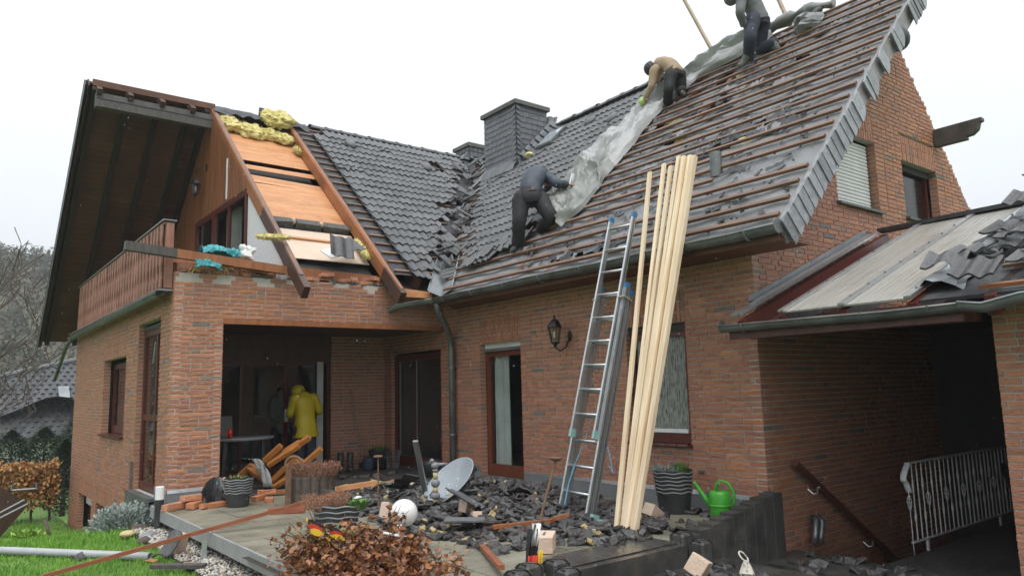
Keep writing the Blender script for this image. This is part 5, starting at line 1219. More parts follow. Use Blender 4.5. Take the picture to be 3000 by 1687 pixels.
mb = MB(); mb.beam(dc+RD @ V((0, -.05, -.12)), dc+RD @ V((0, -.35, -.16)), .06, .06); mb.box(dc+RD @ V((0, 0, -.14)), (.14, .2, .08), RD); mb.build('mount', plastic_k, dsh)
bar('square_tube', (4.72, 7.80, .08), (4.43, 7.53, .70), .06, .035, zinc_m, 'grey square metal tube sticking up beside the dish', 'metal tube')
# --- stacked stone ornament
orn = empty('stone_ornament', (4.55, 7.3, TZ), 'stacked grey and yellow stone ornament with a bird on top', 'garden ornament')
stn = pm('grey_pebble', (.17, .17, .175), (.24, .24, .245), rough=.7, scale=10, bump=.3); yst = pm('yellow_stone', (.45, .36, .17), (.52, .43, .22), rough=.7, scale=10)
zz = TZ
for (h, r, m_, k) in ((.09, .045, stn, 1), (.10, .028, yst, 0), (.09, .055, stn, 1), (.05, .032, yst, 0), (.10, .052, stn, 1), (.07, .028, yst, 0), (.05, .035, stn, 1)):
    mb = MB()
    if k: mb.sphere((4.55, 7.3, zz+h/2), 1, 12, 8, s=(r, r, h/2))
    else: mb.lathe([(r, 0), (r*.9, h*.5), (r, h)], (4.55, 7.3, zz), 10)
    mb.build('stone', m_, orn, smooth=True); zz += h*.96
mb = MB(); mb.sphere((4.55, 7.3, zz+.03), 1, 10, 8, s=(.05, .04, .04)); mb.sphere((4.52, 7.32, zz+.085), .026, 8, 6); mb.tube([(4.57, 7.28, zz+.04), (4.66, 7.22, zz+.05)], [.025, .008], 6); mb.build('bird', stn, orn, smooth=True)
# --- pots
soil = pm('soil', (.03, .022, .016), (.045, .035, .025), rough=.95, scale=20, bump=.6)
def wavy_pot(c, r, h, label, waves=6, sx=1, sy=1, rz=0, z_hi=.95, z_lo=.5, name='plant_pot', group=None):
    c = V(c); root = empty(name, c, label, 'plant pot', group); rot = rotz(rz); prof = [(r*.74, 0), (r*.80, h*.1), (r*.92, h*.55), (r, h*.9), (r*1.02, h), (r*.95, h), (r*.93, h*.88)]
    mb = MB(); mb.lathe(prof, c, 32, rot, sx=sx, sy=sy, cap=False); n = 32; mb.f.append(tuple(range(n-1, -1, -1))); mb.m.append(0); smooth_angle(mb.build('pot', plastic_k, root), 50)
    mb = MB(); mb.lathe([(.001, h*.86), (r*.93, h*.86)], c, 24, rot, sx=sx, sy=sy); mb.build('soil', soil, root)
    wv = pm('wave_stripe', (.16, .165, .17), (.24, .245, .25), rough=.3, scale=8) if 'wave_stripe' not in MATS else MATS['wave_stripe']
    for k in range(waves):
        z = h*(z_lo+(z_hi-z_lo)*k/(waves-1)); rr_ = r*(.80+.21*min(1, z/h))+.004; pts_ = []
        for i in range(49):
            a = 2*math.pi*i/48; pts_.append(c+rot @ V((rr_*sx*math.cos(a), rr_*sy*math.sin(a), z+.006*math.sin(a*7+k*.6))))
        m2 = MB(); m2.tube(pts_, .009, 5, cap=False); m2.build('stripe', wv, root, smooth=True)
    return root
wavy_pot((3.18, 9.86, TZ), .175, .36, 'round black pot with pale wavy stripes at the terrace corner')
wavy_pot((6.56, 5.56, TZ), .215, .46, 'big round black ribbed pot by the main wall', 6)
wavy_pot((3.32, 7.22, TZ), .13, .28, 'oval black wavy-striped planter with heather and primrose', 5, 1.9, 1, -.75, .95, .2)
def tuft(name, c, r, h, n, m, seed, label=None, cat=None, parent=None, w=.006, sx=1, sy=1, droop=.3, kind=None, segs=2, rz=0):
    q = random.Random(seed); mb = MB(); c = V(c); ro = rotz(rz)
    for i in range(n):
        a = q.random()*6.28; rr_ = r*math.sqrt(q.random()); p = c+ro @ V((rr_*math.cos(a)*sx*.7, rr_*math.sin(a)*sy*.7, 0)); d = V((math.cos(a)*droop*(rr_/r+.15), math.sin(a)*droop*(rr_/r+.15), 1)); hh = h*q.uniform(.6, 1.05)
        e = p+ro @ d*hh; mid = p.lerp(e, .55)+V((0, 0, .12*hh)); s = V((math.cos(a+1.57), math.sin(a+1.57), 0))*w*q.uniform(.7, 1.4)
        mb.add([p-s, p+s, mid+s*1.2, mid-s*1.2, e], [(0, 1, 2, 3), (3, 2, 4)])
    o = mb.build(name, m, parent); 
    return tag(o, label, cat, None, kind)
def sprigs(name, c, r, h, n, m, seed, sx=1, sy=1, rz=0, parent=None, leaf=.012, per=26, label=None, cat=None):
    """heather-like sprigs: stems set with many tiny leaves"""
    q = random.Random(seed); mb = MB(); c = V(c); ro = rotz(rz)
    for i in range(n):
        a = q.random()*6.28; rr_ = r*math.sqrt(q.random()); b = c+ro @ V((rr_*math.cos(a)*sx, rr_*math.sin(a)*sy, 0)); e = b+ro @ V((math.cos(a)*.45*rr_, math.sin(a)*.45*rr_, h*q.uniform(.6, 1)))+V((q.uniform(-.02, .02), q.uniform(-.02, .02), 0))
        for k in range(per):
            t = k/per; p = b.lerp(e, t); d = V((q.uniform(-1, 1), q.uniform(-1, 1), q.uniform(.1, 1.1))).normalized()*leaf*(1.2-.5*t); s = d.cross(V((q.random(), q.random(), .3))).normalized()*leaf*.35
            mb.add([p, p+d*.5+s, p+d, p+d*.5-s], [(0, 1, 2, 3)])
    o = mb.build(name, m, parent); return tag(o, label, cat)
heath = pm('heather', (.30, .15, .085), (.44, .25, .17), rough=.9, scale=30); heath2 = pm('heather_pale', (.36, .20, .14), (.26, .12, .07), rough=.9, scale=30)
leafg = pm('leaf_green', (.07, .17, .03), (.12, .25, .05), rough=.6, scale=20); silver = pm('silver_leaf', (.27, .32, .29), (.36, .41, .38), rough=.8, scale=20)
sprigs('heather', (3.24, 7.30, .10), .16, .17, 260, heath, 2, 1.3, .8, -.75, label='brown heather in the left half of the oval planter', cat='plant')
tuft('primrose', (3.49, 7.06, .10), .09, .10, 60, leafg, 4, 'green primrose with white flower in the oval planter', 'plant', w=.014, droop=.9)
mb = MB()
for a in range(5): mb.sphere((3.48+.025*math.cos(a*1.257), 7.06+.025*math.sin(a*1.257), .215+.006*math.sin(a*2)), 1, 8, 5, s=(.022, .022, .008))
mb.sphere((3.48, 7.06, .222), .008, 6, 4); tag(mb.build('primrose_flower', pm('petal', (.75, .77, .66), (.8, .8, .72), rough=.6)), 'white primrose blossom in the oval planter', 'flower')
sprigs('succulent', (6.53, 5.62, .26), .14, .14, 60, silver, 7, leaf=.02, label='silvery plant in the big black pot by the wall', cat='plant')
tuft('evergreen', (6.62, 5.50, .25), .09, .18, 90, leafg, 8, 'small green conifer sprig in the big black pot', 'plant', w=.005)
tuft('herb', (3.16, 9.88, .16), .13, .10, 60, pm('red_green_leaf', (.13, .10, .03), (.08, .16, .04), rough=.7, scale=20), 9, 'small red-green plant in the round striped pot', 'plant', w=.012, droop=.8)
# ring planter of concrete palisades
rp_ = empty('ring_planter', (3.98, 9.42, TZ), 'round planter of brown concrete palisades with heather', 'planter'); brc = pm('brown_concrete', (.075, .055, .045), (.11, .082, .066), rough=.8, scale=12, bump=.5, bscale=80)
for i in range(14):
    a = 2*math.pi*i/14; mb = MB(); mb.lathe([(.066, 0), (.066, .335), (.055, .36)], (3.98+.235*math.cos(a), 9.42+.235*math.sin(a), TZ), 10); mb.build('palisade', brc, rp_, smooth=False)
mb = MB(); mb.lathe([(.001, .3), (.24, .3)], (3.98, 9.42, TZ), 20); mb.build('soil', soil, rp_)
sprigs('heather', (4.0, 9.38, .18), .24, .22, 380, heath2, 12, leaf=.022, label='dry brown heather wreath on the ring planter', cat='plant')
mb = MB(); q = random.Random(2)
for i in range(26):
    rr_ = .2+q.uniform(-.02, .03); z = .24+q.uniform(-.04, .04); mb.tube([(4.0+rr_*math.cos(a_+q.uniform(-.03, .03)), 9.36+rr_*math.sin(a_), z+.02*math.sin(a_*3+i)) for a_ in [.5*k for k in range(14)]], .004, 4)
tag(mb.build('twig_wreath', pm('twig', (.10, .065, .045), (.15, .10, .07), rough=.9), kind=None), 'twig wreath around the heather on the ring planter', 'wreath')
# rusty hook
rust = pm('rust', (.13, .07, .04), (.20, .115, .065), rough=.8, scale=14, bump=.4)
mb = MB(); mb.beam((3.62, 9.30, TZ), (3.62, 9.30, .38), .06, .05, V((1, 0, 0))); pts_ = [(3.62, 9.30, .36)]+[(3.62+.05-.075*math.cos(a_), 9.30-.05+.075*math.cos(a_), .40+.09*math.sin(a_)) for a_ in [math.pi*k/8 for k in range(9)]]+[(3.75, 9.17, .33)]
mb.tube(pts_, .02, 8); tag(mb.build('garden_hook', rust), 'rusty curled iron hook post before the ring planter', 'garden ornament')
# thin rusty stake
mb = MB(); mb.tube([(4.2, 8.0, TZ), (4.2, 8.0, .52)], .009, 6); mb.lathe([(.001, .535), (.05, .53), (.055, .515), (.03, .51), (.001, .51)], (4.2, 8.0, 0), 12); tag(mb.build('garden_stake', rust), 'thin rusty stake with a small dish on top', 'garden ornament')
# bristle hedgehog figure
hg = empty('hedgehog_figure', (3.02, 10.22, TZ), 'black bristle hedgehog figure with pale snout by the striped pot', 'garden figure')
mb = MB(); mb.sphere((3.02, 10.22, .03), 1, 14, 10, s=(.15, .14, .19)); mb.build('body', plastic_k, hg, smooth=True)
mb = MB(); q = random.Random(5)
for i in range(420):
    a = q.random()*6.28; b = math.acos(q.uniform(-.3, 1)); p = V((3.02+.15*math.sin(b)*math.cos(a), 10.22+.14*math.sin(b)*math.sin(a), .03+.19*math.cos(b))); d = V((math.cos(a)*.4, math.sin(a)*.4, -.6 if b > .5 else -.3)).normalized()*.09; mb.tube([p+V((0, 0, .012)), p+d*.5+V((math.cos(a)*.015, math.sin(a)*.015, 0)), p+d], [.005, .004, .002], 3, cap=False)
mb.build('bristles', plastic_k, hg, kind='stuff')
mb = MB(); mb.sphere((3.13, 10.10, .15), .05, 10, 8); mb.sphere((3.20, 10.05, .17), .032, 8, 6); mb.sphere((3.08, 10.10, .20), .028, 8, 6); mb.build('snout', stone_b, hg, smooth=True)
# watering can
wc = empty('watering_can', (6.60, 4.98, TZ), 'bright green plastic watering can by the palisade', 'watering can'); grn = pm('green_plastic', (.045, .30, .025), (.06, .36, .035), rough=.35, scale=4)
mb = MB(); c = V((6.60, 4.98, TZ)); mb.lathe([(.095, 0), (.105, .02), (.112, .13), (.112, .24), (.10, .275), (.06, .285), (.055, .28)], c, 22); mb.lathe([(.113, .12), (.118, .125), (.118, .14), (.113, .145)], c, 22); mb.build('body', grn, wc, smooth=True)
dsp = V((-.25, .75, 0)).normalized(); mb = MB(); mb.tube([c+dsp*.08+V((0, 0, .09)), c+dsp*.16+V((0, 0, .20)), c+dsp*.26+V((0, 0, .34)), c+dsp*.275+V((0, 0, .355))], [.035, .026, .018, .026], 12); mb.build('spout', grn, wc, smooth=True)
mb = MB(); mb.tube([c+dsp*.03+V((0, 0, .27)), c+dsp*.03+V((0, 0, .34)), c-dsp*.02+V((0, 0, .385)), c-dsp*.10+V((0, 0, .36)), c-dsp*.15+V((0, 0, .27)), c-dsp*.15+V((0, 0, .17)), c-dsp*.10+V((0, 0, .10))], .017, 10); mb.build('handle', grn, wc, smooth=True)
# globe lamp on its bollard
gl_ = empty('globe_lamp', (3.48, 6.13, TZ), 'white globe garden lamp standing in the brown leaves', 'garden lamp')
mb = MB(); mb.sphere((3.48, 6.13, .165), .124, 32, 20); mb.build('globe', pm('opal_globe', (.70, .70, .68), (.78, .78, .77), rough=.3, scale=8, dirt=((.55, .54, .5), 9, .6, .85)), gl_, smooth=True)
mb = MB(); mb.lathe([(.05, -.3), (.05, -.0), (.06, .0), (.06, .045), (.045, .05)], (3.48, 6.13, 0), 16); mb.build('socket', plastic_k, gl_, smooth=False)
mb = MB(); mb.lathe([(.001, 0), (.028, .0), (.03, .03), (.02, .07), (.012, .085), (.022, .1), (.018, .125), (.001, .135)], (3.36, 6.0, -.06), 10); mb.sphere((3.345, 6.0, .085), .009, 6, 4); mb.sphere((3.375, 6.0, .085), .009, 6, 4); tag(mb.build('cat_figurine', white_p, smooth=True), 'small white cat figurine under the globe lamp', 'figurine')
# bollard light at the terrace corner
bo = empty('bollard_light', (2.36, 10.35, -.45), 'low bollard light with white top at the terrace corner', 'garden lamp')
mb = MB(); mb.lathe([(.055, -.45), (.055, .0)], (2.36, 10.35, 0), 18); mb.build('post', plastic_k, bo, smooth=False); mb = MB(); mb.lathe([(.054, .0), (.054, .15), (.05, .16), (.001, .162)], (2.36, 10.35, 0), 18); mb.build('lamp_head', white_p, bo, smooth=False)
# poker-like garden torch rod and folded flag
mb = MB(); mb.tube([(4.55, 5.55, TZ), (4.80, 5.52, .56)], .013, 8); mb.lathe([(.015, 0), (.06, .03), (.062, .04), (.03, .045), (.001, .046)], (4.81, 5.52, .555), 14, sx=1, sy=1.2); tag(mb.build('iron_rod', rust), 'dark iron rod with a flat head leaning by the ladder', 'rod')
fl_k, fl_r, fl_y = pm('flag_black', (.02, .02, .022), rough=.8), pm('flag_red', (.50, .035, .02), rough=.8), pm('flag_gold', (.70, .46, .03), rough=.8)
def strip(pts_, w, m, nm, parent, ph=0):
    n_ = len(pts_); vs = []
    for j in range(5):
        for i, p in enumerate(pts_): vs.append(V(p)+_r0*(w*(j/4-.5)*(1+.3*math.sin(i*1.1+ph)))+V((.02*math.sin(j*2.2+i*.8+ph), .02*math.cos(j*2+i*.7+ph), 0)))
    mb = MB(); mb.grid(vs, n_, 5); o = mb.build(nm, m, parent, smooth=True); sd_ = o.modifiers.new('thick', 'SOLIDIFY'); sd_.thickness = .004; return o
ff = empty('folded_flag', (3.85, 4.76, -.45), 'folded black red and gold flag on a stick by the steps', 'flag')
strip([(3.86, 4.73, .15), (3.85, 4.75, .0), (3.84, 4.77, -.12), (3.84, 4.78, -.3), (3.84, 4.8, -.42)], .07, fl_k, 'black_band', ff); strip([(3.83, 4.72, -.05), (3.82, 4.74, -.15), (3.81, 4.76, -.3), (3.80, 4.78, -.42)], .06, fl_r, 'red_band', ff, 1); strip([(3.90, 4.70, -.02), (3.90, 4.72, -.15), (3.89, 4.74, -.3), (3.88, 4.76, -.42)], .025, fl_y, 'gold_band', ff, 2)
strip([(3.88, 4.72, .19), (3.86, 4.72, .10), (3.855, 4.73, .02)], .05, white_p, 'white_tip', ff, .5)
mb = MB(); mb.tube([(3.84, 4.79, -.5), (3.87, 4.76, .2)], .006, 6); mb.build('stick', rust, ff)
fg = empty('fallen_flag', (2.6, 5.9, TZ), 'black red and gold flag fallen on the brown leaves', 'flag')
for k, m_ in enumerate((fl_k, fl_r, fl_y)):
    pts_ = []; 
    for j in range(4):
        for i in range(9):
            t = i/8; w = (k+j/3)*.055; pts_.append((2.50+.24*t, 5.98-.12*t-.03*k, .245-.11*t-.6*w*(1-.35*t)+.015*math.sin(i*1.2+j)))
    mb = MB(); mb.grid(pts_, 9, 4); mb.build(('black_band', 'red_band', 'gold_band')[k], m_, fg, smooth=True)
mb = MB(); mb.tube([(2.49, 6.0, .25), (2.80, 5.78, -.1)], .008, 6); mb.build('stick', fl_y, fg)
# --- overturned wooden chair with a grey cloth
chr_ = empty('wooden_chair', (4.2, 11.2, TZ), 'overturned orange wooden garden chair at the patio opening', 'chair'); chw = pm('chair_wood', (.46, .19, .045), (.36, .135, .035), rough=.45, rvar=.1, scale=4, stretch=(2, 2, 2), bump=.15)
for nm, a, b, w, h in (('leg', (3.711, 11.664, .02), (3.90, 11.49, .23), .06, .05), ('rail', (3.867, 11.518, .206), (4.182, 11.319, -.07), .05, .10), ('leg', (4.044, 11.361, .29), (4.233, 11.177, .512), .06, .06), ('back_board', (4.098, 11.329, .246), (4.45, 11.0, .53), .05, .13), ('leg', (4.40, 11.05, .48), (4.567, 10.895, .628), .06, .06), ('slat', (4.345, 11.118, .35), (4.543, 10.986, .216), .04, .08), ('leg', (4.50, 11.02, .2), (4.718, 10.808, .448), .06, .06), ('slat', (4.164, 11.32, .006), (4.409, 11.071, .332), .04, .10), ('seat_rail', (4.182, 11.32, -.074), (4.557, 10.978, .2), .05, .13)):
    mb = MB(); mb.beam(a, b, w*1.15, h*1.35, V((.5, .6, .6))); mb.build(nm, chw, chr_)
gc_m = pm('grey_cloth', (.30, .30, .29), (.38, .38, .37), rough=.95, scale=8)
pts_ = []
for j in range(10):
    for i in range(8):
        t = j/9; u = i/7; pts_.append((3.84+.12*u+.16*t+.015*math.sin(i*2+j), 11.42-.1*u-.16*t, .34-.05*abs(u-.4)-.42*t*t+.02*math.sin(i*1.7)))
mb = MB(); mb.grid(pts_, 8, 10); o = tag(mb.build('cleaning_cloth', gc_m, smooth=True), 'grey cloth hanging over the overturned chair', 'cloth'); o.modifiers.new('s', 'SOLIDIFY').thickness = .006
# --- inside the covered patio
tb = empty('patio_table', (4.15, 12.3, TZ), 'dark patio table with grey top behind the brick pier', 'table')
mb = MB(); mb.lathe([(.001, .71), (.52, .71), (.53, .735), (.52, .75), (.001, .75)], (3.95, 12.2, TZ), 28, sx=1, sy=.8); mb.build('table_top', flash_m, tb)
for (x, y) in ((3.6, 11.95), (3.62, 12.5), (4.25, 11.95), (4.25, 12.5)):
    mb = MB(); mb.beam((x, y, TZ), (x*.9+.4, y, TZ+.71), .05, .05); mb.build('leg', plastic_k, tb)
mb = MB(); mb.lathe([(.03, 0), (.04, .14), (.036, .14), (.028, .01)], (3.72, 11.98, TZ+.752), 16); mb.tube([(3.68, 11.96, TZ+.86), (3.645, 11.945, TZ+.83), (3.68, 11.96, TZ+.79)], .007, 6); tag(mb.build('red_cup', pm('red_plastic', (.60, .02, .015), rough=.35), smooth=True), 'bright red cup on the patio table', 'cup')
mb = MB(); mb.tube([(6.21, 12.93, 1.34), (6.45, 12.78, .0)], .013, 8); m_br = mb.build('broom', pm('broom_wood', (.25, .2, .14), rough=.7)); tag(m_br, 'wooden broom leaning against the patio back wall', 'broom'); mb = MB(); mb.box((6.46, 12.76, -.04), (.3, .08, .1), rotz(.3)); mb.build('bristle_head', plastic_k, m_br)
bt = pm('boot_rubber', (.03, .034, .028), (.04, .045, .036), rough=.45)
for k, (x, y) in enumerate(((5.92, 12.72), (6.08, 12.66))):
    mb = MB(); mb.tube([(x, y, TZ+.34), (x, y, TZ+.16), (x, y, TZ+.06), (x-.03, y-.07, TZ+.045), (x-.06, y-.16, TZ+.035)], [.06, .055, .055, .05, .035], 12); tag(mb.build('rubber_boot', bt, smooth=True), ('dark rubber boot nearer the glass door', 'dark rubber boot nearer the broom')[k], 'boot', 'boots in the patio')
mb = MB(); mb.lathe([(.13, 0), (.19, .34), (.2, .36), (.18, .36), (.17, .3)], (6.6, 12.55, TZ), 20); pk = mb.build('plant_pot', plastic_k, smooth=True); tag(pk, 'black pot standing against the patio back wall', 'plant pot')
tuft('pot_plant', (6.6, 12.55, .2), .12, .1, 50, leafg, 77, 'leafy plant in the black patio pot', 'plant', w=.012, droop=.7)
mb = MB(); mb.lathe([(.12, 0), (.13, .05), (.12, .22), (.1, .24)], (6.36, 12.5, TZ), 14, sx=.8); tag(mb.build('navy_bag', pm('navy', (.02, .03, .06), rough=.7), smooth=True), 'dark blue bag leaning on the black patio pot', 'bag')
wb_ = MB()
for k in range(14):
    a = 2*math.pi*k/14; wb_.tube([(6.88+.0+.10*math.cos(a)-.12, 12.3+.12*math.sin(a), TZ), (6.88+.13*math.cos(a)-.12, 12.3+.15*math.sin(a), TZ+.34)], .004, 4)
for z, r1_ in ((.02, .1), (.12, .11), (.23, .12), (.34, .13)): wb_.tube([(6.76+r1_*math.cos(.4*k), 12.3+r1_*1.15*math.sin(.4*k), TZ+z) for k in range(17)], .005, 4)
wb_.tube([(6.66, 12.4, TZ+.34), (6.68, 12.42, TZ+.42), (6.76, 12.35, TZ+.44), (6.8, 12.3, TZ+.4)], .006, 4); tag(wb_.build('wire_basket', zinc_m), 'wire basket beside the patio door', 'basket')
mb = MB(); mb.lathe([(.14, 0), (.17, .2), (.18, .26), (.16, .26), (.15, .2)], (6.6, 10.7, TZ), 18); tag(mb.build('plant_pot', plastic_k, smooth=True), 'black pot hidden behind the dish at the downpipe', 'plant pot')
# --- railing, handrail, drain on the gable side
rl = empty('iron_railing', (7.9, 3.65, -.5), 'white wrought-iron railing along the cellar stairs', 'railing'); irn = pm('white_iron', (.52, .53, .54), (.62, .63, .64), rough=.45, scale=8, dirt=((.25, .25, .25), 9, .5, .8))
mb = MB(); mb.beam((7.95, 3.65, .40), (13.2, 3.65, .40), .05, .012); mb.build('top_rail', irn, rl)
mb = MB(); mb.beam((7.92, 3.65, -.38), (13.2, 3.65, -.38), .03, .012); mb.build('bottom_rail', irn, rl)
pts_ = [V((7.98-.13*math.sin(t*math.pi*.95)*(1 if t < .6 else .6)-.02*t, 3.65, .405-.30*t)) for t in [k/14 for k in range(15)]]
mb = MB(); vs = []
for p in pts_: vs += [p+V((0, -.03, 0)), p+V((0, .03, 0))]
mb.grid(vs, 2, len(pts_)); o = mb.build('scroll_end', irn, rl, smooth=True); o.modifiers.new('s', 'SOLIDIFY').thickness = .012
for i in range(48):
    x = 7.93+.11*i; mb = MB(); k = i % 4; n_ = 26; pp = []; rr_ = []
    for j in range(n_):
        t = j/(n_-1); z = -.38+.78*t; rad = .007
        zc = .45 if k == 0 else (.3 if k == 1 else (.7 if k == 3 else .5))
        if k in (1, 3): rad = .007+.007*math.exp(-((t-zc)/.05)**2)+.006*math.exp(-((t-(1-zc))/.05)**2)
        pp.append((x, 3.65, z)); rr_.append(rad)
    if i == 0: pp = [(x, 3.65, -.52)]+pp[:18]; rr_ = [.008]+rr_[:18]
    if i % 4 == 0:
        mb.tube([p for p in pp if not (-.06 < p[2] < .06)][:9] if False else pp, [.005]*len(pp), 5)
        for q_ in range(4): mb.tube([(x+.022*math.sin(math.pi*u)*math.cos(q_*1.57+u*3), 3.65+.022*math.sin(math.pi*u)*math.sin(q_*1.57+u*3), -.07+.16*u) for u in [v/8 for v in range(9)]], .004, 4)
    else: mb.tube(pp, rr_, 6)
    mb.build('baluster', irn, rl, smooth=True)
for x in (8.25, 10.2, 12.2):
    mb = MB(); mb.beam((x, 3.65, -.52), (x, 3.65, -.37), .025, .025, V((1, 0, 0))); mb.build('foot', irn, rl)
hr = MB(); hr.tube([(7.36, 4.54, .40), (9.62, 4.54, -1.07)], .035, 12); hro = hr.build('stair_handrail', pm('handrail_red', (.085, .03, .024), (.11, .04, .03), rough=.5)); tag(hro, 'dark red wooden handrail sloping down the gable wall', 'handrail')
for x in (7.75, 8.85):
    z = .40-(x-7.36)*.65; mb = MB(); mb.tube([(x, 4.54, z-.03), (x-.01, 4.54, z-.10), (x-.03, 4.58, z-.11), (x-.05, 4.63, z-.06)], .009, 6); mb.build('bracket', alu_m, hro)
dr = MB(); dr.tube([(7.72, 4.60, -.22), (7.68, 4.54, -.24), (7.62, 4.53, -.36), (7.58, 4.53, -.46)], .035, 10); dr.tube([(7.80, 4.60, -.22), (7.80, 4.54, -.26), (7.72, 4.53, -.40), (7.70, 4.53, -.47)], .035, 10); tag(dr.build('drain_pipes', zinc_m, smooth=True), 'pair of short grey drain pipes at the foot of the gable', 'pipe')
mb = MB(); mb.lathe([(.12, 0), (.16, .26), (.17, .28), (.15, .28)], (10.3, 3.45, -.06), 16); bxo = mb.build('balcony_box', plastic_k, smooth=True); tag(bxo, 'dark pot hooked on the railing in the passage', 'plant pot')
mb = MB(); mb.sphere((10.3, 3.42, .27), 1, 10, 6, s=(.16, .06, .03)); tag(mb.build('orange_scoop', pm('orange_plastic', (.65, .16, .01), rough=.4), smooth=True), 'orange scoop in the pot on the railing', 'scoop')
mb = MB(); mb.lathe([(.05, -.0), (.075, .0), (.06, .10), (.035, .16), (.02, .19), (.001, .2)], (5.30, 3.78, -.36), 12); mb.tube([(5.27+.035*math.cos(a_), 3.78+.035*math.sin(a_), -.13+.035*math.sin(a_*1.0)) for a_ in [.5*k for k in range(14)]], .006, 5); tag(mb.build('owl_ornament', pm('birch', (.62, .58, .5), (.2, .17, .14), rough=.8, scale=24, ramp=(.55, .62))), 'speckled white bell ornament with a ring by the lower step posts', 'garden ornament')
# =================================================================== PEOPLE
PEOPLE = {
 'inside': {'anL': (5.130, 13.770, -0.000), 'anR': (5.310, 13.770, -0.000), 'chest': (5.200, 13.750, 1.070), 'elL': (5.030, 13.700, 0.900), 'elR': (5.400, 13.720, 0.900), 'head': (5.200, 13.720, 1.380), 'hipL': (5.130, 13.750, 0.600), 'hipR': (5.310, 13.750, 0.600), 'knL': (5.130, 13.750, 0.250), 'knR': (5.310, 13.750, 0.250), 'neck': (5.200, 13.750, 1.250), 'pel': (5.220, 13.750, 0.620), 'shL': (5.070, 13.750, 1.170), 'shR': (5.350, 13.750, 1.170), 'toL': (5.130, 13.620, -0.030), 'toR': (5.310, 13.620, -0.030), 'waist': (5.210, 13.750, 0.840), 'wrL': (5.100, 13.550, 0.800), 'wrR': (5.300, 13.570, 0.820)},
 'roofer_low': {'anL': (7.009, 8.766, 3.458), 'anR': (7.362, 8.609, 3.726), 'chest': (7.447, 8.764, 4.657), 'elL': (7.592, 9.116, 4.565), 'elR': (7.545, 8.404, 4.441), 'haR': (7.789, 8.338, 4.462), 'head': (7.815, 8.871, 4.595), 'hipL': (7.025, 8.665, 4.182), 'hipR': (7.281, 8.530, 4.175), 'knL': (6.927, 8.619, 3.783), 'knR': (7.269, 8.277, 3.844), 'neck': (7.678, 8.838, 4.666), 'pel': (7.132, 8.582, 4.179), 'shL': (7.410, 8.920, 4.664), 'shR': (7.527, 8.587, 4.580), 'toL': (6.846, 8.761, 3.341), 'toR': (7.428, 8.443, 3.645), 'waist': (7.230, 8.650, 4.451), 'wrL': (7.843, 9.061, 4.488), 'wrR': (7.707, 8.342, 4.438)},
 'roofer_mid': {'anL': (9.706, 7.901, 6.067), 'anR': (9.738, 7.598, 6.185), 'chest': (9.758, 8.043, 6.850), 'elL': (9.511, 8.057, 6.413), 'elR': (10.033, 8.350, 6.795), 'haL': (9.467, 8.261, 6.176), 'head': (9.656, 8.196, 6.800), 'hipL': (9.647, 7.741, 6.513), 'hipR': (9.882, 7.741, 6.558), 'knL': (9.555, 7.736, 6.218), 'knR': (9.879, 7.723, 6.305), 'neck': (9.704, 8.152, 6.840), 'pel': (9.769, 7.758, 6.600), 'shL': (9.566, 8.033, 6.672), 'shR': (9.980, 8.173, 6.943), 'toL': (9.592, 7.943, 5.969), 'toR': (9.756, 7.535, 6.097), 'waist': (9.761, 7.863, 6.768), 'wrL': (9.474, 8.182, 6.231), 'wrR': (9.957, 8.434, 6.655)},
 'roofer_top': {'anL': (9.887, 6.389, 6.344), 'anR': (10.157, 6.049, 6.563), 'chest': (9.861, 6.279, 7.309), 'elL': (9.557, 6.255, 6.975), 'elR': (10.263, 6.468, 7.358), 'head': (9.590, 6.428, 7.303), 'hipL': (9.843, 6.232, 6.920), 'hipR': (10.139, 6.244, 6.994), 'knL': (9.700, 6.214, 6.566), 'knR': (10.179, 6.347, 6.595), 'neck': (9.725, 6.367, 7.413), 'pel': (9.990, 6.230, 7.011), 'shL': (9.644, 6.263, 7.271), 'shR': (10.055, 6.354, 7.474), 'toL': (9.715, 6.470, 6.210), 'toR': (10.171, 6.000, 6.415), 'waist': (9.941, 6.243, 7.156), 'wrL': (9.703, 6.297, 6.813), 'wrR': (10.181, 6.504, 7.154)},
 'yellow': {'anL': (5.060, 12.520, -0.050), 'anR': (5.270, 12.520, -0.050), 'chest': (5.140, 12.520, 1.130), 'elL': (4.930, 12.620, 0.950), 'elR': (5.430, 12.550, 0.980), 'head': (5.100, 12.720, 1.340), 'hipL': (5.070, 12.500, 0.680), 'hipR': (5.250, 12.500, 0.680), 'knL': (5.060, 12.500, 0.300), 'knR': (5.260, 12.500, 0.300), 'neck': (5.140, 12.560, 1.300), 'pel': (5.160, 12.500, 0.720), 'shL': (4.980, 12.520, 1.200), 'shR': (5.300, 12.520, 1.200), 'toL': (5.040, 12.660, -0.090), 'toR': (5.290, 12.660, -0.090), 'waist': (5.150, 12.500, 0.920), 'wrL': (5.000, 12.800, 0.950), 'wrR': (5.450, 12.760, 0.950)},
}
fold_t = bpy.data.textures.new('folds', 'CLOUDS'); fold_t.noise_scale = .09; fold_t.noise_depth = 2
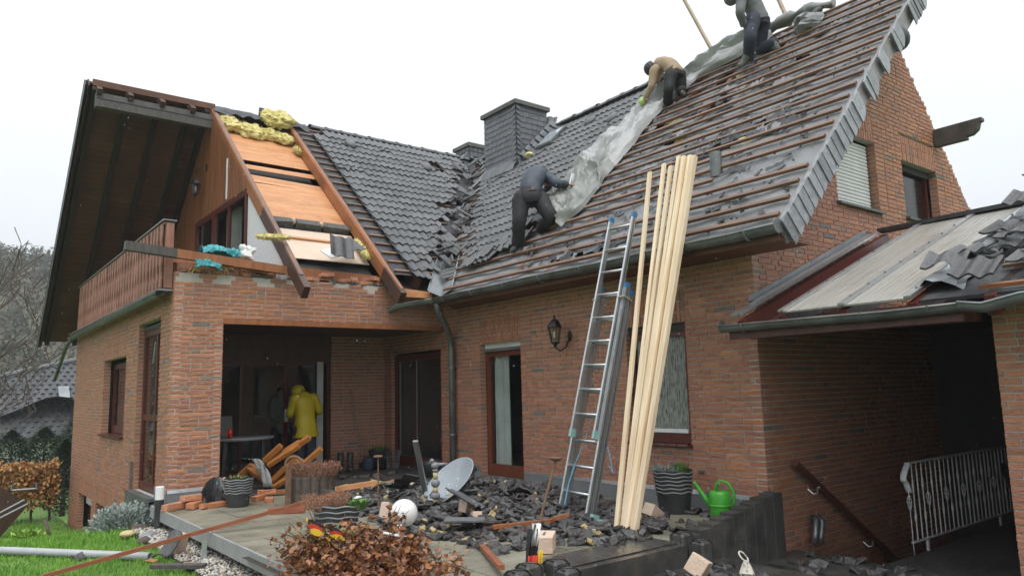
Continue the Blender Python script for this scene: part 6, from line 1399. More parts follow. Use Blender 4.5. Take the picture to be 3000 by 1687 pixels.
def skin(name, J, edges, rad, m, parent, root_v, sub=2, fold=0, ell=None):
    names = []
    for a, b in edges:
        for q in (a, b):
            if q not in names: names.append(q)
    loc = WL[parent.name]; bm = bmesh.new(); lay = bm.verts.layers.skin.verify(); vs = {}
    for q in names:
        v = bm.verts.new(V(J[q])-loc); r = rad[q]; v[lay].radius = r if isinstance(r, tuple) else (r, r); v[lay].use_root = (q == root_v); vs[q] = v
    for a, b in edges: bm.edges.new((vs[a], vs[b]))
    me = bpy.data.meshes.new(name); bm.to_mesh(me); bm.free(); me.materials.append(m)
    o = bpy.data.objects.new(name, me); link(o, parent, loc)
    sk = o.modifiers.new('skin', 'SKIN'); sk.use_smooth_shade = True; sk.branch_smoothing = .6
    ss = o.modifiers.new('sub', 'SUBSURF'); ss.levels = sub; ss.render_levels = sub
    if fold:
        dp_ = o.modifiers.new('folds', 'DISPLACE'); dp_.texture = fold_t; dp_.strength = fold; dp_.mid_level = .5; dp_.texture_coords = 'GLOBAL'
    return o
def crm(P_, t):
    n = len(P_)-1; f = t*n; i = min(int(f), n-1); u = f-i; p0, p1, p2, p3 = P_[max(i-1, 0)], P_[i], P_[i+1], P_[min(i+2, n)]
    return (p1*2+(p2-p0)*u+(p0*2-p1*5+p2*4-p3)*u*u+(p1*3-p0-p2*3+p3)*u*u*u)*.5
def crease_n(p, seed): 
    a = nz(p*13, 1, seed); b = nz(V((p.x*22, p.y*22, p.z*34)), 1, seed+5); return (.5-abs(a)*1.6)*.7+(.5-abs(b)*1.6)*.4
def loft(mb, P_, W_, D_, AX, seed=0, crease=.012, n=26, k=30):
    vs = []
    for j in range(k):
        t = j/(k-1); p = crm(P_, t); q = crm(P_, min(t+.03, 1))-crm(P_, max(t-.03, 0)); d = q.normalized(); ax = crm(AX, t); ax = (ax-d*ax.dot(d)).normalized(); dp_ = d.cross(ax); w = crm([V((w_, 0, 0)) for w_ in W_], t).x; e = crm([V((w_, 0, 0)) for w_ in D_], t).x
        for i in range(n):
            a = 2*math.pi*i/n; c, s = math.cos(a), math.sin(a); r = p+ax*(w*math.copysign(abs(c)**.85, c))+dp_*(e*math.copysign(abs(s)**.85, s)); vs.append(r+(r-p).normalized()*(crease*crease_n(r, seed)))
    b = len(mb.v); mb.v += vs; f = [(b+j*n+i, b+j*n+(i+1) % n, b+(j+1)*n+(i+1) % n, b+(j+1)*n+i) for j in range(k-1) for i in range(n)]+[tuple(b+(k-1)*n+i for i in range(n)), tuple(b+n-1-i for i in range(n))]; mb.f += f; mb.m += [0]*len(f)
def limb(mb, P_, R_, seed=0, n=18, k=30):
    vs = []; s0 = None
    for j in range(k):
        t = j/(k-1); p = crm(P_, t); d = (crm(P_, min(t+.03, 1))-crm(P_, max(t-.03, 0))).normalized(); r0 = crm([V((w_, 0, 0)) for w_ in R_], t).x
        if s0 is None: s, _, u = frame(d)
        else: s = (s0-d*s0.dot(d)).normalized(); u = s.cross(d)
        s0 = s
        for i in range(n):
            a = 2*math.pi*i/n; q = s*math.cos(a)+u*math.sin(a); c = p+q*r0; vs.append(c+q*(r0*.20*crease_n(c*1.2, seed)))
    b = len(mb.v); mb.v += vs; f = [(b+j*n+i, b+j*n+(i+1) % n, b+(j+1)*n+(i+1) % n, b+(j+1)*n+i) for j in range(k-1) for i in range(n)]+[tuple(b+(k-1)*n+i for i in range(n)), tuple(b+n-1-i for i in range(n))]; mb.f += f; mb.m += [0]*len(f)
skin_m = pm('skin', (.42, .22, .15), (.46, .25, .17), rough=.5, scale=12)
def hand(J, el, wr, S):
    d = (V(J[wr])-V(J[el])).normalized(); s, _, t = frame(d); w = V(J[wr]); E_ = []
    J['palm'+S] = tuple(w+d*.055); E_.append((wr, 'palm'+S))
    for k in range(4):
        b = w+d*.075+s*(.022*(k-1.5)); J['f%d%s' % (k, S)] = tuple(b); J['g%d%s' % (k, S)] = tuple(b+d*(.035, .042, .04, .03)[k]-t*.02); E_ += [('palm'+S, 'f%d%s' % (k, S)), ('f%d%s' % (k, S), 'g%d%s' % (k, S))]
    J['t'+S] = tuple(w+d*.045+s*.045-t*.015); J['u'+S] = tuple(w+d*.075+s*.05-t*.03); E_ += [('palm'+S, 't'+S), ('t'+S, 'u'+S)]
    return E_
def person(key, label, jm, tm, bm_, head_dir, jl=0, hands=('L', 'R'), jr=1.0, shin_m=None, sc=1.0, tr=1.0, hem=.15):
    J = dict(PEOPLE[key]); zb = min(p[2] for p in J.values()); root = empty('person', (J['pel'][0], J['pel'][1], zb-.03), label, 'person')
    hd = V(head_dir).normalized(); H = V(J['head']); J['crown'] = tuple(H+(H-V(J['neck'])).normalized()*.08); J['face'] = tuple(H+hd*.035)
    for S in 'LR':
        J['heel'+S] = tuple(V(J['an'+S])+(V(J['an'+S])-V(J['to'+S])).normalized()*.04+V((0, 0, -.03)))
    E_ = [('pel', 'waist'), ('waist', 'chest'), ('chest', 'neck'), ('neck', 'head'), ('head', 'crown'), ('chest', 'shL'), ('shL', 'elL'), ('elL', 'wrL'), ('chest', 'shR'), ('shR', 'elR'), ('elR', 'wrR'), ('pel', 'hipL'), ('hipL', 'knL'), ('knL', 'anL'), ('pel', 'hipR'), ('hipR', 'knR'), ('knR', 'anR'), ('anL', 'toL'), ('anR', 'toR')]
    rad = dict(pel=.10, waist=.10, chest=.12, neck=.05, head=.088, crown=.06, shL=.06, elL=.04, wrL=.028, shR=.06, elR=.04, wrR=.028, hipL=.075, knL=.05, anL=.035, hipR=.075, knR=.05, anR=.035, toL=.03, toR=.03)
    for S in hands:
        E_ += hand(J, 'el'+S, 'wr'+S, S)
        rad['palm'+S] = .026
        for q in [n for n in J if n[-1] == S and n[0] in 'fgtu' and len(n) <= 3]: rad[q] = .0095
    skin('body', J, E_, rad, skin_m, root, 'pel', 2)
    # clothes: lofted garments with creases
    down = (V(J['pel'])-V(J['waist'])).normalized(); pel = V(J['pel']); ax0 = (V(J['shR'])-V(J['shL'])).normalized(); axh = (V(J['hipR'])-V(J['hipL'])).normalized()
    if axh.dot(ax0) < 0: axh = -axh
    sp = [pel+down*max(jl, .05), pel, V(J['waist']), V(J['chest']), V(J['chest']).lerp(V(J['neck']), .55), V(J['neck'])]
    wd = [hem*1.12, (hem+.165)/2*1.05, .165, .185, .15, .075]; dpt = [hem*.95, (hem+.14)/2, .13, .135, .105, .07]; axs = [axh, axh, axh.lerp(ax0, .4), ax0, ax0, ax0]
    jk = MB(); loft(jk, sp, [w*jr for w in wd], [w*jr for w in dpt], axs, seed=len(label), crease=.016)
    for S in 'LR':
        sh, el, wr = V(J['sh'+S]), V(J['el'+S]), V(J['wr'+S]); limb(jk, [V(J['chest']).lerp(sh, .6), sh, sh.lerp(el, .5), el, el.lerp(wr, .5), wr], [r_*jr for r_ in (.085, .088, .075, .066, .06, .05)], seed=ord(S)+len(label))
    jk.build('jacket', jm, root, smooth=True)
    tk = MB(); up_l = pel+(V(J['waist'])-pel)*.5
    loft(tk, [up_l, pel, V(J['hipL']).lerp(V(J['hipR']), .5)-(V(J['waist'])-pel).normalized()*.06], [.15*tr, .165*tr, .15*tr], [.12*tr, .135*tr, .12*tr], [axh]*3, seed=7, crease=.008)
    for S in 'LR':
        hp0, kn, an = V(J['hip'+S]), V(J['kn'+S]), V(J['an'+S]); limb(tk, [pel.lerp(hp0, .5), hp0, hp0.lerp(kn, .5), kn, kn.lerp(an, .5), an], [r_*tr for r_ in (.105, .112, .098, .085, .08, .078)], seed=ord(S)+3*len(label))
    tk.build('trousers', tm, root, smooth=True)
    for S in 'LR':
        J['mid'] = tuple(V(J['an'+S]).lerp(V(J['to'+S]), .5)+V((0, 0, -.012))); J['up'] = tuple(V(J['an'+S]).lerp(V(J['kn'+S]), .5 if shin_m else .12))
        skin('shoe', J, [('up', 'an'+S), ('an'+S, 'mid'), ('mid', 'to'+S), ('an'+S, 'heel'+S)], {'up': .1 if shin_m else .055, 'an'+S: .082 if shin_m else .06, 'mid': .056, 'to'+S: .046, 'heel'+S: .046}, shin_m or bm_, root, 'an'+S, 2)
    f = V(J['head']); s, d_, t = frame(hd)      # face features
    fm = MB(); fm.sphere(f+hd*.088-t*.01, 1, 8, 6, s=(.014, .02, .02)); fm.sphere(f+s*.088, 1, 8, 6, s=(.012, .02, .03)); fm.sphere(f-s*.088, 1, 8, 6, s=(.012, .02, .03)); fm.build('nose_and_ears', skin_m, root, smooth=True)
    em = MB(); em.sphere(f+hd*.078+s*.032+t*.012, .011, 8, 6); em.sphere(f+hd*.078-s*.032+t*.012, .011, 8, 6); em.beam(f+hd*.083-s*.025-t*.045, f+hd*.083+s*.025-t*.045, .01, .008); em.build('eyes_and_mouth', pm('eye_dark', (.03, .02, .015), rough=.4) if 'eye_dark' not in MATS else MATS['eye_dark'], root, smooth=True)
    return root, J
def cap(J, root, hd, m, brim=True, r=.108, deep=.25, name='cap'):
    f = V(J['head']); hd = V(hd).normalized(); up = (V(J['crown'])-f).normalized(); s = hd.cross(up).normalized(); fw = up.cross(s).normalized()*1.0; fw = fw if fw.dot(hd) > 0 else -fw
    B = basis(s, fw, up); mb = MB(); mb.lathe([(r*1.0, -r*deep), (r*1.02, 0), (r*.92, r*.45), (r*.6, r*.82), (r*.2, r*.98), (.001, r)], f, 18, B, sy=1.12)
    if brim: mb.lathe([(.001, 0), (.085, -.004), (.088, .006), (.001, .012)], f+fw*.10, 16, B, sy=.9)
    return mb.build(name, m, root, smooth=True)
navy = pm('jacket_slate_blue', (.022, .03, .045), (.05, .062, .085), rough=.6, scale=6, bump=.3, bscale=30); blk = pm('black_trousers', (.008, .008, .009), (.014, .014, .016), rough=.75, scale=8, bump=.3)
shoe = pm('work_shoe', (.022, .022, .024), (.035, .034, .034), rough=.6, scale=14); tan = pm('tan_jacket', (.27, .19, .12), (.34, .25, .165), rough=.8, scale=5, bump=.3); greyj = pm('grey_jacket', (.115, .12, .125), (.16, .165, .17), rough=.7, scale=5, bump=.3)
jean = pm('dark_jeans', (.022, .028, .045), (.035, .042, .062), rough=.8, scale=8, bump=.3); olive = pm('rubber_olive', (.095, .10, .082), (.13, .135, .112), rough=.45, scale=6); yel = pm('yellow_raincoat', (.52, .40, .008), (.58, .45, .012), rough=.5, scale=4, bump=.2)
glv = pm('green_glove', (.35, .55, .12), (.42, .62, .18), rough=.7, scale=10); fleece = pm('patterned_shirt', (.2, .21, .2), (.28, .29, .28), rough=.9, scale=30); khaki = pm('khaki', (.30, .25, .17), (.36, .3, .21), rough=.85, scale=8)
r1p, J1 = person('roofer_low', 'roofer in slate-blue jacket and black trousers bending with a stapler low on the roof', navy, blk, shoe, (.7, .3, -.7), 0, ('R', 'L'), 1.06, tr=1.22)
cap(J1, r1p, (.7, .3, -.7), shoe, True); mb = MB(); mb.beam((7.10, 8.50, 4.30), (7.0, 8.56, 4.10), .03, .025); mb.beam((7.10, 8.47, 4.31), (7.12, 8.56, 4.29), .03, .03); tag(mb.build('hammer', pm('hammer_wood', (.4, .3, .18), rough=.6)), "hammer hanging from the low roofer's belt", 'hammer')
mb = MB(); mb.beam((7.76, 8.34, 4.45), (7.84, 8.36, 4.64), .03, .03); mb.beam((7.80, 8.345, 4.50), (7.83, 8.33, 4.63), .02, .035); tag(mb.build('stapler', alu_m), "metal stapler in the low roofer's hand", 'stapler')
mb = MB(); mb.tube([V((7.13, 8.60, 4.29))+V((.15*math.cos(a_), .15*math.sin(a_), .02*math.cos(a_))) for a_ in [.35*k for k in range(19)]], .02, 6); mb.build('tool_belt', raft_dk, r1p)
r2p, J2 = person('roofer_mid', 'crouching roofer in tan jacket and dark cap with green gloves on the roof', tan, blk, shoe, (-.5, .5, -.7), 0, ('L', 'R'), .95, tr=.98)
cap(J2, r2p, (-.5, .5, -.7), shoe, False, .112, .6); mb = MB(); mb.sphere(PEOPLE['roofer_mid']['haL'], 1, 12, 8, s=(.06, .06, .075)); g_ = mb.build('glove', glv, r2p, smooth=True)
J2['kk'] = tuple(V(J2['knL']).lerp(V(J2['anL']), .35)); J2['ka'] = tuple(V(J2['knL']).lerp(V(J2['anL']), .85)); skin('gaiter', J2, [('kk', 'ka')], {'kk': .083, 'ka': .075}, khaki, r2p, 'kk', 2, .02)
J2['h1'] = tuple(V(J2['pel'])+V((0, 0, .03))); J2['h2'] = tuple(V(J2['hipL']).lerp(V(J2['hipR']), .5)+V((-.02, -.03, -.02))); skin('khaki_seat', J2, [('h1', 'h2')], {'h1': .155, 'h2': .165}, khaki, r2p, 'h1', 2, .02)
r3p, J3 = person('roofer_top', 'standing roofer in grey jacket, dark jeans and rubber boots at the ridge', greyj, jean, olive, (-.75, .3, -.5), .06, ('L', 'R'), 1.02, olive, tr=1.06)
cap(J3, r3p, (-.75, .3, -.5), greyj, True)
r4p, J4 = person('yellow', 'person in a bright yellow raincoat at the patio glass door', yel, jean, shoe, (.05, 1, -.1), .18, ('L', 'R'), 1.0, hem=.19)
mb = MB(); mb.sphere(V(J4['head'])+V((0, -.03, -.01)), 1, 16, 10, s=(.12, .13, .115)); mb.build('hood', yel, r4p, smooth=True)
r5p, J5 = person('inside', 'person in a grey patterned shirt standing indoors behind the patio glass', fleece, jean, shoe, (-.3, -1, -.1), 0, ('L', 'R'), .95)
mb = MB(); mb.sphere(V(J5['head'])+V((.0, .02, .03)), 1, 14, 8, s=(.1, .105, .1)); mb.build('hair', pm('hair_brown', (.05, .035, .02), rough=.7), r5p, smooth=True)

# =================================================================== GARDEN AND BACKGROUND
gr = random.Random(9)
# grass blades
gm = MB(); grass_m = pm('grass_blade', (.11, .27, .025), (.20, .38, .045), rough=.6, scale=3, dirt=((.2, .24, .06), 5, .62, .85))
gm2 = []
cnt = 0
while cnt < 46000:
    y = gr.uniform(6.2, 15) if gr.random() < .8 else gr.uniform(12, 20); x = gr.uniform(-.6+(y-6)*.02, 2.35)
    if x > 2.08+.05*nz((x, y*2, 0)) and y < 10.8: continue
    if y > 12.1 and x > 1.95: 
        if gr.random() < .7: continue
    z = gz_(x, y); h = gr.uniform(.035, .075)*(1+.5*nz((x*2, y*2, 5))); a = gr.random()*6.28; w = gr.uniform(.0035, .007)*(1 if y < 10 else 1.5); lx, ly = gr.uniform(-.03, .03), gr.uniform(-.03, .03)
    p = V((x, y, z-.005)); s = V((math.cos(a)*w, math.sin(a)*w, 0)); gm.add([p-s, p+s, p+V((lx, ly, h))], [(0, 1, 2)]); cnt += 1
gm.build('grass', grass_m, loc=(0, 8, -.4), kind='stuff')
# gravel bed along the terrace
gv = MB(); peb_m = [pm('pebble_%d' % i, a, b, rough=.55, scale=20, bump=.2) for i, (a, b) in enumerate((((.36, .33, .28), (.44, .41, .36)), ((.22, .17, .12), (.30, .24, .17)), ((.09, .09, .09), (.14, .14, .14)), ((.5, .48, .44), (.56, .54, .5))))]
bedm = MB(); pts = []
for j in range(40):
    for i in range(5):
        y = 4.4+6.2*j/39; pts.append((2.05+.6*i/4+.03*nz((y, i, 0)), y, -.375+.012*nz((y*3, i, 2))))
bedm.grid(pts, 5, 40).build('gravel_bed', soil, smooth=True, kind='structure')
OCT = [(0, 2, 4), (2, 1, 4), (1, 3, 4), (3, 0, 4), (2, 0, 5), (1, 2, 5), (3, 1, 5), (0, 3, 5)]
for i in range(5200):
    y = gr.uniform(5.0, 10.5); x = gr.uniform(2.07, 2.6); r = gr.uniform(.010, .024)*(1.2 if gr.random() < .15 else 1); c = V((x, y, -.37+r*.4+gr.random()*.015)); a = gr.random()*6.28; ro = rotz(a)
    vs = [c+ro @ V(v) for v in ((r*1.3, 0, 0), (-r*1.3, 0, 0), (0, r, 0), (0, -r, 0), (0, 0, r*.7), (0, 0, -r*.7))]; gv.add(vs, OCT, gr.choices((0, 1, 2, 3), (40, 25, 18, 17))[0])
gvo = gv.build('gravel', peb_m, loc=(2, 8, -.4), kind='stuff', smooth=True)
for i, (x, y, r, lb) in enumerate(((2.15, 9.9, .09, 'flat grey stone in the gravel nearest the bollard light'), (2.05, 9.6, .07, 'brownish stone at the lawn edge of the gravel'), (2.22, 9.3, .10, 'grey-green boulder in the gravel below the terrace edge'), (1.98, 10.2, .08, 'yellowish flat stone near the lavender'), (2.2, 10.6, .09, 'round reddish stone beside the lavender bush'))):
    mb = MB(); mb.sphere((x, y, -.36), r, 10, 7, s=(1.2, 1, .6)); mb.v = [p+V((nz(p*9), nz(p*9, 1, 2), nz(p*9, 1, 4)))*.03 for p in mb.v]; tag(mb.build('garden_stone', [stn, brc, stn, yst, brc][i], smooth=True), lb, 'stone', 'stones in the gravel bed')
# debris on lawn and gravel
mb = MB(); mb.tube([(.30, 10.65, -.36), (.75, 10.08, -.345), (1.88, 8.55, -.345)], .036, 16, cap=False); o = mb.build('drain_pipe', pm('grey_pipe', (.33, .34, .35), (.4, .41, .42), rough=.4, scale=4), smooth=True); o.modifiers.new('s', 'SOLIDIFY').thickness = .006; tag(o, 'long grey plastic pipe lying on the lawn', 'pipe')
bar('metal_profile', (1.78, 7.98, -.33), (2.16, 7.62, -.33), .10, .035, raft_gray, 'weathered grey profile lying at the lawn edge', 'profile')
bar('wood_scrap', (2.15, 8.55, -.34), (2.17, 8.5, -.16), .11, .09, stone_b, 'brown block end standing in the gravel under the batten', 'wood scrap')
mb = MB(); mb.prism([(2.24, 8.02, -.37), (2.28, 7.99, -.37), (2.28, 7.99, -.16), (2.24, 8.02, -.16)], (.004, .006, 0)); mb.prism([(2.24, 8.02, -.355), (2.28, 7.99, -.355), (2.22, 7.80, -.35), (2.18, 7.83, -.35)], (0, 0, .005)); tag(mb.build('metal_bracket', alu_m), 'bent shiny metal bracket in the gravel', 'bracket')
pts = []
for j in range(6):
    for i in range(7):
        a = math.pi*.9*i/6; t = j/5; pts.append((1.93+.17*t+.05*math.cos(a), 8.42+.02*t-.05*math.cos(a), -.36+.22*t*t+.045*math.sin(a)))
mb = MB(); mb.grid(pts, 7, 6); o = mb.build('ridge_tile_piece', tile_in_m, smooth=True); o.modifiers.new('s', 'SOLIDIFY').thickness = .012; tag(o, 'curved dark ridge tile piece standing in the gravel', 'roof tile')
for (x, y, rz, lb) in ((1.35, 9.2, .4, 'small dark slate chip on the lawn beyond the pipe'), (1.75, 8.95, 1.2, 'dark shard on the lawn close to the long batten')):
    tag(inst('lawn_shard', SH[14], None, (x, y, gz_(x, y)+.05), Euler((.1, 0, rz))), lb, 'tile fragment')
mb = MB(); pts = [(1.78, 8.35, -.34), (1.86, 8.38, -.335), (1.9, 8.28, -.335), (1.84, 8.22, -.34)]; mb.add(pts, [(0, 1, 2, 3)]); tag(mb.build('fallen_leaf', pm('leaf_orange', (.42, .2, .07), rough=.7)), 'single orange leaf on the lawn beside the gravel', 'leaf')
# lavender, hosta, log border
def bush(name, c, r, n, m, seed, label, leaf=.03, sz=1, stem_m=None, cat='bush', inner=.35):
    q = random.Random(seed); root = empty(name, c, label, cat); mb = MB(); c = V(c)
    for i in range(n):
        d = V((q.gauss(0, 1), q.gauss(0, 1), abs(q.gauss(0, 1))*.9+.1)).normalized(); k = q.uniform(inner, 1)**.6*(1+.22*nz(d*2.5, 1, seed)); p = c+V((d.x*r*k, d.y*r*k, d.z*r*k*sz)); t = (d+V((q.uniform(-.6, .6), q.uniform(-.6, .6), q.uniform(-.3, .6)))).normalized()*leaf*q.uniform(.7, 1.3); s = t.cross(V((q.random()-.5, q.random()-.5, q.random()))).normalized()*leaf*.28
        mb.add([p, p+t*.5+s, p+t, p+t*.5-s], [(0, 1, 2, 3)])
    mb.build('foliage', m, root, kind='stuff')
    sm = MB()
    for i in range(12): 
        a = q.random()*6.28; sm.tube([c, c+V((math.cos(a)*r*.4, math.sin(a)*r*.4, r*.5*sz)), c+V((math.cos(a)*r*.7, math.sin(a)*r*.7, r*.8*sz))], [.01, .007, .003], 5)
    sm.build('stems', stem_m or MATS['twig'], root, kind='stuff'); return root
bush('lavender_bush', (2.18, 11.55, -.52), .42, 2600, silver, 5, 'silvery lavender bush at the house wall by the side door', .05, .85)
bush('hosta', (1.18, 12.55, -.66), .2, 140, pm('lime_leaf', (.2, .36, .04), (.28, .44, .07), rough=.6, scale=10), 6, 'bright lime-green leafy plant at the log border', .10, .6)
bl_ = ['mossy log at the far end of the lawn border', 'dark log in the lawn border beside the lime plant', 'split log in the lawn border below the cellar window', 'log in the lawn border nearest the lavender', 'short log leaning in the lawn border']
for i, (a, b, r) in enumerate((((.75, 12.9, -.72), (1.2, 12.75, -.7), .06), ((1.2, 12.35, -.66), (1.55, 12.4, -.64), .055), ((1.5, 12.5, -.66), (1.85, 12.35, -.62), .06), ((1.8, 12.25, -.6), (2.15, 12.1, -.56), .07), ((1.42, 12.35, -.6), (1.36, 12.5, -.38), .02))):
    mb = MB(); a, b = V(a), V(b); mb.tube([a, a.lerp(b, .5)+V((0, 0, .01)), b], [r, r*.95, r*.85], 10); mb.v = [p+V((nz(p*20), nz(p*20, 1, 3), nz(p*20, 1, 5)))*.012 for p in mb.v]; tag(mb.build('border_log', pm('bark', (.07, .05, .04), (.12, .09, .07), rough=.9, scale=14, bump=.8) if 'bark' not in MATS else MATS['bark'], smooth=True), bl_[i], 'log', 'lawn border logs')
# uprooted beech branches with brown leaves in front of the terrace
lh = empty('beech_branches', (3.0, 5.9, TZ), 'heap of uprooted beech branches with wet brown leaves', 'branches')
lfm = [pm('brown_leaf_%d' % i, a, b, rough=.38, rvar=.1, scale=18, bump=.2) for i, (a, b) in enumerate((((.17, .058, .02), (.24, .088, .03)), ((.095, .034, .015), (.14, .05, .02)), ((.25, .10, .034), (.31, .135, .05))))]
def leaf_me(r, L, m):
    mb = MB(); w = L*.36; c = r.uniform(.1, .5)*L; mb.add([(0, 0, 0), (L*.3, w, c*.25), (L*.65, w*.8, c*.35), (L, 0, -c*.3), (L*.65, -w*.8, c*.35), (L*.3, -w, c*.25), (L*.5, 0, 0)], [(0, 6, 1), (1, 6, 2), (2, 6, 3), (3, 6, 4), (4, 6, 5), (5, 6, 0)]); return mb.mesh('leaf', m, V((0, 0, 0)))
LV = [leaf_me(gr, gr.uniform(.032, .062), lfm[i % 3]) for i in range(12)]
leaves = []; lrest = MB()
def hp_(x, y): return (.75+.5*nz((x*4, y*4, 1)))*.42*math.exp(-((x-2.95)**2/.20+(y-5.95)**2/.45))+.07*math.exp(-((x-3.2)**2/.12+(y-5.5)**2/.12))
shoots = []
for i in range(120):
    bx_, by_ = gr.gauss(2.86, .15), gr.gauss(5.72, .28); a = math.atan2(by_-5.72, bx_-2.86)+gr.gauss(0, .7); L = gr.uniform(.28, .52); el = gr.uniform(.15, 1.25); p = V((bx_, by_, TZ-.02)); d = V((math.cos(a)*math.cos(el), math.sin(a)*math.cos(el), math.sin(el))); pl_ = [p]
    for k in range(4):
        d = (d+V((gr.gauss(0, .22), gr.gauss(0, .22), -.10))).normalized(); p = p+d*(L/4); p.z = max(p.z, TZ+.015); pl_.append(p)
    shoots.append(pl_)
    for k in range(gr.randint(24, 46)):
        f = gr.uniform(.6, 3.99); q0 = pl_[int(f)].lerp(pl_[int(f)+1], f-int(f)); leaves.append((q0+V((gr.gauss(0, .028), gr.gauss(0, .028), gr.gauss(0, .022))), Euler((gr.gauss(0, .9), gr.gauss(.3, .7), gr.random()*6.28)), gr.randrange(12), gr.uniform(.8, 1.35)))
for i in range(1500):
    x = gr.gauss(2.9, .3); y = gr.gauss(5.7, .42)
    if hp_(x, y) > .02: leaves.append((V((x, y, TZ+.01+gr.random()*.03)), Euler((gr.gauss(0, .5), gr.gauss(0, .5), gr.random()*6.28)), gr.randrange(12), gr.uniform(.8, 1.3)))
leaves.sort(key=lambda t: cam_dist(t[0])-t[0].z*2.5)
for i, (p, e, k, sc) in enumerate(leaves):
    if i < 300: inst('leaf', LV[k], lh, p, e, (sc, sc, sc))
    else:
        mm = e.to_matrix(); lrest.add([p+mm @ (v.co*sc) for v in LV[k].vertices], [tuple(q.vertices) for q in LV[k].polygons], k % 3)
lrest.build('leaf_mass', lfm, lh, kind='stuff')
mb = MB(); pts = []
for j in range(16):
    for i in range(12):
        x = 2.3+1.35*i/11; y = 4.9+2.1*j/15; pts.append((x, y, TZ-.05+.2*hp_(x, y)))
mb.grid(pts, 12, 16).build('twig_core', soil, lh, smooth=True, kind='stuff')
for pl_ in shoots:
    mb = MB(); mb.tube(pl_+[pl_[-1]+(pl_[-1]-pl_[-2])*.5], [.007, .006, .005, .004, .003, .0015], 5); mb.build('branch', MATS['twig'], lh, smooth=True)
tuft('pine_sprig', (2.72, 6.05, .0), .18, .14, 170, pm('pine_green', (.10, .16, .05), (.16, .22, .08), rough=.6, scale=10), 31, 'green pine sprig on the brown beech leaves', 'plant', w=.003, droop=1.6)
mb = MB(); mb.tube([(3.05, 5.72, .10), (3.2, 5.6, .06)], .012, 8); tag(mb.build('white_tube', white_p, smooth=True), 'short white plastic tube in the brown leaves', 'tube')
# beech hedge with orange winter leaves
hd = empty('beech_hedge', (.6, 19.6, -1.3), 'clipped beech hedge with orange winter leaves at the lawn end', 'hedge')
om = [pm('hedge_leaf_%d' % i, a, b, rough=.7, scale=8) for i, (a, b) in enumerate((((.36, .16, .045), (.44, .22, .07)), ((.22, .10, .035), (.30, .14, .05)), ((.44, .26, .10), (.5, .3, .13))))]
hm = MB()
for i in range(16000):
    x = gr.uniform(-3, 2.3); y = 19.3+gr.uniform(-.35, .35)*(1+.3*nz((x*2, 0, 0))); z = gr.uniform(-1.0, -.02)+.06*nz((x*3, y, 2)); 
    if z < -.75 and gr.random() < .6: continue
    e = Euler((gr.gauss(0, 1), gr.gauss(0, 1), gr.random()*6)).to_matrix(); L = gr.uniform(.06, .11); p = V((x, y, z)); hm.add([p, p+e @ V((L*.5, L*.35, 0)), p+e @ V((L, 0, .01)), p+e @ V((L*.5, -L*.35, 0))], [(0, 1, 2, 3)], gr.randrange(3))
hm.build('leaves', om, hd, kind='stuff')
for i in range(16):
    x = -2.9+.34*i; mb = MB(); mb.tube([(x, 19.3, -1.4), (x+gr.uniform(-.1, .1), 19.3, -.8), (x+gr.uniform(-.15, .15), 19.3, -.3)], [.03, .022, .01], 6); mb.build('stem', MATS['bark'], hd)
# wrecked garden furniture beside the hedge
wr = empty('wrecked_pergola', (1.15, 16.6, -1.1), 'collapsed dark garden panel with grey metal frame before the hedge', 'garden furniture')
mb = MB(); mb.box((.98, 16.6, -.72), (.75, .05, .9), Matrix.Rotation(R(38), 3, 'Y')); mb.build('dark_panel', raft_dk, wr)
for a, b in (((.55, 16.3, -.95), (1.45, 16.3, -.48)), ((.55, 16.25, -1.02), (1.5, 16.25, -.55)), ((.85, 16.3, -.85), (1.05, 16.3, -1.15)), ((1.25, 16.35, -.30), (1.62, 16.3, -.30)), ((1.25, 16.35, -.30), (1.25, 16.35, -.2)), ((1.62, 16.3, -.30), (1.62, 16.3, -.2))):
    mb = MB(); mb.tube([a, b], .02, 8); mb.build('frame_bar', zinc_m, wr)
# conifer hedge beyond
con = [pm('conifer_%d' % i, a, b, rough=.8, scale=5) for i, (a, b) in enumerate((((.02, .04, .018), (.04, .065, .03)), ((.035, .06, .03), (.06, .085, .045))))]
cl_l = ['dark conifer in the hedge row behind the beech hedge, nearest the house', 'dark conifer second from the house behind the beech hedge', 'dark conifer third from the house behind the beech hedge', 'dark conifer fourth from the house behind the beech hedge', 'dark conifer fifth from the house behind the beech hedge', 'tall narrow conifer beside the house corner']
for i in range(6):
    x, y, h, r = ((4.1, 30.0, 2.5, 1.1), (3.1, 29.6, 2.2, 1.1), (2.2, 29.8, 2.15, 1.1), (1.2, 30.0, 2.1, 1.1), (.2, 30.4, 2.1, 1.1), (3.05, 24.2, 2.0, .6))[i]
    root = empty('conifer', (x, y, -1.85), cl_l[i], 'tree', 'conifers behind the beech hedge'); mb = MB(); mb.tube([(x, y, -1.85), (x, y, -1.85+h*.8)], [.07, .02], 6); mb.build('trunk', MATS['bark'], root); mb = MB()
    for k in range(4200):
        t = gr.random()**.8; a = gr.random()*6.28; rr_ = r*(1-t**3)*gr.uniform(.55, 1.08)*(1+.25*nz((a*1.2, t*5, i))); p = V((x+rr_*math.cos(a), y+rr_*math.sin(a), -1.8+h*t)); d = V((math.cos(a), math.sin(a), gr.uniform(.2, 1))).normalized()*gr.uniform(.06, .13); s = d.cross(V((0, 0, 1))).normalized()*.03; mb.add([p-s, p+s, p+d], [(0, 1, 2)], 1 if gr.random() < .35 else 0)
    mb.build('crown', con, root, kind='stuff')
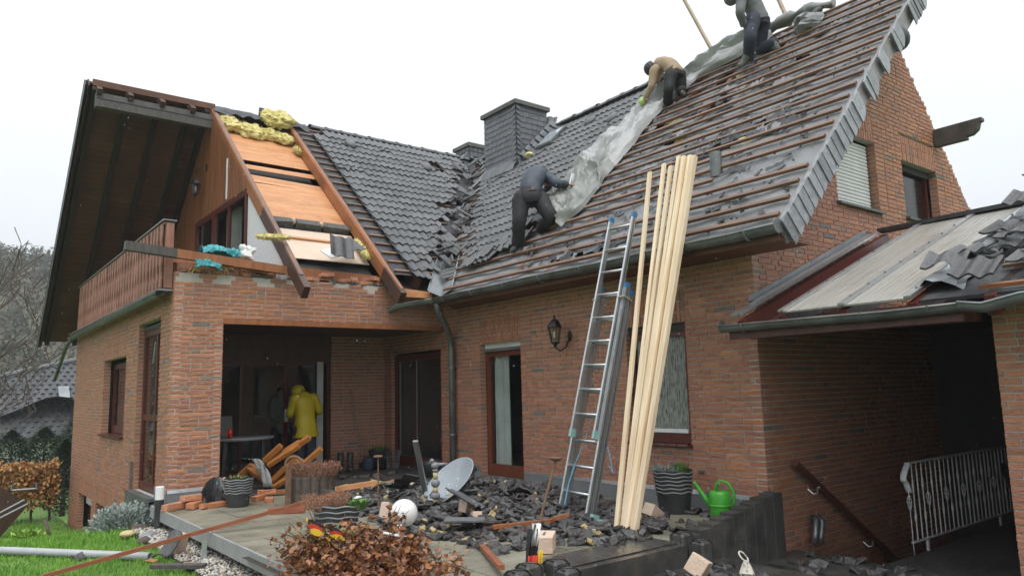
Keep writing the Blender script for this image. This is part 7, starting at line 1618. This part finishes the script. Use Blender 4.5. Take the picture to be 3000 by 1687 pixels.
# neighbour house with dark tiled roof
nb = empty('neighbour_house', (4.0, 40, -2.2), 'neighbouring house with a big dark tiled hip roof', 'house')
mb = MB(); mb.lim(-7, 9.5, 40.2, 50, -2.2, .2); mb.build('wall', plast_w, nb)
nt_m = pm('neighbour_tile', (.04, .041, .044), (.075, .077, .08), rough=.4, rvar=.1, scale=3)
e0 = V((-8, 39.4, -.3)); ex = V((1, 0, 0)); up_ = V((0, 1, .78)).normalized(); nn_ = V((0, -.78, 1)).normalized()
mb = MB(); mb.prism([e0, e0+ex*18.5, e0+ex*18.5+up_*6, e0+ex*14+up_*6, e0+up_*.1], nn_*-.1); mb.build('roof', nt_m, nb)
tm_ = MB(); k = 0; NT = []
for j in range(17):
    for i in range(56):
        a = i*.33+(.165 if j % 2 else 0); b = j*.35
        if a < b*2.35+.2 or a > 18.2: continue
        p = e0+ex*a+up_*b+nn_*.03; q = [p, p+ex*.14+nn_*.06, p+ex*.31, p+ex*.31+up_*.37-nn_*.02, p+ex*.14+up_*.37+nn_*.04, p+up_*.37-nn_*.02]
        tm_.add(q+[p-nn_*.03, p+ex*.14+nn_*.02, p+ex*.31-nn_*.03], [(0, 1, 4, 5), (1, 2, 3, 4), (1, 0, 6, 7), (2, 1, 7, 8)])
tm_.build('tiling', nt_m, nb, kind='stuff')
mb = MB(); mb.tube([e0+up_*.1+nn_*.05, e0+ex*14+up_*6+nn_*.05], .14, 8); mb.build('hip_cap', tile_m, nb)
mb = MB(); dc_ = e0+ex*12.6+up_*1.1; pts = []
for j in range(5):
    for i in range(13):
        t = i/12*2-1; pts.append(dc_+ex*(t*2.6)+V((0, 1.6*j/4-.2, .15+1.0*math.exp(-(t*1.6)**2)*(1-.1*j)+.9*j/4*.3)))
mb.grid(pts, 13, 5); mb.build('eyebrow_dormer', tile_in_m, nb, smooth=True)
mb = MB(); mb.box(e0+ex*13.05+up_*3.1+nn_*.12, (.45, .9, .1), Matrix.Rotation(R(38), 3, 'X')); mb.build('roof_window', zinc_m, nb)
mb = MB(); mb.lim(2.6, 3.5, 42.2, 42.9, 1, 2.2); mb.build('neighbour_chimney', slate_m, nb)
gutter([(-8, 39.35, -.35), (10.4, 39.35, -.35)], .1, 'gutter', zinc_dk, nb)
# bare tree
def bare_tree(c, h, seed, label, lean=(0, 0)):
    q = random.Random(seed); root = empty('bare_tree', c, label, 'tree', 'leafless trees'); mb = MB(); br_ = MB()
    def grow(p, d, L, r, lv, tgt):
        pts_ = [p]; rr_ = [r]; n = 4
        for i in range(n):
            d = (d+V((q.uniform(-.22, .22), q.uniform(-.22, .22), q.uniform(-.02, .16)))).normalized(); p = p+d*(L/n); pts_.append(p); rr_.append(max(r*(1-.5*(i+1)/n), .011))
            if lv < 4 and i >= 1:
                for _ in range(1 if lv else 2):
                    a = q.random()*6.28; dd = (d*.75+V((math.cos(a), math.sin(a), q.uniform(.0, .5)))*.75).normalized(); grow(p, dd, L*q.uniform(.5, .72), rr_[-1]*.62, lv+1, br_)
        tgt.tube(pts_, rr_, 5 if lv > 1 else 8, cap=False)
    grow(V(c), V((lean[0], lean[1], 1)), h, .055*h/3, 0, mb)
    mb.build('trunk', MATS['bark'], root, smooth=True); br_.build('crown', MATS['bark'], root, smooth=True); return root
bare_tree((1.1, 26.5, -1.7), 4.0, 4, 'leafless tree with fine twigs rising above the beech hedge'); bare_tree((.25, 24.0, -1.6), 3.4, 9, 'taller leafless tree behind the hedge at the edge')
bare_tree((1.6, 33, -1.8), 2.6, 14, 'small leafless tree in front of the neighbouring roof')
# wooded hill
hl = MB(); pts = []; hx = [-160+14*i for i in range(30)]; hy = [70+12*j for j in range(20)]
def hz_(x, y): 
    t = min(max((y-75)/110, 0), 1); return -3+34*t*t*(3-2*t)*(1-.0016*(x+20))+4*nz((x*.02, y*.02, 0))
for y in hy:
    for x in hx: pts.append((x, y, hz_(x, y)))
hl.grid(pts, 30, 20).build('hill', pm('hill_scrub', (.075, .085, .05), (.13, .11, .075), rough=.95, scale=.15, detail=8, bump=.5), smooth=True, kind='structure')
wm = [pm('wood_%d' % i, a, b, rough=.95, scale=.6) for i, (a, b) in enumerate((((.04, .055, .035), (.07, .08, .05)), ((.12, .095, .065), (.16, .13, .095)), ((.085, .10, .05), (.12, .13, .075))))]
wd = MB()
for i in range(4200):
    x = gr.uniform(-45, 40); y = gr.uniform(72, 215); z = hz_(x, y); r = gr.uniform(.9, 2.0); hgt = gr.uniform(2, 4.6); mi = gr.choices((0, 1, 2), (45, 30, 25))[0]
    for k in range(26):
        a = gr.random()*6.28; t = gr.random(); rr_ = r*math.sqrt(max(0, 1-(2*t-1)**2))*gr.uniform(.5, 1); p = V((x+rr_*math.cos(a), y+rr_*math.sin(a), z+hgt*t)); e = Euler((gr.uniform(-1, 1), gr.uniform(-1, 1), a)).to_matrix(); s = r*.26
        wd.add([p, p+e @ V((s, 0, s*.4)), p+e @ V((s*.2, s, -s*.2)), p+e @ V((-s*.7, s*.3, s*.3))], [(0, 1, 2), (0, 2, 3)], mi)
wd.build('wood', wm, loc=(0, 130, 0), kind='stuff')

# falling rain
rain = MB()
for i in range(700):
    d = gr.uniform(1.6, 9); px, py = gr.uniform(-.75, .75), gr.uniform(-.35, .45); p = EYE+(_f+_r*px+_u*py)*d; r = gr.choice((.0006, .0008, .001, .0014))*d/4
    rain.sphere(p, r, 5, 4, s=(1, 1, gr.uniform(1, 3.5)))
rain.build('rain', pm('water_drop', (.7, .72, .75), rough=.1), kind='stuff')
# damp air
hzb = MB(); hzb.lim(-300, 300, -60, 320, -6, 60); hz_o = hzb.build('haze', pm('unused', (1, 1, 1)), kind='stuff')
hm_ = bpy.data.materials.new('haze_air'); hm_.use_nodes = True; N = hm_.node_tree.nodes
N.remove(N['Principled BSDF']); pv_ = N.new('ShaderNodeVolumePrincipled'); pv_.inputs['Color'].default_value = (.93, .95, .97, 1); pv_.inputs['Density'].default_value = .0011; pv_.inputs['Anisotropy'].default_value = .2
hm_.node_tree.links.new(pv_.outputs[0], N['Material Output'].inputs['Volume']); hz_o.data.materials.clear(); hz_o.data.materials.append(hm_)
